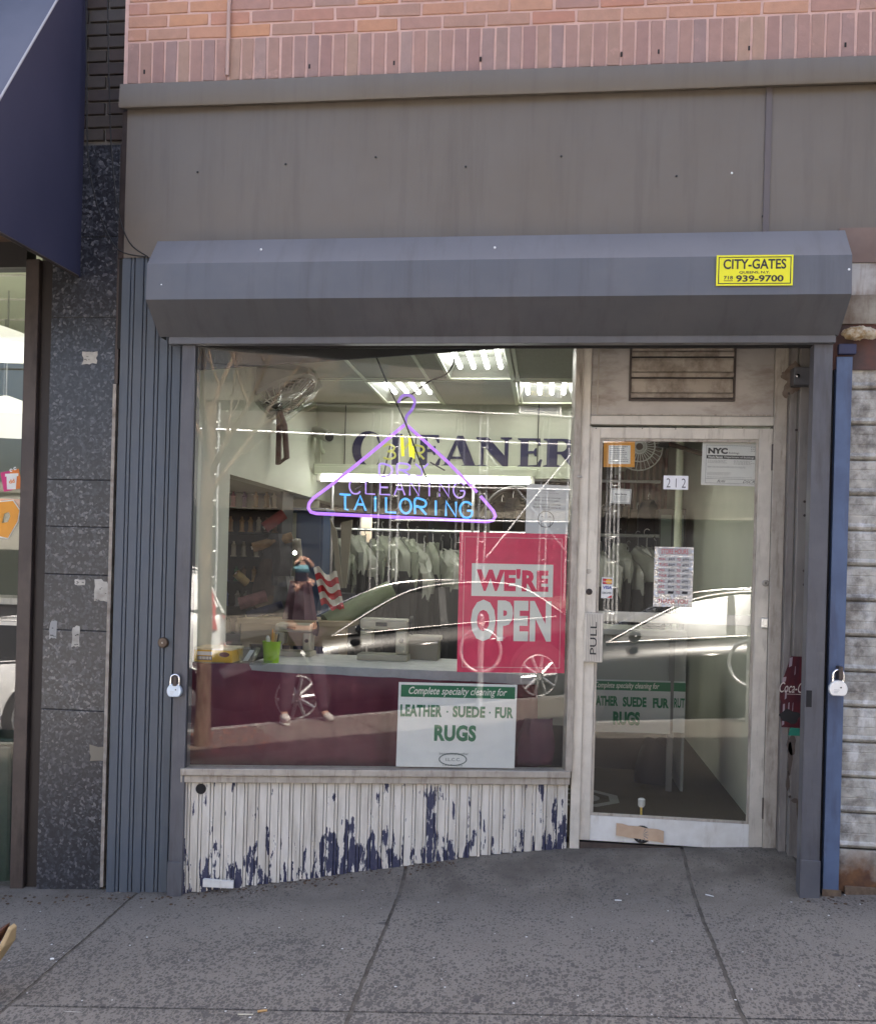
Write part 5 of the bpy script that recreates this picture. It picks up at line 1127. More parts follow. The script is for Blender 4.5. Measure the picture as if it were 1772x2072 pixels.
# things standing about behind the counter
q0, q1 = P(575, 1027, 7.9), P(655, 1027, 7.9); cb_ = thing('blue_cabinet', 'dull blue cabinet side standing behind the neon sign corner', 'cabinet', ((q0[0] + q1[0]) / 2, 8.05, FZ))
mbl = M('cabinet_blue', (.04, .07, .14), .6)
link('carcass', MB().box(q0[0] + .1, q1[0], 7.9, 8.18, FZ, q0[2] - .03), mbl, cb_); link('top', MB().box(q0[0], q1[0] + .03, 7.86, 8.19, q0[2] - .029, q0[2]), mbl, cb_, bev=.005)
link('door', MB().box(q0[0] + .12, q1[0] - .02, 7.885, 7.899, FZ + .06, q0[2] - .06), M('cabinet_blue_door', (.05, .085, .17), .55), cb_)
for nm, px, pt_, pb_, wpx, lab in (('fabric_roll', 523, 932, 1025, 12, 'upright grey fabric roll left of the neon hanger'), ('fabric_roll', 563, 958, 1025, 9, 'thin brown fabric roll beside the grey one')):
    a, c = P(px, pt_, 7.8), P(px, pb_ + 120, 7.8); r_ = wpx / 2 * 7.8 / PF
    t = thing(nm, lab, 'fabric roll', (a[0], 7.8, c[2])); link('cloth', MB().cyl((a[0], 7.8, c[2]), (a[0], 7.8, a[2]), r_, 14), M('roll_grey', (.14, .14, .15), .8) if px == 523 else M('roll_brown', (.1, .05, .04), .8), t, smoothf=True)
    link('core', MB().cyl((a[0], 7.8, a[2]), (a[0], 7.8, a[2] + .01), r_ * .5, 10), m_room2, t)
for i, (pts_, lab) in enumerate((([(690, 1057), (713, 1052), (700, 1190), (690, 1190)], 'tall narrow cream board leaning behind the counter'), ([(667 + 0, 1048), (681, 1075), (693, 1190), (684, 1190)], 'pointed cream board leaning beside the wider one'))):
    pp = [P(x, y, 7.3 - .05 * i) for x, y in pts_]; single('leaning_board', lab, 'board', MB().slab(pp, (0, .02, 0)), M('cream_board', (.26, .24, .18), .7))
# striped flag cloth
fa = P(652, 1165, 7.0); fl_ = thing('striped_flag', 'red and white striped flag cloth hanging behind the counter', 'flag', (fa[0], 7.0, fa[2] - .3))
for k in range(6):
    vs_ = []; 
    for j in range(2):
        for i in range(10):
            x = fa[0] - .06 + .16 * i / 9 + .02 * (k * .5 + j * .5) ; z = fa[2] + .05 - (k + j) * .042 + .022 * math.sin(i * .9) - .004 * i
            vs_.append((x, 7.0 + .015 * math.sin(i * 1.3), z))
    link('stripe', MB().add(vs_, [(i, i + 1, 11 + i, 10 + i) for i in range(9)]), m_redink if k % 2 else m_cream, fl_)
# bolts of cloth
a, c = P(672, 1275, 6.9), P(790, 1225, 7.2)
t = thing('fabric_bolt', 'pale green fabric bolt lying slanted behind the counter', 'fabric bolt', (a[0], 7.0, tt))
p0, p1 = np.array(P(660, 1262, 7.0)), np.array(P(790, 1195, 7.25))
link('cloth', MB().tube([p0, p1], [.07, .07], 18), M('green_cloth', (.2, .25, .14), .8, 0, (.16, .2, .11), 9), t, smoothf=True); link('core', MB().tube([p0 - (p1 - p0) * .03, p0], [.02, .02], 10), m_cream, t)
p0, p1 = np.array(P(520, 1235, 7.2)), np.array(P(575, 1180, 7.3))
t = thing('fabric_bolt', 'brown fabric bolt on the table below the thread shelf', 'fabric bolt', p0); link('cloth', MB().tube([p0, p1], [.06, .06], 16), M('brown_cloth', (.1, .065, .035), .8), t, smoothf=True); link('core', MB().tube([p1, p1 + (p1 - p0) * .04], [.018, .018], 10), m_cream, t)
wtb = thing('work_table', 'pale wooden work table behind the counter under the thread shelf', 'table', (-1.2, 7.1, FZ))
q0, q1 = P(497, 1248, 7.05), P(615, 1240, 7.05)
mw_ = M('pale_wood', (.42, .33, .21), .6, 0, (.36, .28, .17), 5, stretch=(1, 1, 8))
link('top', MB().box(q0[0], q1[0] + .35, 6.85, 7.35, q0[2] - .035, q0[2]), mw_, wtb, bev=.003)
link('apron', MB().box(q0[0] + .02, q1[0] + .33, 6.88, 6.9, q0[2] - .17, q0[2] - .036), mw_, wtb)
for x in (q0[0] + .05, q1[0] + .3): link('leg', MB().box(x - .025, x + .025, 6.9, 6.95, FZ, q0[2] - .036), mw_, wtb)
for (xa, ya, xb, yb, yy, rr_, cc, lab) in ((484, 1222, 540, 1206, 7.15, .045, (.3, .14, .14), 'faded pink fabric bolt on the pale table under the thread shelf'), (512, 1108, 592, 1086, 7.2, .035, (.3, .19, .1), 'tan cardboard tube lying across the thread shelf front'), (500, 1246, 572, 1224, 7.05, .03, (.02, .025, .07), 'flat navy fabric roll at the front of the pale table'), (535, 1068, 575, 1040, 7.3, .04, (.2, .03, .03), 'dark red fabric bundle above the tan tube'), (600, 1092, 604, 1135, 7.1, .03, (.38, .36, .3), 'short cream upright roll beside the blue cabinet'), (478, 1160, 500, 1180, 7.2, .03, (.4, .3, .12), 'ochre thread cone bundle at the left of the shelf')):
    p0, p1 = np.array(P(xa, ya, yy)), np.array(P(xb, yb, yy + .05)); t = thing('fabric_bolt', lab, 'fabric bolt', p0)
    link('cloth', MB().tube([p0, p1], [rr_, rr_], 14), M('bolt_' + lab.split()[0] + lab.split()[1], cc, .8, 0, tuple(q_ * .6 for q_ in cc), 14), t, smoothf=True); link('core', MB().tube([p0 - (p1 - p0) * .04, p0], [rr_ * .35] * 2, 10), m_cream, t)
# sewing machines
def sewing(px, py, y, s_, label):
    q = P(px, py, y); t = thing('sewing_machine', label, 'sewing machine', (q[0], y, tt), 'cream sewing machines behind the counter'); mc = M('machine_cream', (.5, .48, .38), .4, 0, (.42, .4, .31), 8)
    x, z = q[0], tt + .001
    link('bed', MB().box(x - .2 * s_, x + .2 * s_, y - .08, y + .08, z, z + .05 * s_), mc, t, bev=.006)
    link('pillar', MB().box(x + .1 * s_, x + .19 * s_, y - .055, y + .055, z + .051 * s_, z + .24 * s_), mc, t, bev=.012)
    link('arm', MB().box(x - .19 * s_, x + .2 * s_, y - .06, y + .06, z + .241 * s_, z + .33 * s_), mc, t, bev=.02)
    link('head', MB().box(x - .185 * s_, x - .09 * s_, y - .05, y + .05, z + .12 * s_, z + .2405 * s_), mc, t, bev=.01)
    link('needle_bar', MB().cyl((x - .14 * s_, y, z + .055 * s_), (x - .14 * s_, y, z + .12 * s_), .006, 8), m_steel, t)
    link('hand_wheel', MB().lathe([(.07 * s_, 0), (.075 * s_, .01), (.075 * s_, .02), (.04 * s_, .025)], (x + .201 * s_, y, z + .28 * s_), 'x', 20), m_black, t)
    link('dark_slot', MB().box(x - .06 * s_, x + .03 * s_, y - .0615, y - .0595, z + .27 * s_, z + .3 * s_), m_black, t)
    link('dial', MB().lathe([(.02 * s_, 0), (.018 * s_, -.012)], (x + .145 * s_, y - .055, z + .16 * s_), 'y', 12), m_black, t)
    return t
sewing(777, 1315, 6.5, .78, 'larger cream sewing machine on the middle of the counter'); t_ = sewing(596, 1315, 6.55, .62, 'smaller cream sewing machine just right of the lime green cup')
q = P(855, 1320, 6.62); t = thing('cardboard_carton', 'closed brown grey carton on the counter right of the sewing machines', 'box', (q[0], 6.65, tt))
link('carton', MB().box(q[0] - .1, q[0] + .1, 6.58, 6.74, tt + .001, tt + .12), M('carton_grey', (.3, .28, .22), .8), t, bev=.004); link('lid', MB().box(q[0] - .11, q[0] + .11, 6.57, 6.745, tt + .121, tt + .15), M('carton_lid', (.36, .34, .28), .8), t, bev=.004)
q = P(598, 1215, 6.95); ap = MB(); vs_ = []
for j in range(8):
    for i in range(14):
        a = i / 13 * math.pi; f_ = j / 7; r_ = .06 + .07 * f_; vs_.append((q[0] + .03 - r_ * math.cos(a) * 1.15 + .008 * math.sin(7 * a), 6.95 - r_ * .5 * math.sin(a) + .008 * math.sin(9 * a), q[2] + .13 - .42 * f_))
ap.add(vs_, [(j * 14 + i, j * 14 + i + 1, (j + 1) * 14 + i + 1, (j + 1) * 14 + i) for j in range(7) for i in range(13)])
single('hanging_apron', 'faded pink cloth apron hanging behind the green cup', 'apron', ap, M('pink_cloth', (.2, .11, .13), .85, 0, (.15, .08, .1), 6, stretch=(1, 1, .3)), smoothf=True).modifiers.new('t', 'SOLIDIFY').thickness = .004
for px, py, cc, lab in ((560, 1115, (.05, .05, .055), 'grey garment bundle hanging beside the thread shelf'), (545, 1165, (.06, .045, .04), 'dark brown clothes bundle under the thread shelf'), (575, 1200, (.09, .095, .09), 'grey green jacket hanging behind the counter'), (700, 1235, (.03, .03, .035), 'black coat hanging right of the striped flag')):
    q = P(px, py, 7.25); mb = MB(); vs_ = []; r9 = random.Random(px)
    for j in range(9):
        f_ = j / 8; w_ = .075 * (.5 + .9 * math.sin(min(1, f_ * 1.6 + .15) * 1.57)) 
        for i in range(16):
            a = i / 16 * 2 * math.pi; k_ = 1 + .15 * math.sin(5 * a + 4 * f_) + r9.uniform(-.05, .05); vs_.append((q[0] + w_ * math.cos(a) * k_, 7.25 + .06 * math.sin(a) * k_, q[2] + .12 - .36 * f_))
    mb.add(vs_, [(j * 16 + i, j * 16 + (i + 1) % 16, (j + 1) * 16 + (i + 1) % 16, (j + 1) * 16 + i) for j in range(8) for i in range(16)]).add([vs_[i] for i in range(16)], [tuple(range(16))])
    single('hanging_clothes', lab, 'clothes', mb, M('clothes_%d' % px if False else 'clothes_' + lab.split()[0] + '_' + lab.split()[1], cc, .85, 0, tuple(c * 1.8 for c in cc), 10, stretch=(1, 1, .4)), smoothf=True)
# seen through the door: customer counter, pigeonholes, floor mat
dq = P(1205, 1275, 6.9); cz_ = float(P(1280, 1276, 6.9)[2]); cxr = float(P(1386, 1300, 6.9)[0])
cc = thing('customer_counter', 'grey panelled customer counter seen through the shop door', 'counter', (.8, 7.1, FZ))
mgc = M('counter_grey', (.3, .31, .28), .6)
link('top', MB().box(-.2, cxr, 6.86, 7.4, cz_ - .03, cz_ + .01), M('counter_top', (.45, .45, .4), .5), cc, bev=.004)
link('front_panel', MB().box(-.2, cxr - .01, 6.9, 6.93, float(P(1280, 1475, 6.9)[2]), cz_ - .031), mgc, cc)
xm = float(P(1357, 1400, 6.88)[0]); link('front_post', MB().box(xm - .018, xm + .018, 6.875, 6.899, FZ, cz_ - .031), M('post_grey', (.16, .16, .15), .5), cc)
link('kick_shade', MB().box(-.2, cxr - .01, 7.55, 7.6, FZ, float(P(1280, 1475, 6.9)[2]) - .001), m_black, cc)  # black sheet standing for the shade under the counter
link('end_panel', MB().box(cxr - .009, cxr + .008, 6.9, 7.4, FZ, cz_ - .031), mgc, cc)
for i, (px, hh, lab, mm) in enumerate(((1322, .07, 'dark stapler like tool lying on the customer counter', m_black),)):
    q = P(px, 1268, 7.0); t = thing('desk_tool', lab, 'tool', (q[0], 7.0, cz_ + .01)); link('base', MB().box(q[0] - .07, q[0] + .07, 6.97, 7.03, cz_ + .011, cz_ + .03), mm, t, bev=.004); link('handle', MB().hexa([(q[0] - .07, 6.98, cz_ + .031), (q[0] + .05, 6.98, cz_ + .031), (q[0] + .05, 7.02, cz_ + .031), (q[0] - .07, 7.02, cz_ + .031)], [(q[0] - .08, 6.98, cz_ + .055), (q[0] + .02, 6.98, cz_ + .1), (q[0] + .02, 7.02, cz_ + .1), (q[0] - .08, 7.02, cz_ + .055)]), mm, t, bev=.004)
for k, px in enumerate((1352, 1375)):
    q = P(px, 1268, 7.0); t = thing('plastic_bottle', ('clear plastic bottle left of the counter post', 'clear plastic bottle at the right end of the customer counter')[k], 'bottle', (q[0], 7.0, cz_ + .01)); link('bottle', MB().lathe([(.022, 0), (.024, .01), (.024, .07), (.01, .095), (.01, .105)], (q[0], 7.0, cz_ + .011), 'z', 14), m_plas, t, smoothf=True); link('cap', MB().cyl((q[0], 7.0, cz_ + .1165), (q[0], 7.0, cz_ + .13), .011, 10), m_white, t)
q0, q1 = P(1203, 1372, 6.89), P(1402, 1378, 6.89)
bgx = P(1335, 1545, 6.7); bg = MB(); vs_ = []
for j in range(7):
    for i in range(16):
        a = i / 16 * 2 * math.pi; f_ = j / 6; k_ = (1 - .25 * f_ ** 3) * (1 + .06 * math.sin(4 * a + 5 * f_)); vs_.append((bgx[0] + .12 * math.cos(a) * k_ + .03 * f_, 7.15 + .1 * math.sin(a) * k_, FZ + .27 * f_ + (.04 * math.sin(2 * a) if j == 6 else 0)))
bg.add(vs_, [(j * 16 + i, j * 16 + (i + 1) % 16, (j + 1) * 16 + (i + 1) % 16, (j + 1) * 16 + i) for j in range(6) for i in range(16)]).add([vs_[96 + i] for i in range(16)], [tuple(range(16))])
single('black_sack', 'black laundry sack slumped under the customer counter', 'bag', bg, M('sack_black', (.012, .012, .015), .8), smoothf=True)
ph = thing('pigeonhole_rack', 'tall green grey pigeonhole rack high on the wall behind the door glass', 'rack', (.75, 9.4, 1.2))
xa, xb = float(P(1245, 1050, 9.3)[0]), float(P(1345, 1050, 9.3)[0]); za, zb__ = float(P(1300, 1075, 9.3)[2]), float(P(1300, 985, 9.3)[2])
for k in range(9): x = xa + (xb - xa) * k / 8; link('divider', MB().box(x - .012, x + .012, 9.3, 9.6, za, zb__ + .1 + .03 * k), MATS['roll_brown'], ph)
link('back_panel', MB().box(xa, xb, 9.601, 9.62, za, zb__ + .35), M('rack_green', (.3, .33, .25), .7), ph)
link('shelf', MB().box(xa - .2, xb + .02, 9.28, 9.62, za - .05, za - .001), MATS['roll_grey'], ph)
xc_ = float(P(1365, 1080, 8.8)[0]); ca = thing('wall_cabinet', 'dark framed glass cabinet on the rear wall behind the door', 'cabinet', (xc_, 8.9, 1.4))
link('frame', MB().box(xc_ - .13, xc_ + .08, 8.8, 9.1, float(P(1350, 1145, 8.8)[2]), float(P(1350, 1030, 8.8)[2])), dk, ca); link('front', MB().box(xc_ - .115, xc_ - .03, 8.79, 8.799, float(P(1350, 1130, 8.8)[2]), float(P(1350, 1042, 8.8)[2])), M('cab_glass', (.13, .16, .14), .2), ca); link('front', MB().box(xc_ - .02, xc_ + .065, 8.79, 8.799, float(P(1350, 1130, 8.8)[2]), float(P(1350, 1042, 8.8)[2])), MATS['cab_glass'], ca)
xp = float(P(1370, 1100, 8.3)[0]); pp_ = single('white_pipe', 'slim white pipe rising from counter to ceiling behind the store hours sign', 'pipe', MB().cyl((xp, 8.3, FZ), (xp, 8.3, ZC), .028, 14), m_room2, smoothf=True)
fc2 = P(1292, 905, 8.0); f2 = thing('hanging_fan', 'round dark wall fan seen through the top of the door', 'fan', (fc2[0], 8.1, fc2[2]))
Rf = 46 * 8. / PF; cg2 = MB()
for k in range(30): a = 2 * math.pi * k / 30; cg2.tube([(fc2[0] + Rf * s_ * math.cos(a), 8.0 - h_, fc2[2] + Rf * s_ * math.sin(a)) for s_, h_ in ((.15, .05), (.6, .05), (1, 0))], .003, 4)
for s_ in (1, .65, .3): cg2.tube([(fc2[0] + Rf * s_ * math.cos(a), 8.0 - (.05 if s_ < 1 else 0), fc2[2] + Rf * s_ * math.sin(a)) for a in np.linspace(0, 2 * math.pi, 25)[:-1]], .005, 5, closed=True)
link('cage', cg2, mf, f2); link('disc', MB().lathe([(Rf * .9, .04), (Rf * .9, .06)], (fc2[0], 8.0, fc2[2]), 'y', 24), M('fan_dark', (.1, .07, .06), .6), f2); link('bracket', MB().box(fc2[0] + Rf * .8, fc2[0] + Rf * 1.25, 7.98, 8.1, fc2[2] + .0, fc2[2] + .22), m_black, f2)
link('arm', MB().tube([(fc2[0] + Rf, 8.06, fc2[2] + .05), (XW1 - .001, 8.3, fc2[2] - .02)], .018, 8), MATS['brown_strap'], f2)
dwx = [float(P(px, 1100, YB - .02)[0]) for px in (1388, 1424)]
do_ = thing('doorway_dark_sheet', 'dark sheet for the unlit doorway with shelves in the rear wall', 'doorway', (sum(dwx) / 2, YB - .02, FZ)); link('opening', MB().box(dwx[0], dwx[1], YB - .02, YB - .004, FZ, float(P(1405, 1062, YB)[2])), M('doorway_shade', (.05, .045, .042), .9), do_)  # flat dark sheet painted for the unlit space beyond
link('shelf_edge', MB().box(dwx[0], dwx[1], YB - .04, YB - .021, float(P(1405, 1098, YB)[2]), float(P(1405, 1092, YB)[2])), m_steel, do_)
mt_ = thing('floor_emblem', 'octagonal grey emblem inlaid on the brown floor just inside the door', 'floor inlay', (.5, 5.9, FZ))
q = P(1290, 1650, 5.75); fr_ = MB()
def ringpoly(mb, cx, cy_, ro, ri, n, z, ky=1.): 
    for i in range(n):
        a0, a1 = 2 * math.pi * (i + .5) / n, 2 * math.pi * (i + 1.5) / n
        mb.add([(cx + ro * math.cos(a0), cy_ + ky * ro * math.sin(a0), z), (cx + ro * math.cos(a1), cy_ + ky * ro * math.sin(a1), z), (cx + ri * math.cos(a1), cy_ + ky * ri * math.sin(a1), z), (cx + ri * math.cos(a0), cy_ + ky * ri * math.sin(a0), z)], [(0, 1, 2, 3)])
    return mb
ec = float(P(1283, 1650, 5.9)[0])
link('outline', ringpoly(MB(), ec, 5.8, .26, .2, 8, FZ + .003), M('inlay_grey', (.22, .22, .2), .5), mt_); link('inner_ring', ringpoly(MB(), ec, 5.8, .15, .11, 16, FZ + .003), MATS['inlay_grey'], mt_)
q = P(1212, 1560, 6.5); mt2 = thing('floor_emblem', 'grey emblem on the brown floor near the counter, at the left of the door glass', 'floor inlay', (q[0], 6.55, FZ)); link('outline', ringpoly(MB(), q[0] - .12, 6.55, .26, .2, 8, FZ + .003), MATS['inlay_grey'], mt2); link('inner_ring', ringpoly(MB(), q[0] - .12, 6.55, .13, .09, 16, FZ + .003), MATS['inlay_grey'], mt2)
link
# ================================================================== SIGNS ON THE GLASS
IN = -.012
s = Sheet('open_poster', 'large red poster taped inside the right side of the window', 'poster', W(930, 1076, IN), W(1147, 1081, IN), W(923, 1360, IN), m_red)
bd_ = MB(); s.frame(bd_, .045, .955, .033, .965, .003); s.part('border_line', bd_, M('pale_pink', (.75, .35, .38), .5))
bx2 = MB(); s.rect(bx2, .118, .876, .222, .455, z=.0008); s.part('white_box', bx2, m_cream)
a1 = MB(); s.text(a1, "WE'RE", .162, .832, .258, .418, .05, z=.0016, spacing=1.06); s.part('lettering', a1, m_red, label='red words in the white box')
a1 = MB(); s.text(a1, 'OPEN', .118, .866, .48, .778, .052, spacing=1.09, z=.0012); s.part('lettering', a1, m_cream, label='large cream word below')
def specialty(nm, lab, tl, tr, bl, extra=None, mat=m_paper):
    s = Sheet(nm, lab, 'poster', tl, tr, bl, mat, lift=0)
    return s
s = specialty('specialty_poster', 'white poster with green lettering standing in the bottom of the window', W(807, 1380, IN), W(1046, 1385.5, IN), W(803, 1551, IN))
gb_ = MB(); s.rect(gb_, .02, .985, .03, .172, z=.0006); s.part('green_band', gb_, m_green)
a1 = MB(); s.text(a1, 'Complete specialty cleaning for', .085, .915, .05, .165, .012, .32, z=.0012); s.part('script_lettering', a1, m_cream)
a1 = MB(); s.text(a1, 'LEATHER', .02, .37, .262, .405, .045, spacing=1.06); s.text(a1, 'SUEDE', .46, .735, .268, .405, .045, spacing=1.06); s.text(a1, 'FUR', .82, .975, .272, .405, .045, spacing=1.06)
for u in (.415, .775): s.rect(a1, u - .007, u + .007, .33, .35)
s.text(a1, 'RUGS', .31, .665, .495, .69, .05, spacing=1.06); s.part('lettering', a1, m_green)
lg = MB(); s.arc(lg, .475, .905, .115, .05, 0, 2 * math.pi, .006); s.text(lg, 'I.L.C.C.', .415, .54, .888, .925, .01); s.text(lg, 'International Leather', .36, .605, .82, .852, .004); s.text(lg, 'Care Company', .39, .56, .962, .992, .004); s.part('company_emblem', lg, M('emblem_grey', (.12, .15, .14), .6))
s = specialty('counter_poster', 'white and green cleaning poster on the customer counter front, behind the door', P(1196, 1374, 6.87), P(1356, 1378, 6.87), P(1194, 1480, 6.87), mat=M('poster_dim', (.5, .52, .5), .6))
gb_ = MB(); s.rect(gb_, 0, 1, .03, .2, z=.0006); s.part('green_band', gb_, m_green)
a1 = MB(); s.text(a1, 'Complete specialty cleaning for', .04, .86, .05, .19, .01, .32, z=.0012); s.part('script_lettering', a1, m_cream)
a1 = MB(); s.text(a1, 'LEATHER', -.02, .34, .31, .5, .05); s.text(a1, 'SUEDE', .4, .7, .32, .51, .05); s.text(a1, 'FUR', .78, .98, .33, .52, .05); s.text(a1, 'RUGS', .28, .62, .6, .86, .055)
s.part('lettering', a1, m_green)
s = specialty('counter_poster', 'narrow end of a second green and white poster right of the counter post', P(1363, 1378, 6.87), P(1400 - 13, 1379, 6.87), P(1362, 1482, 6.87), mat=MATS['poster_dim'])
gb_ = MB(); s.rect(gb_, 0, 1, .03, .2, z=.0006); s.part('green_band', gb_, m_green); a1 = MB(); s.text(a1, 'RUT', .05, .95, .33, .52, .03); s.part('lettering', a1, m_green)
s = Sheet('mask_notice', 'white paper notice with a masked smiling face above the red poster', 'notice', W(1066, 979, IN - .004), W(1152, 983, IN - .004), W(1063, 1079, IN - .004), M('notice_paper', (.62, .63, .62), .6))
a1 = MB()
s.text(a1, 'Masks or Face Coverings', .2, .8, .245, .285, .012); s.text(a1, 'MUST be worn in public.', .2, .78, .305, .345, .014); s.text(a1, 'Las mascaras o cubiertas', .17, .8, .375, .415, .012); s.text(a1, 'faciales DEBEN usarse en', .16, .81, .435, .475, .014); s.text(a1, 'publico', .4, .56, .49, .53, .01)
s.text(a1, 'New York State Law', .36, .66, .105, .13, .004); s.text(a1, 'Effective Friday, April 17, 2020', .25, .75, .16, .185, .004)
s.part('lettering', a1, M('grey_ink', (.2, .2, .2), .6))
a1 = MB(); s.arc(a1, .47, .7, .185, .185, 0, 2 * math.pi, .0035); s.arc(a1, .385, .665, .03, .022, .2, 2.94, .003, 8); s.arc(a1, .56, .665, .03, .022, .2, 2.94, .003, 8)
s.frame(a1, .36, .585, .735, .86, .0025, z=.0011); s.rect(a1, .29, .36, .735, .743); s.rect(a1, .585, .65, .735, .743); s.part('face_drawing', a1, M('grey_ink_dark', (.08, .08, .08), .6))
# door notices
Dp = lambda px, py, o=YD + .006: P(px, py, o)
s = Sheet('orange_notice', 'orange bordered paper notice in the top left of the door glass', 'notice', Dp(1221, 893), Dp(1284, 893), Dp(1219, 945), m_orange)
pk = MB(); s.rect(pk, .16, .86, .16, .88); s.part('white_paper', pk, m_paper)
pk = MB(); s.lines(pk, .2, .8, .2, .85, 9, .3, 3); s.part('print', pk, m_ink)
s = Sheet('work_permit', 'white city work permit sheet in the top right of the door glass', 'permit', Dp(1421, 894), Dp(1538, 897), Dp(1418, 981), m_paper)
pk = MB(); s.frame(pk, .07, .95, .07, .95, .0012); s.text(pk, 'NYC', .1, .44, .13, .27, .06, z=.0014); s.text(pk, 'Buildings', .46, .64, .22, .275, .006); s.rect(pk, .08, .95, .3, .385, z=.0012)
s.lines(pk, .1, .45, .42, .5, 3, .22, 4); s.lines(pk, .55, .92, .42, .52, 4, .22, 5); s.lines(pk, .1, .92, .56, .6, 2, .25, 6); s.lines(pk, .1, .55, .7, .78, 3, .22, 7); s.lines(pk, .1, .93, .8, .83, 2, .22, 8); s.rect(pk, .08, .95, .845, .851); s.text(pk, 'Rilli', .28, .42, .87, .93, .0, .3); s.text(pk, 'DSCR', .72, .93, .865, .93, .0, .4); s.lines(pk, .84, .93, .1, .22, 3, .3, 9)
s.part('print', pk, m_ink); pk = MB(); s.text(pk, 'Work Permit', .1, .36, .315, .375, .03, z=.0018); s.text(pk, 'Department of Buildings', .385, .9, .315, .375, .01, z=.0018); s.part('lettering', pk, m_paper)
s = Sheet('house_number', 'bright white plate with the street number 212 on the door glass', 'number plate', Dp(1342, 962, YD - .006), Dp(1392, 963, YD - .006), Dp(1341, 990, YD - .006), m_silv, lift=.001)
pk = MB(); s.text(pk, '2 1 2', .12, .9, .2, .86, -.012); s.part('numerals', pk, m_ink)
s = Sheet('certificate', 'small framed certificate low in the left of the door glass', 'certificate', Dp(1236, 988), Dp(1277, 990), Dp(1235, 1018), m_paper)
pk = MB(); s.frame(pk, .03, .97, .04, .96, .0015); s.frame(pk, .07, .93, .09, .91, .0007); s.text(pk, 'Better Service', .2, .78, .3, .42, .03); s.lines(pk, .15, .85, .5, .85, 6, .25, 12); s.part('print', pk, m_ink)
s = Sheet('store_hours', 'silver glitter sign with red opening hours stuck on the door glass', 'opening hours sign', Dp(1324, 1106, YD - .006), Dp(1403, 1108, YD - .006), Dp(1322, 1227, YD - .006), None, lift=.001)
def glitter():
    m, t, p = newmat('silver_glitter'); v = nd(t, 'TexVoronoi', Scale=190.); t.links.new(pos(t), v.inputs['Vector'])
    p.inputs['Metallic'].default_value = 1; p.inputs['Roughness'].default_value = .28; p.inputs['Base Color'].default_value = (.5, .5, .49, 1)
    n_ = nd(t, 'Mix', data_type='VECTOR'); n_.inputs[0].default_value = .35; gg = nd(t, 'NewGeometry'); sb2 = nd(t, 'VectorMath', operation='SUBTRACT'); sb2.inputs[1].default_value = (.5, .5, .5)
    t.links.new(v.outputs['Color'], sb2.inputs[0]); t.links.new(gg.outputs['Normal'], n_.inputs[4]); t.links.new(sb2.outputs[0], n_.inputs[5]); nn = nd(t, 'VectorMath', operation='NORMALIZE'); t.links.new(n_.outputs[1], nn.inputs[0]); t.links.new(nn.outputs[0], p.inputs['Normal']); return m
link('glitter_sheet', MB().box(0, s.w, 0, s.h, -.001, 0), glitter(), s.root, local=True)
def pill(mb, u0, u1, v0, v1, z):
    h_ = (v1 - v0) * s.h / 2; cy_ = (1 - (v0 + v1) / 2) * s.h; xa_, xb_ = u0 * s.w + h_, u1 * s.w - h_
    pts = [(xb_ + h_ * math.cos(a), cy_ + h_ * math.sin(a), z) for a in np.linspace(-1.57, 1.57, 9)] + [(xa_ + h_ * math.cos(a), cy_ + h_ * math.sin(a), z) for a in np.linspace(1.57, 4.71, 9)]
    return mb.poly(pts)
s.part('tab', pill(MB(), .08, .95, .01, .135, .0006), M('tab_white', (.46, .46, .44), .5)); s.part('lettering', s.text(MB(), 'STORE HOURS', .17, .86, .033, .115, .0, z=.0012), m_redink, label='red heading')
for i, d in enumerate(('MON.', 'TUES', 'WED.', 'THUR.', 'FRI.', 'SAT.', 'SUN.')):
    v = .165 + .092 * i; mb = pill(MB(), .08, .95, v, v + .078, .0006); pk = MB(); ink = MB()
    s.text(pk, d, .12, .12 + .05 * len(d.rstrip('.')) + .02, v + .018, v + .06, .0, z=.0012); s.text(pk, 'TO', .58, .67, v + .018, v + .06, .0, z=.0012)
    s.text(ink, '8AM' if i < 6 else '-', .36, .52, v + .02, v + .062, 0, .3, z=.0012); s.text(ink, '6PM' if i < 5 else ('5PM' if i == 5 else '-'), .72, .88, v + .018, v + .06, 0, .3, z=.0012)
    tb_ = s.part('tab', mb, MATS['tab_white']); s.part('lettering', pk, m_redink, tb_); s.part('handwriting', ink, m_ink, tb_)
s.part('lettering', s.text(MB(), 'THANK YOU', .11, .88, .87, .94, .0, z=.0012), m_redink, label='red thank you line')
s = Sheet('card_sticker', 'small white payment card sticker by the left edge of the door glass', 'sticker', Dp(1217, 1168, YD - .006), Dp(1240, 1169, YD - .006), Dp(1216, 1210, YD - .006), m_paper, lift=.001)
pk = MB(); s.rect(pk, .08, .92, .05, .33, z=.0005); s.part('dark_field', pk, M('card_navy', (.25, .05, .1), .5))
for cx_, cl_, nm in ((.38, (.6, .03, .03), 'red_circle'), (.64, (.75, .4, .04), 'orange_circle')):
    pk = MB().poly([(cx_ * s.w + .3 * s.w * math.cos(a), (1 - .19) * s.h + .12 * s.h * math.sin(a), .001 if cx_ < .5 else .0013) for a in np.linspace(0, 2 * math.pi, 17)[:-1]]); s.part(nm, pk, M('card_' + nm, cl_, .5))
pk = MB(); s.text(pk, 'MasterCard', .14, .88, .16, .23, .01, z=.0018); s.part('white_lettering', pk, m_paper)
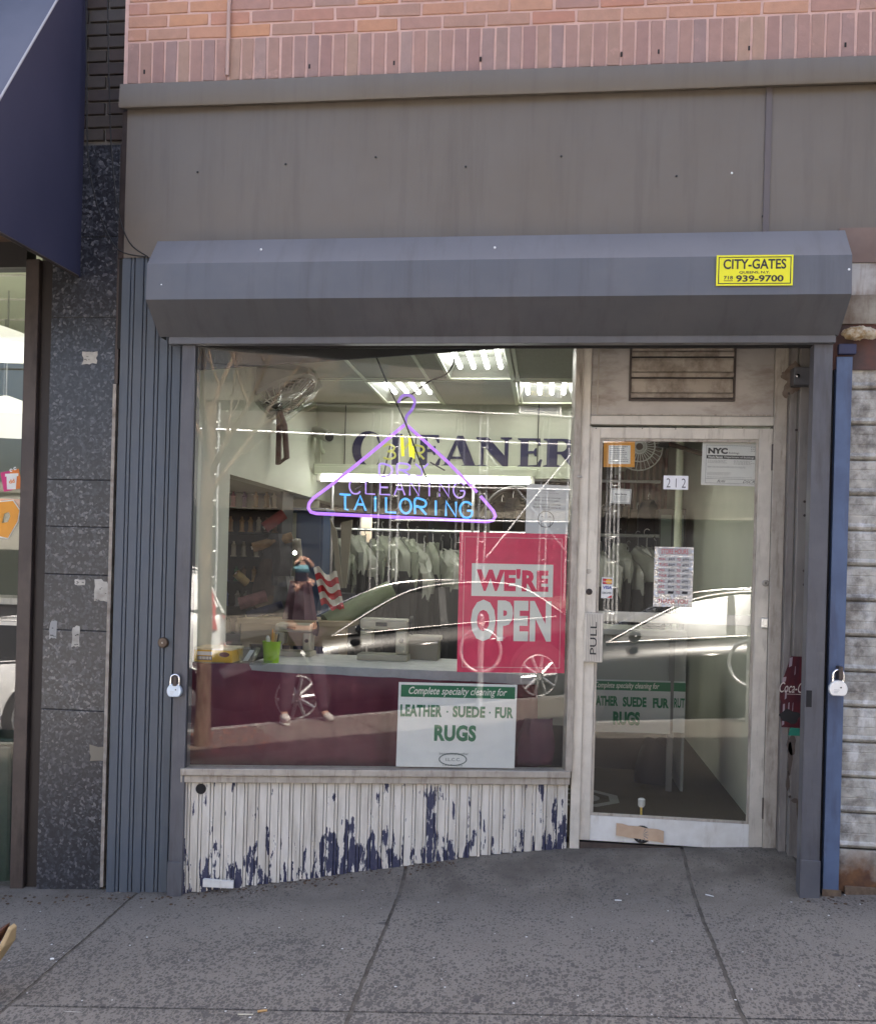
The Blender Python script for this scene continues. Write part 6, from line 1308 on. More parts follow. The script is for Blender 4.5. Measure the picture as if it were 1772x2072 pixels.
pk = MB(); s.text(pk, 'VISA', .14, .9, .4, .56, .03, .15, z=.001); s.part('lettering', pk, M('card_blue', (.04, .05, .3), .5)); pk = MB(); s.text(pk, 'DISCOVER', .1, .9, .69, .79, .02); s.part('black_lettering', pk, m_ink); pk = MB().poly([(s.w * .5, s.h * .03, .0008), (s.w * .95, s.h * .03, .0008), (s.w * .95, s.h * .16, .0008)]); s.part('red_corner', pk, m_redink)
# soda bottle sticker on the side panel, cut off by the gate rail
s = Sheet('bottle_sticker', 'weathered dark red soda bottle sticker on the side panel, half behind the rail', 'sticker', P(1574, 1327, YP - .002), P(1634, 1329, YP - .002), P(1570, 1487, YP - .002), None)
half = [(.42, 1.0), (.4, .985), (.36, .93), (.31, .87), (.25, .8), (.2, .745), (.165, .72), (.14, .68), (.1, .62), (.075, .56), (.07, .5), (.085, .45), (.1, .42), (.09, .36), (.09, .28), (.12, .2), (.15, .14), (.15, .1)]
bt = [(a * s.w * 1.0, b_ * s.h, .0006) for a, b_ in half]; bt += [((1.25 - a) * s.w, b_ * s.h, .0006) for a, b_ in half[::-1]]
s.part('bottle', MB().poly(bt), M('cola_maroon', (.09, .015, .02), .35, 0, (.05, .012, .02), 18, stretch=(3, 3, .6)))
gl_ = MB()
for a, b0, b1, w_ in ((.24, .45, .58, .06), (.17, .12, .4, .07), (.35, .2, .42, .05), (.5, .3, .42, .03), (.36, .86, .99, .1), (.55, .76, .88, .03), (.14, .66, .74, .12)):
    gl_.add([(s.w * a, s.h * b0, .001), (s.w * (a + w_), s.h * (b0 + .02), .001), (s.w * (a + w_ * 1.2), s.h * b1, .001), (s.w * (a + .02), s.h * (b1 - .01), .001)], [(0, 1, 2, 3)])
s.part('highlight', gl_, M('cola_pale', (.35, .28, .3), .4)); pk = MB(); s.text(pk, 'Coca-Cola', .06, 1.14, .33, .46, .0, .38, z=.0015); s.rect(pk, .3, .9, .475, .48, z=.0015); s.part('script_lettering', pk, M('cola_cream', (.65, .58, .5), .5))
s.part('green_base', MB().poly([(s.w * .38, s.h * .0, .0007), (s.w * 1.1, 0, .0007), (s.w * 1.1, s.h * .085, .0007), (s.w * .45, s.h * .1, .0007)]), M('cola_green', (.02, .2, .13), .5))
bk = [(s.w * (.42 + (.34 + .05 * math.sin(5 * a)) * math.cos(a)), s.h * (.24 + (.085 + .02 * math.sin(4 * a)) * math.sin(a)), .002) for a in np.linspace(0, 2 * math.pi, 24)[:-1]]; s.part('black_stain', MB().poly(bk), M('soot', (.02, .018, .018), .7))

# ================================================================== NEON HANGER
ND = -.09; KE = 2 ** -EXPO
npx = lambda px, py: W(px, py, ND)
ng = thing('neon_sign', 'glowing purple neon hanger sign with yellow, lilac and blue words', 'neon sign', npx(812, 1045))
def catm(pts, n=7):
    out = []
    for k in range(len(pts) - 1):
        p0, p1, p2, p3 = [np.array(pts[min(max(i, 0), len(pts) - 1)], float) for i in (k - 1, k, k + 1, k + 2)]
        for t in np.linspace(0, 1, n + 1)[:-1]: out.append(.5 * ((2 * p1) + (-p0 + p2) * t + (2 * p0 - 5 * p1 + 4 * p2 - p3) * t * t + (-p0 + 3 * p1 - 3 * p2 + p3) * t ** 3))
    return out + [np.array(pts[-1], float)]
nP = E('neon_purple', (.46, .2, 1.), 1.15 * KE); nL = E('neon_lilac', (.5, .33, .95), .7 * KE); nB = E('neon_blue', (.08, .42, 1.), 1.05 * KE); nY = E('neon_yellow', (.95, .88, .04), 1.1 * KE); nDm = E('neon_dim_purple', (.36, .2, .8), .55 * KE); nYd = E('neon_dim_olive', (.55, .55, .12), .55 * KE)
m_tubeoff = M('tube_backing', (.1, .09, .1), .5)
def ntube(pts, mat, rpx, nm, par=ng, cl=False): return link(nm, MB().tube([npx(*p) for p in pts], rpx * 5.3 / PF, 8, closed=cl), mat, par, smoothf=True)
left = [(818, 860), (740, 925), (672, 980), (634, 1008), (626, 1018), (624, 1028), (629, 1036), (640, 1039), (810, 1047), (985, 1055.5), (997, 1053), (1002, 1044), (998, 1034), (972, 1004)]
ntube(left, nP, 3.4, 'hanger_tube'); ntube([(965, 996), (905, 934), (824, 861)], nP, 3.2, 'hanger_tube')
ntube(catm([(806, 815), (811, 804), (822, 799), (834, 803), (839, 814), (833, 829), (822, 843), (820, 858)]), nDm, 3.4, 'hook_tube')
SF = {'D': [[(0, 0), (0, 1), (.5, 1), (.9, .8), (1, .5), (.9, .2), (.5, 0), (.05, 0)]], 'R': [[(0, 0), (0, 1), (.7, 1), (.95, .85), (.95, .65), (.7, .5), (.1, .5), (.35, .5), (1, 0)]], 'Y': [[(0, 1), (.5, .5), (1, 1)], [(.5, .5), (.5, 0), (0, 0)]],
      'C': [[(1, .85), (.75, 1), (.3, 1), (0, .7), (0, .3), (.3, 0), (.75, 0), (1, .15)]], 'L': [[(.1, 1), (.1, 0), (1, 0)]], 'E': [[(1, 1), (.05, 1), (.05, 0), (1, 0)], [(.05, .5), (.8, .5)]], 'A': [[(0, 0), (.5, 1), (1, 0)], [(.22, .4), (.78, .4)]],
      'N': [[(.05, 0), (.05, 1), (.95, 0), (.95, 1)]], 'I': [[(.5, 0), (.5, 1)]], 'G': [[(1, .85), (.75, 1), (.3, 1), (0, .7), (0, .3), (.3, 0), (.75, 0), (1, .2), (1, .45), (.6, .45)]], 'T': [[(0, 1), (1, 1)], [(.5, 1), (.5, 0), (.8, 0)]], 'O': [[(.5, 1), (.15, .85), (0, .5), (.15, .15), (.5, 0), (.85, .15), (1, .5), (.85, .85), (.5, 1)]],
      '3': [[(0, .85), (.4, 1), (.9, .85), (.85, .62), (.35, .53), (.9, .45), (1, .15), (.5, 0), (0, .1)]], 'H': [[(.1, 0), (.1, 1)], [(.9, 0), (.9, 1)], [(.1, .5), (.9, .5)]]}
def nword(tx, x0, x1, yb0, yb1, h, mat, rpx, nm, gapf=.32):
    n = len(tx); adv = (x1 - x0) / (n + gapf * 0 - gapf * 1 * 0); mb = MB()
    for i, ch in enumerate(tx):
        wd = adv * (1 - gapf); ox = x0 + adv * i
        if ch == 'I': pass
        for st in SF[ch]:
            pp = [(ox + p[0] * wd, yb0 + (yb1 - yb0) * (ox + p[0] * wd - x0) / (x1 - x0) - p[1] * h) for p in st]
            if ch in 'DCGO3R' : pp = catm(pp, 4)
            t_ = MB().tube([npx(*p) for p in pp], rpx * 5.3 / PF, 7); mb.add(t_.v, t_.f)
    return link(nm, mb, mat, ng, smoothf=True)
nword('TAILORING', 687, 962, 1030, 1048, 30, nB, 2.3, 'blue_word', .26)
nword('CLEANING', 708, 948, 998, 1007, 29, nL, 1.7, 'lilac_word', .3)
nword('DRY', 768, 877, 964, 962, 24, nL, 2.2, 'lilac_word', .3)
nword('3', 776, 799, 929, 929, 30, nYd, 2.2, 'yellow_numeral', 0); nword('R', 838, 858, 929, 929, 26, nYd, 2.2, 'yellow_letter', 0)
ntube([(815, 923), (813, 882)], nY, 3.2, 'yellow_bar'); ntube([(831, 924), (829, 882)], nY, 3.2, 'yellow_bar'); ntube([(837, 927), (836, 903)], nY, 2.6, 'yellow_bar'); ntube([(817, 910), (829, 894)], nYd, 2, 'yellow_letter')
fm_ = MB()
for a, c in (((790, 900), (775, 965)), ((842, 880), (838, 935)), ((870, 935), (900, 952)), ((720, 990), (760, 965)), ((980, 1000), (996, 1044))):
    t_ = MB().tube([W(*a, ND - .015), W(*c, ND - .015)], .004, 6); fm_.add(t_.v, t_.f)
link('support_frame', fm_, m_tubeoff, ng)
for i, pts in enumerate(([(757, 712), (790, 790), (822, 860), (850, 935), (868, 975), (905, 1010)], [(918, 690), (921, 722), (905, 755), (868, 772), (830, 800), (800, 815)])):
    single('sign_cable', ('black power cable running diagonally down to the neon hanger', 'black cable looping from the ceiling light to the hanger hook')[i], 'cable', MB().tube([W(p[0], p[1], ND + .02 * (1 - 2 * i)) for p in catm(pts, 5)], .0042, 6), m_rub, smoothf=True)
# ================================================================== THE STREET SIDE (seen mirrored in the glass)
# tree pit and street tree
mu = MB(); r3 = random.Random(3)
ys_ = list(np.arange(KERB + .16, 1.21, .1)); g_ = sheet_grid(PIT[0], PIT[1], ys_, 36, lambda x, y: gz(x, y) - .02 + r3.uniform(-.006, .012)); mu.add(g_.v, g_.f)
for i in range(1500):
    x, y = r3.uniform(PIT[0] + .04, PIT[1] - .03), r3.uniform(KERB + .2, 1.17); a = r3.uniform(0, 3.1); l, w_ = r3.uniform(.015, .045), r3.uniform(.005, .012); z = gz(x, y) - .012
    d, n_ = np.array([math.cos(a), math.sin(a), r3.uniform(-.4, .4)]) * l / 2, np.array([-math.sin(a), math.cos(a), r3.uniform(-.3, .3)]) * w_ / 2; c = np.array([x, y, z + .012])
    mu.add([c - d - n_, c + d - n_, c + d + n_, c - d + n_], [(0, 1, 2, 3)])
o = struct('mulch', mu, M('red_mulch', (.46, .15, .075), .95, 0, (.24, .085, .045), 40)); o['kind'] = 'stuff'
tb = RW(408, 1474, .42); tg = gz(tb[0], .42)
tree = thing('street_tree', 'slim bare street tree rising from the mulch bed at the kerb', 'tree', (tb[0], .42, tg - .05))
def barkm():
    m, t, p = newmat('bark'); n1 = noise(t, pos(t, (1, 1, .25)), 28, 6, .7); t.links.new(mixc(t, ramp(t, n1, .35, .65), (.09, .06, .042), (.26, .185, .13)), p.inputs['Base Color']); p.inputs['Roughness'].default_value = .95; bump(t, p, n1, .9, .02); return m
bark = barkm()
tk = MB(); tk.tube([(tb[0] + .01 * math.sin(k), .42 + .012 * math.cos(1.7 * k), tg - .05 + .4 * k) for k in range(9)], [.085, .07, .067, .066, .064, .062, .06, .057, .052], 14)
link('trunk', tk, bark, tree, smoothf=True)
lim = MB()
def limb(p, d, l, r, lev):
    n = 4; pts = [p]; dd = d
    for i in range(n):
        dd = dd + np.array([r3.uniform(-.2, .2), r3.uniform(-.2, .2), r3.uniform(0, .15)]); dd /= np.linalg.norm(dd); pts.append(pts[-1] + dd * l / n)
    lim.tube(pts, [r * (1 - .17 * i) for i in range(n + 1)], 6)
    if lev:
        for k in range(4): limb(pts[1 + k % 4], (dd + np.array([r3.uniform(-1, 1), r3.uniform(-1, 1), r3.uniform(-.1, .6)])), l * .62, r * .5, lev - 1)
for k in range(6):
    a = k * 1.1; limb(np.array([tb[0], .42, tg + 2.3 + .14 * k]), np.array([math.cos(a) * .7, math.sin(a) * .7, 1.]), 1.6, .03, 2)
link('limbs', lim, bark, tree)
lf = MB()
for v_ in lim.v[::9]:
    if v_[2] < tg + 3: continue
    for k in range(2):
        c = np.array(v_) + np.array([r3.uniform(-.06, .06) for _ in range(3)]); a = np.array([r3.uniform(-1, 1) for _ in range(3)]); a /= np.linalg.norm(a); b2 = np.cross(a, [.3, .2, .9]); s_ = r3.uniform(.012, .03); lf.add([c - a * s_, c + b2 * s_ * .5, c + a * s_, c - b2 * s_ * .5], [(0, 1, 2, 3)])
o = link('young_leaves', lf, M('spring_leaf', (.09, .13, .03), .7), tree)

# cars -------------------------------------------------------------
m_carb = M('dark_car_paint', (.008, .009, .011), .25, 0, coat=.5, spec=.35); m_carw = M('white_car_paint', (.72, .72, .72), .3, 0, coat=.8); m_cwin = M('car_glass', (.01, .012, .014), .12, 0, spec=.2)
m_tail = M('tail_red', (.5, .01, .02), .15, 0, coat=1); m_hl = M('headlight_clear', (.06, .06, .065), .15, 0, coat=.6)
m_alloy = M('alloy_silver', (.6, .6, .6), .3, .7)
def car(label, paint, xfw, yside, facing=-1, wb=2.9, hgt=1.46, suv=False, hood=.96, trimbright=True, name='parked_car', zoff=None):
    # s runs from the front; the near side lies on yside and the body goes to -Y
    L0, Wd = wb + 1.95, 1.84; fo = .92
    base = (lambda x: rz(x)) if zoff is None else (lambda x: rz(x) + zoff)
    def T(p):                                                      # local (s, t, z) -> world
        x = xfw - facing * (p[0] - fo); return np.array([x, yside - Wd / 2 + p[1], base(x) + p[2]])
    t = thing(name, label, 'car', T((fo + wb / 2, 0, 0)))
    st = [(0, .62, .35, .62), (.06, .74, .25, .74), (.3, .86, .2, .82), (.8, .91, .2, .88), (1.45, .92, .2, hood), (2.4, .92, .2, hood + .02), (3.4, .92, .2, hood + .03), (L0 - .55, .91, .22, hood + .06), (L0 - .1, .84, .3, hood + (.04 if not suv else .08)), (L0, .72, .38, hood - .08)]
    body = MB(); vs_ = []; ring = None
    for s_, hw, z0, z1 in st:
        rg = [(-hw * .55, z1 + .015), (-hw * .86, z1 - .02), (-hw * .97, z1 - .14), (-hw, z1 - .3), (-hw, z0 + .2), (-hw * .96, z0 + .04), (-hw * .85, z0), (hw * .85, z0), (hw * .96, z0 + .04), (hw, z0 + .2), (hw, z1 - .3), (hw * .97, z1 - .14), (hw * .86, z1 - .02), (hw * .55, z1 + .015)]
        vs_ += [T((s_, y_, z_)) for y_, z_ in rg]; ring = len(rg)
    body.add(vs_, [(j * ring + i, j * ring + (i + 1) % ring, (j + 1) * ring + (i + 1) % ring, (j + 1) * ring + i) for j in range(len(st) - 1) for i in range(ring)] + [tuple(range(ring)), tuple(range((len(st) - 1) * ring, len(st) * ring))])
    link('body', body, paint, t, smoothf=True)
    H = hgt; zb_ = hood - .01
    if suv: prof_ = [(1.35, zb_), (1.75, zb_ + .28), (2.15, H - .05), (2.6, H), (L0 - .8, H - .02), (L0 - .35, H - .1), (L0 - .1, zb_ + .1)]
    else: prof_ = [(1.32, zb_), (1.85, zb_ + .27), (2.3, H - .06), (2.75, H), (3.3, H - .01), (3.75, H - .1), (L0 - .65, zb_ + .1)]
    def hw(z): return .8 - .24 * (z - zb_) / (H - zb_)
    gh = MB()
    top = [(s_, z_) for s_, z_ in prof_]
    vs_ = [T((s_, k * hw(z_), z_)) for s_, z_ in top for k in (-1, 1)]; n_ = len(top)
    lo = [T((s_, k * .8, zb_)) for s_, z_ in top for k in (-1, 1)]
    gh.add(vs_ + lo, [(2 * i, 2 * i + 1, 2 * i + 3, 2 * i + 2) for i in range(n_ - 1)] + [(2 * i + k, 2 * i + 2 + k, 2 * n_ + 2 * i + 2 + k, 2 * n_ + 2 * i + k) for i in range(n_ - 1) for k in (0, 1)] + [(2 * n_ - 2, 2 * n_ - 1, 4 * n_ - 1, 4 * n_ - 2)])
    link('windows', gh, m_cwin, t)
    rf = MB(); rt_ = [q for q in top if q[1] > H - .13]; vs_ = [T((s_, k * (hw(z_) + .012) * f_, z_ + .004 + .02 * (1 - f_))) for s_, z_ in rt_ for k, f_ in ((-1, 1), (-1, .6), (1, .6), (1, 1))]
    rf.add(vs_, [(4 * i + k, 4 * i + k + 1, 4 * i + k + 5, 4 * i + k + 4) for i in range(len(rt_) - 1) for k in range(3)]); link('roof', rf, paint, t, smoothf=True).modifiers.new('t', 'SOLIDIFY').thickness = .03
    if suv:
        ps = MB().slab([T((s_, hw(z_) + .008, z_)) for s_, z_ in ((L0 - 1.2, zb_ + .03), (L0 - .95, H - .1), (L0 - .35, H - .12), (L0 - .12, zb_ + .1))], (0, -.03, 0)); link('rear_quarter', ps, paint, t)
        bk_ = MB().slab([T((L0 - .3, -.6, H - .12)), T((L0 - .3, .6, H - .12)), T((L0 - .02, .74, hood)), T((L0 - .02, -.74, hood))], (.03 * facing, 0, 0)); link('tailgate', bk_, paint, t)
    for k in (-1, 1):
        pl_ = MB().tube([T((s_, k * (hw(z_) + .014), z_ + .004)) for s_, z_ in catm(top, 4)], .014, 8); link('window_trim', pl_, m_chrome if trimbright else paint, t, smoothf=True)
        bt_ = MB().tube([T((1.36 + i * (L0 - 2.1) / 8, k * .815, zb_ + .012 + .006 * i)) for i in range(9)], .008, 8); link('belt_trim', bt_, m_chrome if trimbright else paint, t, smoothf=True)
        link('door_pillar', MB().slab([T((2.62, k * .808, zb_)), T((2.72, k * .808, zb_)), T((2.74, k * (hw(H - .03) + .008), H - .03)), T((2.66, k * (hw(H - .03) + .008), H - .03))], (0, -k * .01, 0)), m_black, t)
        for s_ in (2.35, 3.2): link('door_handle', MB().tube([T((s_, k * .93, hood - .17)), T((s_ + .03, k * .945, hood - .165)), T((s_ + .16, k * .945, hood - .16)), T((s_ + .19, k * .93, hood - .16))], .013, 8), paint if paint is m_carw else m_chrome, t, smoothf=True)
        mr_ = link('mirror', MB().ball((0, 0, 0), .1, 12, (.7, 1, .62)).xf(lambda p: T((1.62 - facing * 0 + p[0], k * .98 + p[1], zb_ + .08 + p[2]))), paint, t, smoothf=True)
        link('headlight', MB().slab([T((.1, k * .72, .66)), T((.14, k * .8, .58)), T((.62, k * .9, .72)), T((.66, k * .88, .8)), T((.3, k * .8, .78))], (0, k * .02, 0)), m_hl, t, bev=.005)
        tl = [T((L0 - .03, k * .62, hood - .1)), T((L0 - .3, k * .9, hood - .08)), T((L0 - .22, k * .87, hood + .02)), T((L0 - .06, k * .62, hood))] if not suv else [T((L0 - .05, k * .68, .75)), T((L0 - .22, k * .9, .8)), T((L0 - .2, k * .84, 1.12)), T((L0 - .28, k * .66, H - .2)), T((L0 - .3, k * .6, H - .2)), T((L0 - .02, k * .58, .95))]
        link('tail_light', MB().slab(tl, (-facing * .03, k * .02, 0)), m_tail, t)
        for s_ in (fo, fo + wb):
            c = T((s_, k * (Wd / 2 - .1), .335))
            link('wheel_arch', MB().lathe([(.4, -.02), (.4, .0), (.37, .004)], (c[0], yside - Wd / 2 + k * (Wd / 2 - .004), c[2] + .01), 'y', 30).xf(lambda p: p if k > 0 else p), m_black, t)
            wh_ = MB().lathe([(.25, -.1), (.33, -.09), (.338, -.05), (.338, .05), (.33, .09), (.25, .1)], (c[0], c[1] + k * .03, c[2]), 'y', 32); tyre = link('wheel', wh_, m_rub, t, smoothf=True)
            rm_ = MB().tube([(c[0] + .235 * math.cos(a), c[1] + k * .13, c[2] + .235 * math.sin(a)) for a in np.linspace(0, 2 * math.pi, 33)[:-1]], .012, 8, closed=True); rim = link('rim', rm_, m_alloy, tyre, smoothf=True)
            sp_ = MB()
            for q_ in range(10):
                a = q_ * math.pi / 5 + .1; sp_.tube([(c[0] + .04 * math.cos(a), c[1] + k * .145, c[2] + .04 * math.sin(a)), (c[0] + .23 * math.cos(a), c[1] + k * .132, c[2] + .23 * math.sin(a))], [.026, .02], 6)
            link('spokes', sp_.ball((c[0], c[1] + k * .14, c[2]), .05, 12, (1, .4, 1)), m_alloy, tyre, smoothf=True)
            link('hub_disc', MB().lathe([(.235, 0), (.234, .004)], (c[0], c[1] + k * .105, c[2]), 'y', 28), m_black, tyre)
    for k, z_ in ((0, .5),): link('grille', MB().slab([T((.02, -.45, .5)), T((.02, .45, .5)), T((.06, .5, .66)), T((.06, -.5, .66))], (-facing * -.02, 0, 0)), m_black, t)
    link('licence_plate', MB().slab([T((L0 + .005, -.26, .62)), T((L0 + .005, .26, .62)), T((L0 - .002, .26, .75)), T((L0 - .002, -.26, .75))], (-facing * .01, 0, 0)), m_cream, t)
    return t
car('black sedan parked along the kerb behind the photographer', m_carb, float(RW(598, 1408, -1.02)[0]), -1.0)
car('white suv in the far lane with its red tail light toward the shop', m_carw, float(RW(463, 1200, -5.0)[0]) - 3.93, -5.0, wb=2.9, hgt=1.72, suv=True, hood=1.02, trimbright=False)
car('white sedan parked at the kerb in front of the coffee shop', m_carw, -8.6, -1.0, trimbright=False)

# bike rack
rb = RW(975, 1332, -.1); rx, ry = float((rb[0] + RD(1512, 1342, -.1)[0]) / 2), -.1; rgz = gz(rx, ry)
bk = thing('bike_rack', 'steel post with a round bike ring on the sidewalk near the kerb', 'bike rack', (rx, ry, rgz)); m_galv = M('galvanised_steel', (.62, .63, .64), .42, .6, (.5, .5, .51), 12)
link('post', MB().cyl((rx, ry, rgz), (rx, ry, rgz + .98), .034, 16).ball((rx, ry, rgz + .98), .034, 12), m_galv, bk, smoothf=True)
rzc = float(RD(1512, 1342, ry)[2]); ra = rad(28)
link('ring', MB().tube([(rx + .215 * math.cos(a) * math.cos(ra), ry + .215 * math.cos(a) * math.sin(ra), rzc + .225 * math.sin(a)) for a in np.linspace(0, 2 * math.pi, 41)[:-1]], .02, 10, closed=True), m_galv, bk, smoothf=True)
link('band', MB().lathe([(.038, -.02), (.04, 0), (.038, .02)], (rx, ry, rgz + .9), 'z', 16), m_white, bk)

# pipe scaffold across the street
YS = -15.3; rg = lambda x: gz(x, KERB) - .02
scf = thing('pipe_scaffold', 'galvanised pipe scaffold with cross braces before the hardware store across the street', 'scaffold', (6, YS, rg(6)))
xsS = [float(RW(433, 1000, YS)[0])]; xm_ = float(RW(797, 1000, YS)[0]); xr_ = float(RW(975, 1000, YS)[0])
legs = [xsS[0] - 4.4, xsS[0], xm_, xr_, xr_ + 2.6, xr_ + 5.4]
ztop = 5.3
for x in legs:
    for y in (YS, YS - 1.6):
        for dx in (-.1, .1):
            link('upright', MB().cyl((x + dx, y, rg(x)), (x + dx, y, rg(x) + ztop), .034, 10), m_galv, scf, smoothf=True)
        rn = MB()
        for z in np.arange(.5, ztop, .62): rn.tube([(x - .1, y, rg(x) + z), (x, y, rg(x) + z - .03), (x + .1, y, rg(x) + z)], .014, 6)
        link('rungs', rn, m_galv, scf, smoothf=True)
zrun = [float(RW(600, py, YS)[2]) for py in (824, 884)] + [float(RW(1060, py, YS)[2]) for py in (990, 1056)]
for z in zrun[:2]: link('runner', MB().cyl((legs[0] - 2, YS + .06, z - .12), (legs[-1], YS + .06, z + .35), .03, 8), m_galv, scf, smoothf=True)
for z in zrun[2:]: link('runner', MB().cyl((legs[2], YS + .06, z - .08), (legs[-1], YS + .06, z + .1), .03, 8), m_galv, scf, smoothf=True)
for (i, z0, z1) in ((3, 1.3, 4.0), (4, 1.3, 4.0), (2, 1.3, 4.0)):
    xa, xb = legs[i] + .1, legs[i + 1] - .1
    if i == 2: continue
    for s_ in (0, 1): link('cross_brace', MB().cyl((xa, YS + .1 + .05 * s_, rg(xa) + (z0 if s_ else z1)), (xb, YS + .1 + .05 * s_, rg(xb) + (z1 if s_ else z0)), .026, 8), m_galv, scf, smoothf=True)
link('deck', MB().hexa([(legs[0] - 1, YS - 1.8, rg(legs[0]) + ztop), (legs[-1] + 1, YS - 1.8, rg(legs[-1]) + ztop), (legs[-1] + 1, YS + .2, rg(legs[-1]) + ztop), (legs[0] - 1, YS + .2, rg(legs[0]) + ztop)], [(legs[0] - 1, YS - 1.8, rg(legs[0]) + ztop + .2), (legs[-1] + 1, YS - 1.8, rg(legs[-1]) + ztop + .2), (legs[-1] + 1, YS + .2, rg(legs[-1]) + ztop + .2), (legs[0] - 1, YS + .2, rg(legs[0]) + ztop + .2)]), M('deck_wood', (.08, .07, .055), .9), scf)
# mirrored company board
a, b2, c = RW(1049, 778, YS + .12), RW(1136, 781, YS + .12), RW(1049, 836, YS + .12)
s = Sheet('scaffold_sign', 'dark blue and white framed company board on the scaffold', 'sign', b2, a, b2 - np.array([0, 0, a[2] - c[2]]), M('board_blue', (.1, .1, .16), .6)) if False else Sheet('scaffold_sign', 'dark grey company board with white frame hung on the scaffold', 'sign', (b2[0], YS + .14, b2[2]), (a[0], YS + .14, b2[2]), (b2[0], YS + .14, c[2]), M('board_blue', (.09, .09, .14), .6), t=.02)
fb_ = MB(); s.frame(fb_, 0, 1, 0, 1, .05, z=.001); s.frame(fb_, .08, .92, .1, .9, .015, z=.001); s.part('white_frame', fb_, m_silv)
tx_ = MB(); s.text(tx_, 'psny.nyc', .3, .72, .5, .68, .02, z=.002); s.part('lettering', tx_, m_silv); tx_ = MB(); s.text(tx_, '212-563-2900', .22, .8, .24, .4, .01, z=.002); s.part('number_lettering', tx_, M('sign_gold', (.6, .5, .25), .5))

# hardware store across the street
YO = -17.6
hwb = thing('hardware_store', 'brick hardware store across the street under a long cream sign', 'building', (10, YO, rg(10)))
ob = M('opposite_brick', (.085, .072, .064), .9, 0, (.065, .056, .05), 3); XO0, XO1 = -8.5, 44
link('wall', MB().box(XO0, XO1, YO - 8, YO, -1.5, 10.5), ob, hwb)
link('cornice', MB().box(XO0 - .1, XO1, YO - .2, YO + .25, 10.501, 10.9), M('cornice_stone', (.3, .28, .25), .9), hwb)
link('storefront', MB().box(XO0 + .3, XO1 - .3, YO + .001, YO + .06, -.8, 2.55), M('dark_storefront', (.03, .03, .032), .3), hwb)
for k in range(8): link('upper_window', MB().box(XO0 + 1.2 + 4.2 * k, XO0 + 2.6 + 4.2 * k, YO + .001, YO + .03, 6.2, 8.4), M('dim_pane', (.03, .035, .04), .12), hwb)
sza, szb = float(RW(800, 1040, YO + .4)[2]), float(RW(800, 905, YO + .4)[2])
xs0, xs1 = float(RW(405, 960, YO + .4)[0]), float(RW(1230, 960, YO + .4)[0])
hs = thing('store_sign', 'long cream hardware store sign with red lettering across the street', 'sign', ((xs0 + xs1) / 2, YO + .3, 2.7))
link('board', MB().box(xs0 - 3, xs1 + 3, YO + .07, YO + .35, sza, szb), M('sign_cream', (.27, .245, .2), .6), hs)
def otext(tx, ya, yb, xa, xb, mat, nm):
    za_, zb2_ = sza + (szb - sza) * ya, sza + (szb - sza) * yb
    link(nm, text_mb(tx, 0, 1, 0, 1, .015).xf(lambda p: np.array([xb - p[0] * (xb - xa), YO + .353, za_ + p[1] * (zb2_ - za_)])), mat, hs)
mr_ = M('sign_red', (.13, .075, .065), .6)
otext('HARDWARE', .73, .86, xs0 + .5, (xs0 + xs1) / 2, mr_, 'lettering'); otext('PAINT', .73, .86, (xs0 + xs1) / 2 + 1, xs1, mr_, 'lettering')
otext('HARDWARE & HOUSEWARE', .38, .51, xs0 - .5, xs1 + 1, mr_, 'lettering'); otext('718-884-2207     917-884-2207', .16, .24, xs0, xs1 + .5, M('sign_grey', (.1, .09, .08), .6), 'number_lettering')
lb = thing('low_building', 'low pale building across the street left of the hardware store', 'building', (-20, YO, -1)); link('wall', MB().box(-34, XO0 - .2, YO - 8, YO, -2.5, 3.2), M('low_wall', (.4, .38, .34), .9), lb); link('parapet', MB().box(-34.1, XO0 - .2, YO - .1, YO + .1, 3.201, 3.5), MATS['cornice_stone'], lb); link('storefront', MB().box(-33, XO0 - 1, YO + .001, YO + .06, -1.5, 1.6), MATS['dark_storefront'], lb)
# pavement across the street
fp = MB().add([(-60, -17.6, rg(-60)), (60, -17.6, rg(60)), (60, -14.2, rg(60)), (-60, -14.2, rg(-60))], [(0, 1, 2, 3)]).add([(-60, -14.2, rg(-60)), (60, -14.2, rg(60)), (60, -14.19, rg(60) - .16), (-60, -14.19, rg(-60) - .16)], [(0, 1, 2, 3)])
struct('far_sidewalk', fp, m_pave)
# power lines mirrored in the coffee shop window
for i in range(3): single('power_line', ('highest power line along the far side of the street', 'middle power line along the far side of the street', 'lowest power line along the far side of the street')[i], 'cable', MB().tube([(-40 + 10 * k, -12.5 + .3 * i, 7.2 - .8 * i + .3 * ((k - 4) / 4) ** 2) for k in range(9)], .02, 6), m_rub)

# ------------------------------------------------------------------ the photographer
def skin(name, pts, edges, mat, parent, sub=2, smoothf=True, local_root=0):
    me = bpy.data.meshes.new(name); Mi = INV[parent.name]
    me.from_pydata([tuple(Mi @ Vector(p[:3])) for p in pts], edges, []); 
    bm = bmesh.new(); bm.from_mesh(me); ly = bm.verts.layers.skin.verify(); bm.verts.ensure_lookup_table()
    for i, v in enumerate(bm.verts):
        r = pts[i][3]; rr_ = r if isinstance(r, tuple) else (r, r); v[ly].radius = rr_; v[ly].use_root = (i == local_root)
    bm.to_mesh(me); bm.free()
    o = bpy.data.objects.new(name, me); C.objects.link(o); me.materials.append(mat); o.parent = parent; INV[o.name] = INV[parent.name]
    o.modifiers.new('skin', 'SKIN').use_smooth_shade = True; s_ = o.modifiers.new('sub', 'SUBSURF'); s_.levels = s_.render_levels = sub; return o
pxp, pyp = .17, -.4; fz = gz(pxp, pyp)
per = thing('person', 'person in dark clothes, face mask and pale sneakers photographing the shop, mirrored in the window', 'person', (pxp, pyp, fz))
Hh = 1.58 + .02
def B(x, y, z, r): return (pxp + x, pyp + y, fz + z, r)
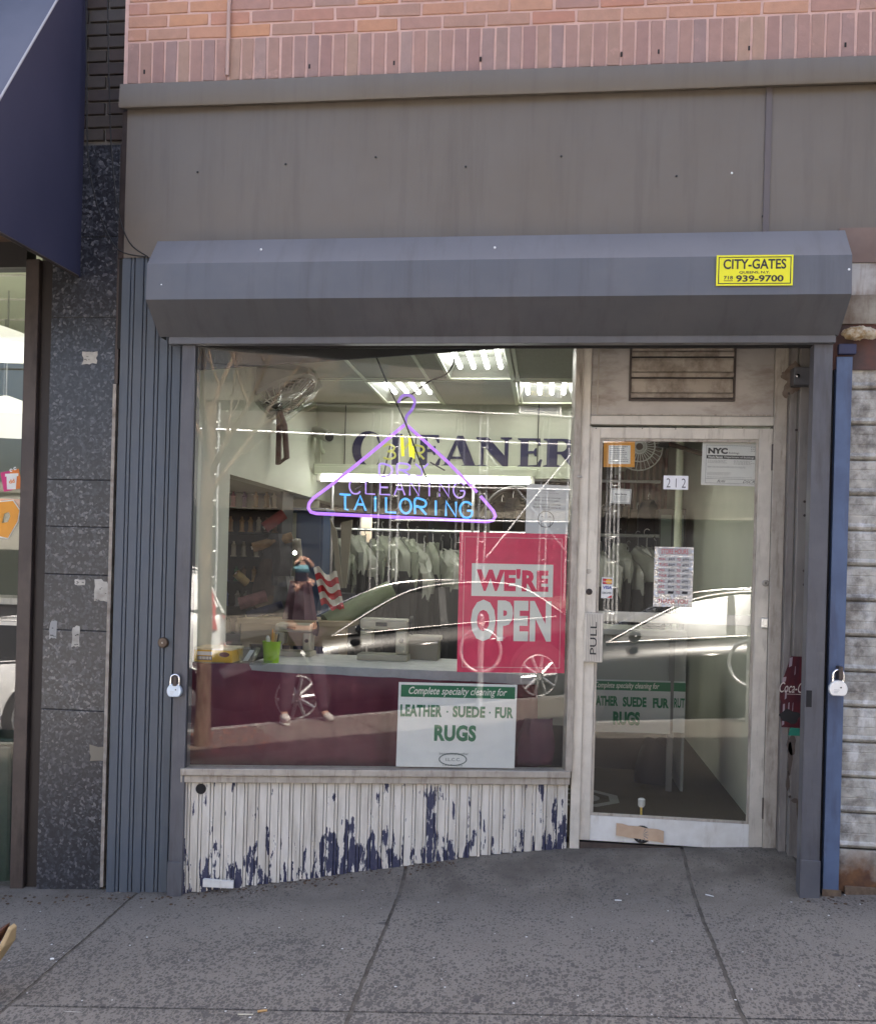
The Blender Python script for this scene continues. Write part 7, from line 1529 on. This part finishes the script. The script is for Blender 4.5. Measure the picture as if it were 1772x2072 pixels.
hz0_ = 1.72                                                        # standing height
body_pts = [B(0, 0, .95, (.15, .12)), B(0, 0, 1.12, (.135, .11)), B(0, .01, 1.3, (.16, .12)), B(0, 0, 1.42, (.12, .09)), B(0, .01, 1.49, .055), B(-.03, .04, 1.56, .075), B(-.04, .045, 1.64, (.085, .1)), B(-.04, .04, 1.7, .06),
    B(-.1, 0, .88, .095), B(-.14, .06, .5, .062), B(-.17, .03, .1, .04), B(-.17, .13, .045, .04),
    B(.1, 0, .88, .095), B(.18, .05, .5, .062), B(.26, .02, .1, .04), B(.3, .1, .045, .04),
    B(-.19, 0, 1.39, .055), B(-.26, .1, 1.2, .045), B(-.12, .26, 1.38, .034), B(-.1, .29, 1.42, .03),
    B(.19, 0, 1.39, .055), B(.3, .12, 1.36, .045), B(.0, .31, 1.63, .033), B(-.06, .35, 1.69, .03)]
ed = [(0, 1), (1, 2), (2, 3), (3, 4), (4, 5), (5, 6), (6, 7), (0, 8), (8, 9), (9, 10), (10, 11), (0, 12), (12, 13), (13, 14), (14, 15), (3, 16), (16, 17), (17, 18), (18, 19), (3, 20), (20, 21), (21, 22), (22, 23)]
skin('body', body_pts, ed, m_skin, per)
def grow(idx, g_): return [(*body_pts[i][:3], tuple(q + g_ for q in (body_pts[i][3] if isinstance(body_pts[i][3], tuple) else (body_pts[i][3],) * 2))) for i in idx]
def sub_ed(idx): return [(idx.index(a), idx.index(b_)) for a, b_ in ed if a in idx and b_ in idx]
ji = [0, 1, 2, 3, 16, 17, 18, 20, 21, 22]; skin('jacket', grow(ji, .022), sub_ed(ji), M('dark_jacket', (.022, .022, .03), .8, 0, (.035, .035, .045), 8), per)
ti = [0, 8, 9, 10, 12, 13, 14]; skin('trousers', grow(ti, .024), sub_ed(ti), M('plum_trousers', (.05, .035, .045), .85), per)
for f_, a in ((-.17, .05), (.285, .07)):
    sh2 = MB(); sh2.ball((pxp + f_, pyp + a + .03, fz + .055), .075, 14, (.68, 1.75, .72)); sh2.v = [(p[0], p[1], max(p[2], fz + .012)) for p in sh2.v]
    so_ = link('shoe', sh2, M('grey_sneaker', (.5, .48, .44), .7), per, smoothf=True); link('sole', MB().slab([(pxp + f_ + .052 * math.cos(q_), pyp + a + .03 + .133 * math.sin(q_), fz + .001) for q_ in np.linspace(0, 2 * math.pi, 19)[:-1]], (0, 0, .016)), m_white, so_)
hc_ = np.array([pxp - .04, pyp + .05, fz + 1.635])
link('hair', MB().ball(hc_ + np.array([0, -.02, .03]), .118, 16, (.93, 1., 1.02)), M('dark_hair', (.02, .015, .012), .7), per, smoothf=True)
face = MB().ball(hc_ + np.array([0, .035, -.005]), .098, 16, (.85, .85, 1.1)); face.ball(hc_ + np.array([0, .122, -.012]), .018, 8, (.8, 1, 1.2)).ball(hc_ + np.array([-.085, .0, -.01]), .025, 8, (.5, 1, 1.4)).ball(hc_ + np.array([.085, .0, -.01]), .025, 8, (.5, 1, 1.4))
link('face', face, m_skin, per, smoothf=True)
for k in (-1, 1): link('eye', MB().ball(hc_ + np.array([.034 * k, .112, .022]), .012, 8), m_ink, per, smoothf=True)
mk_ = MB(); vs_ = []
for j in range(7):
    for i in range(11):
        a = (i / 10 - .5) * 2.1; f_ = j / 6; r_ = .104 + .02 * math.sin(f_ * math.pi) + .003 * (j % 2); vs_.append(hc_ + np.array([r_ * math.sin(a) * .92, .03 + r_ * math.cos(a), -.012 - .082 * f_ - .0 * a]))
mk_.add(vs_, [(j * 11 + i, j * 11 + i + 1, (j + 1) * 11 + i + 1, (j + 1) * 11 + i) for j in range(6) for i in range(10)])
link('face_mask', mk_, M('mask_blue', (.2, .42, .48), .8), per, smoothf=True).modifiers.new('t', 'SOLIDIFY').thickness = .003
def hand(wr, fdir, up, s_=1, curl=.5):
    wr = np.array(wr); f_ = np.array(fdir, float); f_ /= np.linalg.norm(f_); u_ = np.array(up, float); u_ -= f_ * (u_ @ f_); u_ /= np.linalg.norm(u_); sd_ = np.cross(f_, u_) * s_
    pts = [(*wr, .024), (*(wr + f_ * .045), (.03, .016)), (*(wr + f_ * .085), (.036, .014))]; e_ = [(0, 1), (1, 2)]
    for k, (o_, l_) in enumerate(((-.03, .068), (-.01, .078), (.01, .072), (.03, .056))):
        b_ = wr + f_ * .09 + sd_ * o_; n0 = len(pts); p1 = b_ + f_ * l_ * .45 - u_ * .012 * curl; p2 = p1 + (f_ * (1 - curl) - u_ * curl) * l_ * .35; p3 = p2 + (f_ * (.5 - curl) - u_ * 1.) * l_ * .25
        pts += [(*b_, .0095), (*p1, .0085), (*p2, .008), (*p3, .007)]; e_ += [(2, n0), (n0, n0 + 1), (n0 + 1, n0 + 2), (n0 + 2, n0 + 3)]
    n0 = len(pts); t0_ = wr + f_ * .035 - sd_ * .03; pts += [(*t0_, .012), (*(t0_ + f_ * .03 - sd_ * .025 - u_ * .01), .0105), (*(t0_ + f_ * .055 - sd_ * .03 - u_ * .02), .008)]; e_ += [(1, n0), (n0, n0 + 1), (n0 + 1, n0 + 2)]
    return skin('hand', pts, e_, m_skin, per)
hand(body_pts[23][:3], (-.6, .25, -.15), (0, -.3, 1), 1, .6)
hand(body_pts[19][:3], (.55, .45, .2), (0, -.6, .8), -1, .55)
ph_ = thing('phone', 'black phone with its lamp lit, held up by the photographer', 'phone', (-.005, -.012, 1.5))
link('case', MB().box(-.045, .033, -.02, -.011, 1.5, 1.655), m_black, ph_, bev=.003)
link('camera_bump', MB().box(-.02, .02, -.0108, -.008, 1.57, 1.61), m_black, ph_)
link('lamp', MB().lathe([(.018, 0), (.016, .0015)], (-.012, -.0105, 1.63), 'y', 14), E('phone_lamp', (1, .98, .94), 600.), ph_)

# boot at the left edge of the frame
q = groundY(90, 2026); bt = thing('brown_boot', 'blurred brown boot tip with tan sole at the lower left edge', 'boot', (q[0] - .1, q[1], q[2]))
heel = np.array(q) + np.array([-.30, 0, 0])
def TB(mb):
    a = rad(52); return mb.xf(lambda p: heel + np.array([(p[0] - heel[0]) * math.cos(a) - (p[2] - heel[2]) * math.sin(a), p[1] - heel[1], (p[0] - heel[0]) * math.sin(a) + (p[2] - heel[2]) * math.cos(a)]))
d0 = np.array(q); up_ = MB(); vs_ = []
secs = [(-.24, .05, .03, .2), (-.16, .05, .03, .16), (-.08, .052, .034, .105), (0, .048, .04, .085), (.05, .036, .048, .07), (.075, .012, .055, .06)]
for s_, hw_, z0, z1 in secs:
    for k in range(12):
        a = k / 12 * 2 * math.pi; vs_.append(d0 + np.array([s_ - .06, hw_ * math.cos(a), (z0 + z1) / 2 + (z1 - z0) / 2 * math.sin(a)]))
up_.add(vs_, [(j * 12 + i, j * 12 + (i + 1) % 12, (j + 1) * 12 + (i + 1) % 12, (j + 1) * 12 + i) for j in range(5) for i in range(12)] + [tuple(range(12)), tuple(range(60, 72))])
link('upper', TB(up_), M('boot_brown', (.13, .055, .03), .55, 0, (.08, .035, .02), 14), bt, smoothf=True)
link('sole', TB(MB().add([d0 + np.array([s_ - .06, k * hw_ * 1.08, z_]) for s_, hw_, z_ in ((-.24, .05, .0), (-.08, .05, .0), (.02, .045, .006), (.08, .02, .03)) for k in (-1, 1)] + [d0 + np.array([s_ - .06, k * hw_ * 1.08, z_ + .03]) for s_, hw_, z_ in ((-.24, .05, -.012), (-.08, .05, -.012), (.02, .045, -.004), (.08, .02, .018)) for k in (-1, 1)],
    [(0, 1, 3, 2), (2, 3, 5, 4), (4, 5, 7, 6), (8, 10, 11, 9), (10, 12, 13, 11), (12, 14, 15, 13), (0, 2, 10, 8), (2, 4, 12, 10), (4, 6, 14, 12), (1, 9, 11, 3), (3, 11, 13, 5), (5, 13, 15, 7), (6, 7, 15, 14), (0, 8, 9, 1)])), M('tan_sole', (.45, .32, .16), .7), bt, bev=.006)
link('shaft', TB(MB().tube([d0 + np.array([-.27, 0, .1]), d0 + np.array([-.29, 0, .22]), d0 + np.array([-.3, 0, .34])], [.055, .055, .06], 14)), MATS['boot_brown'], bt, smoothf=True)
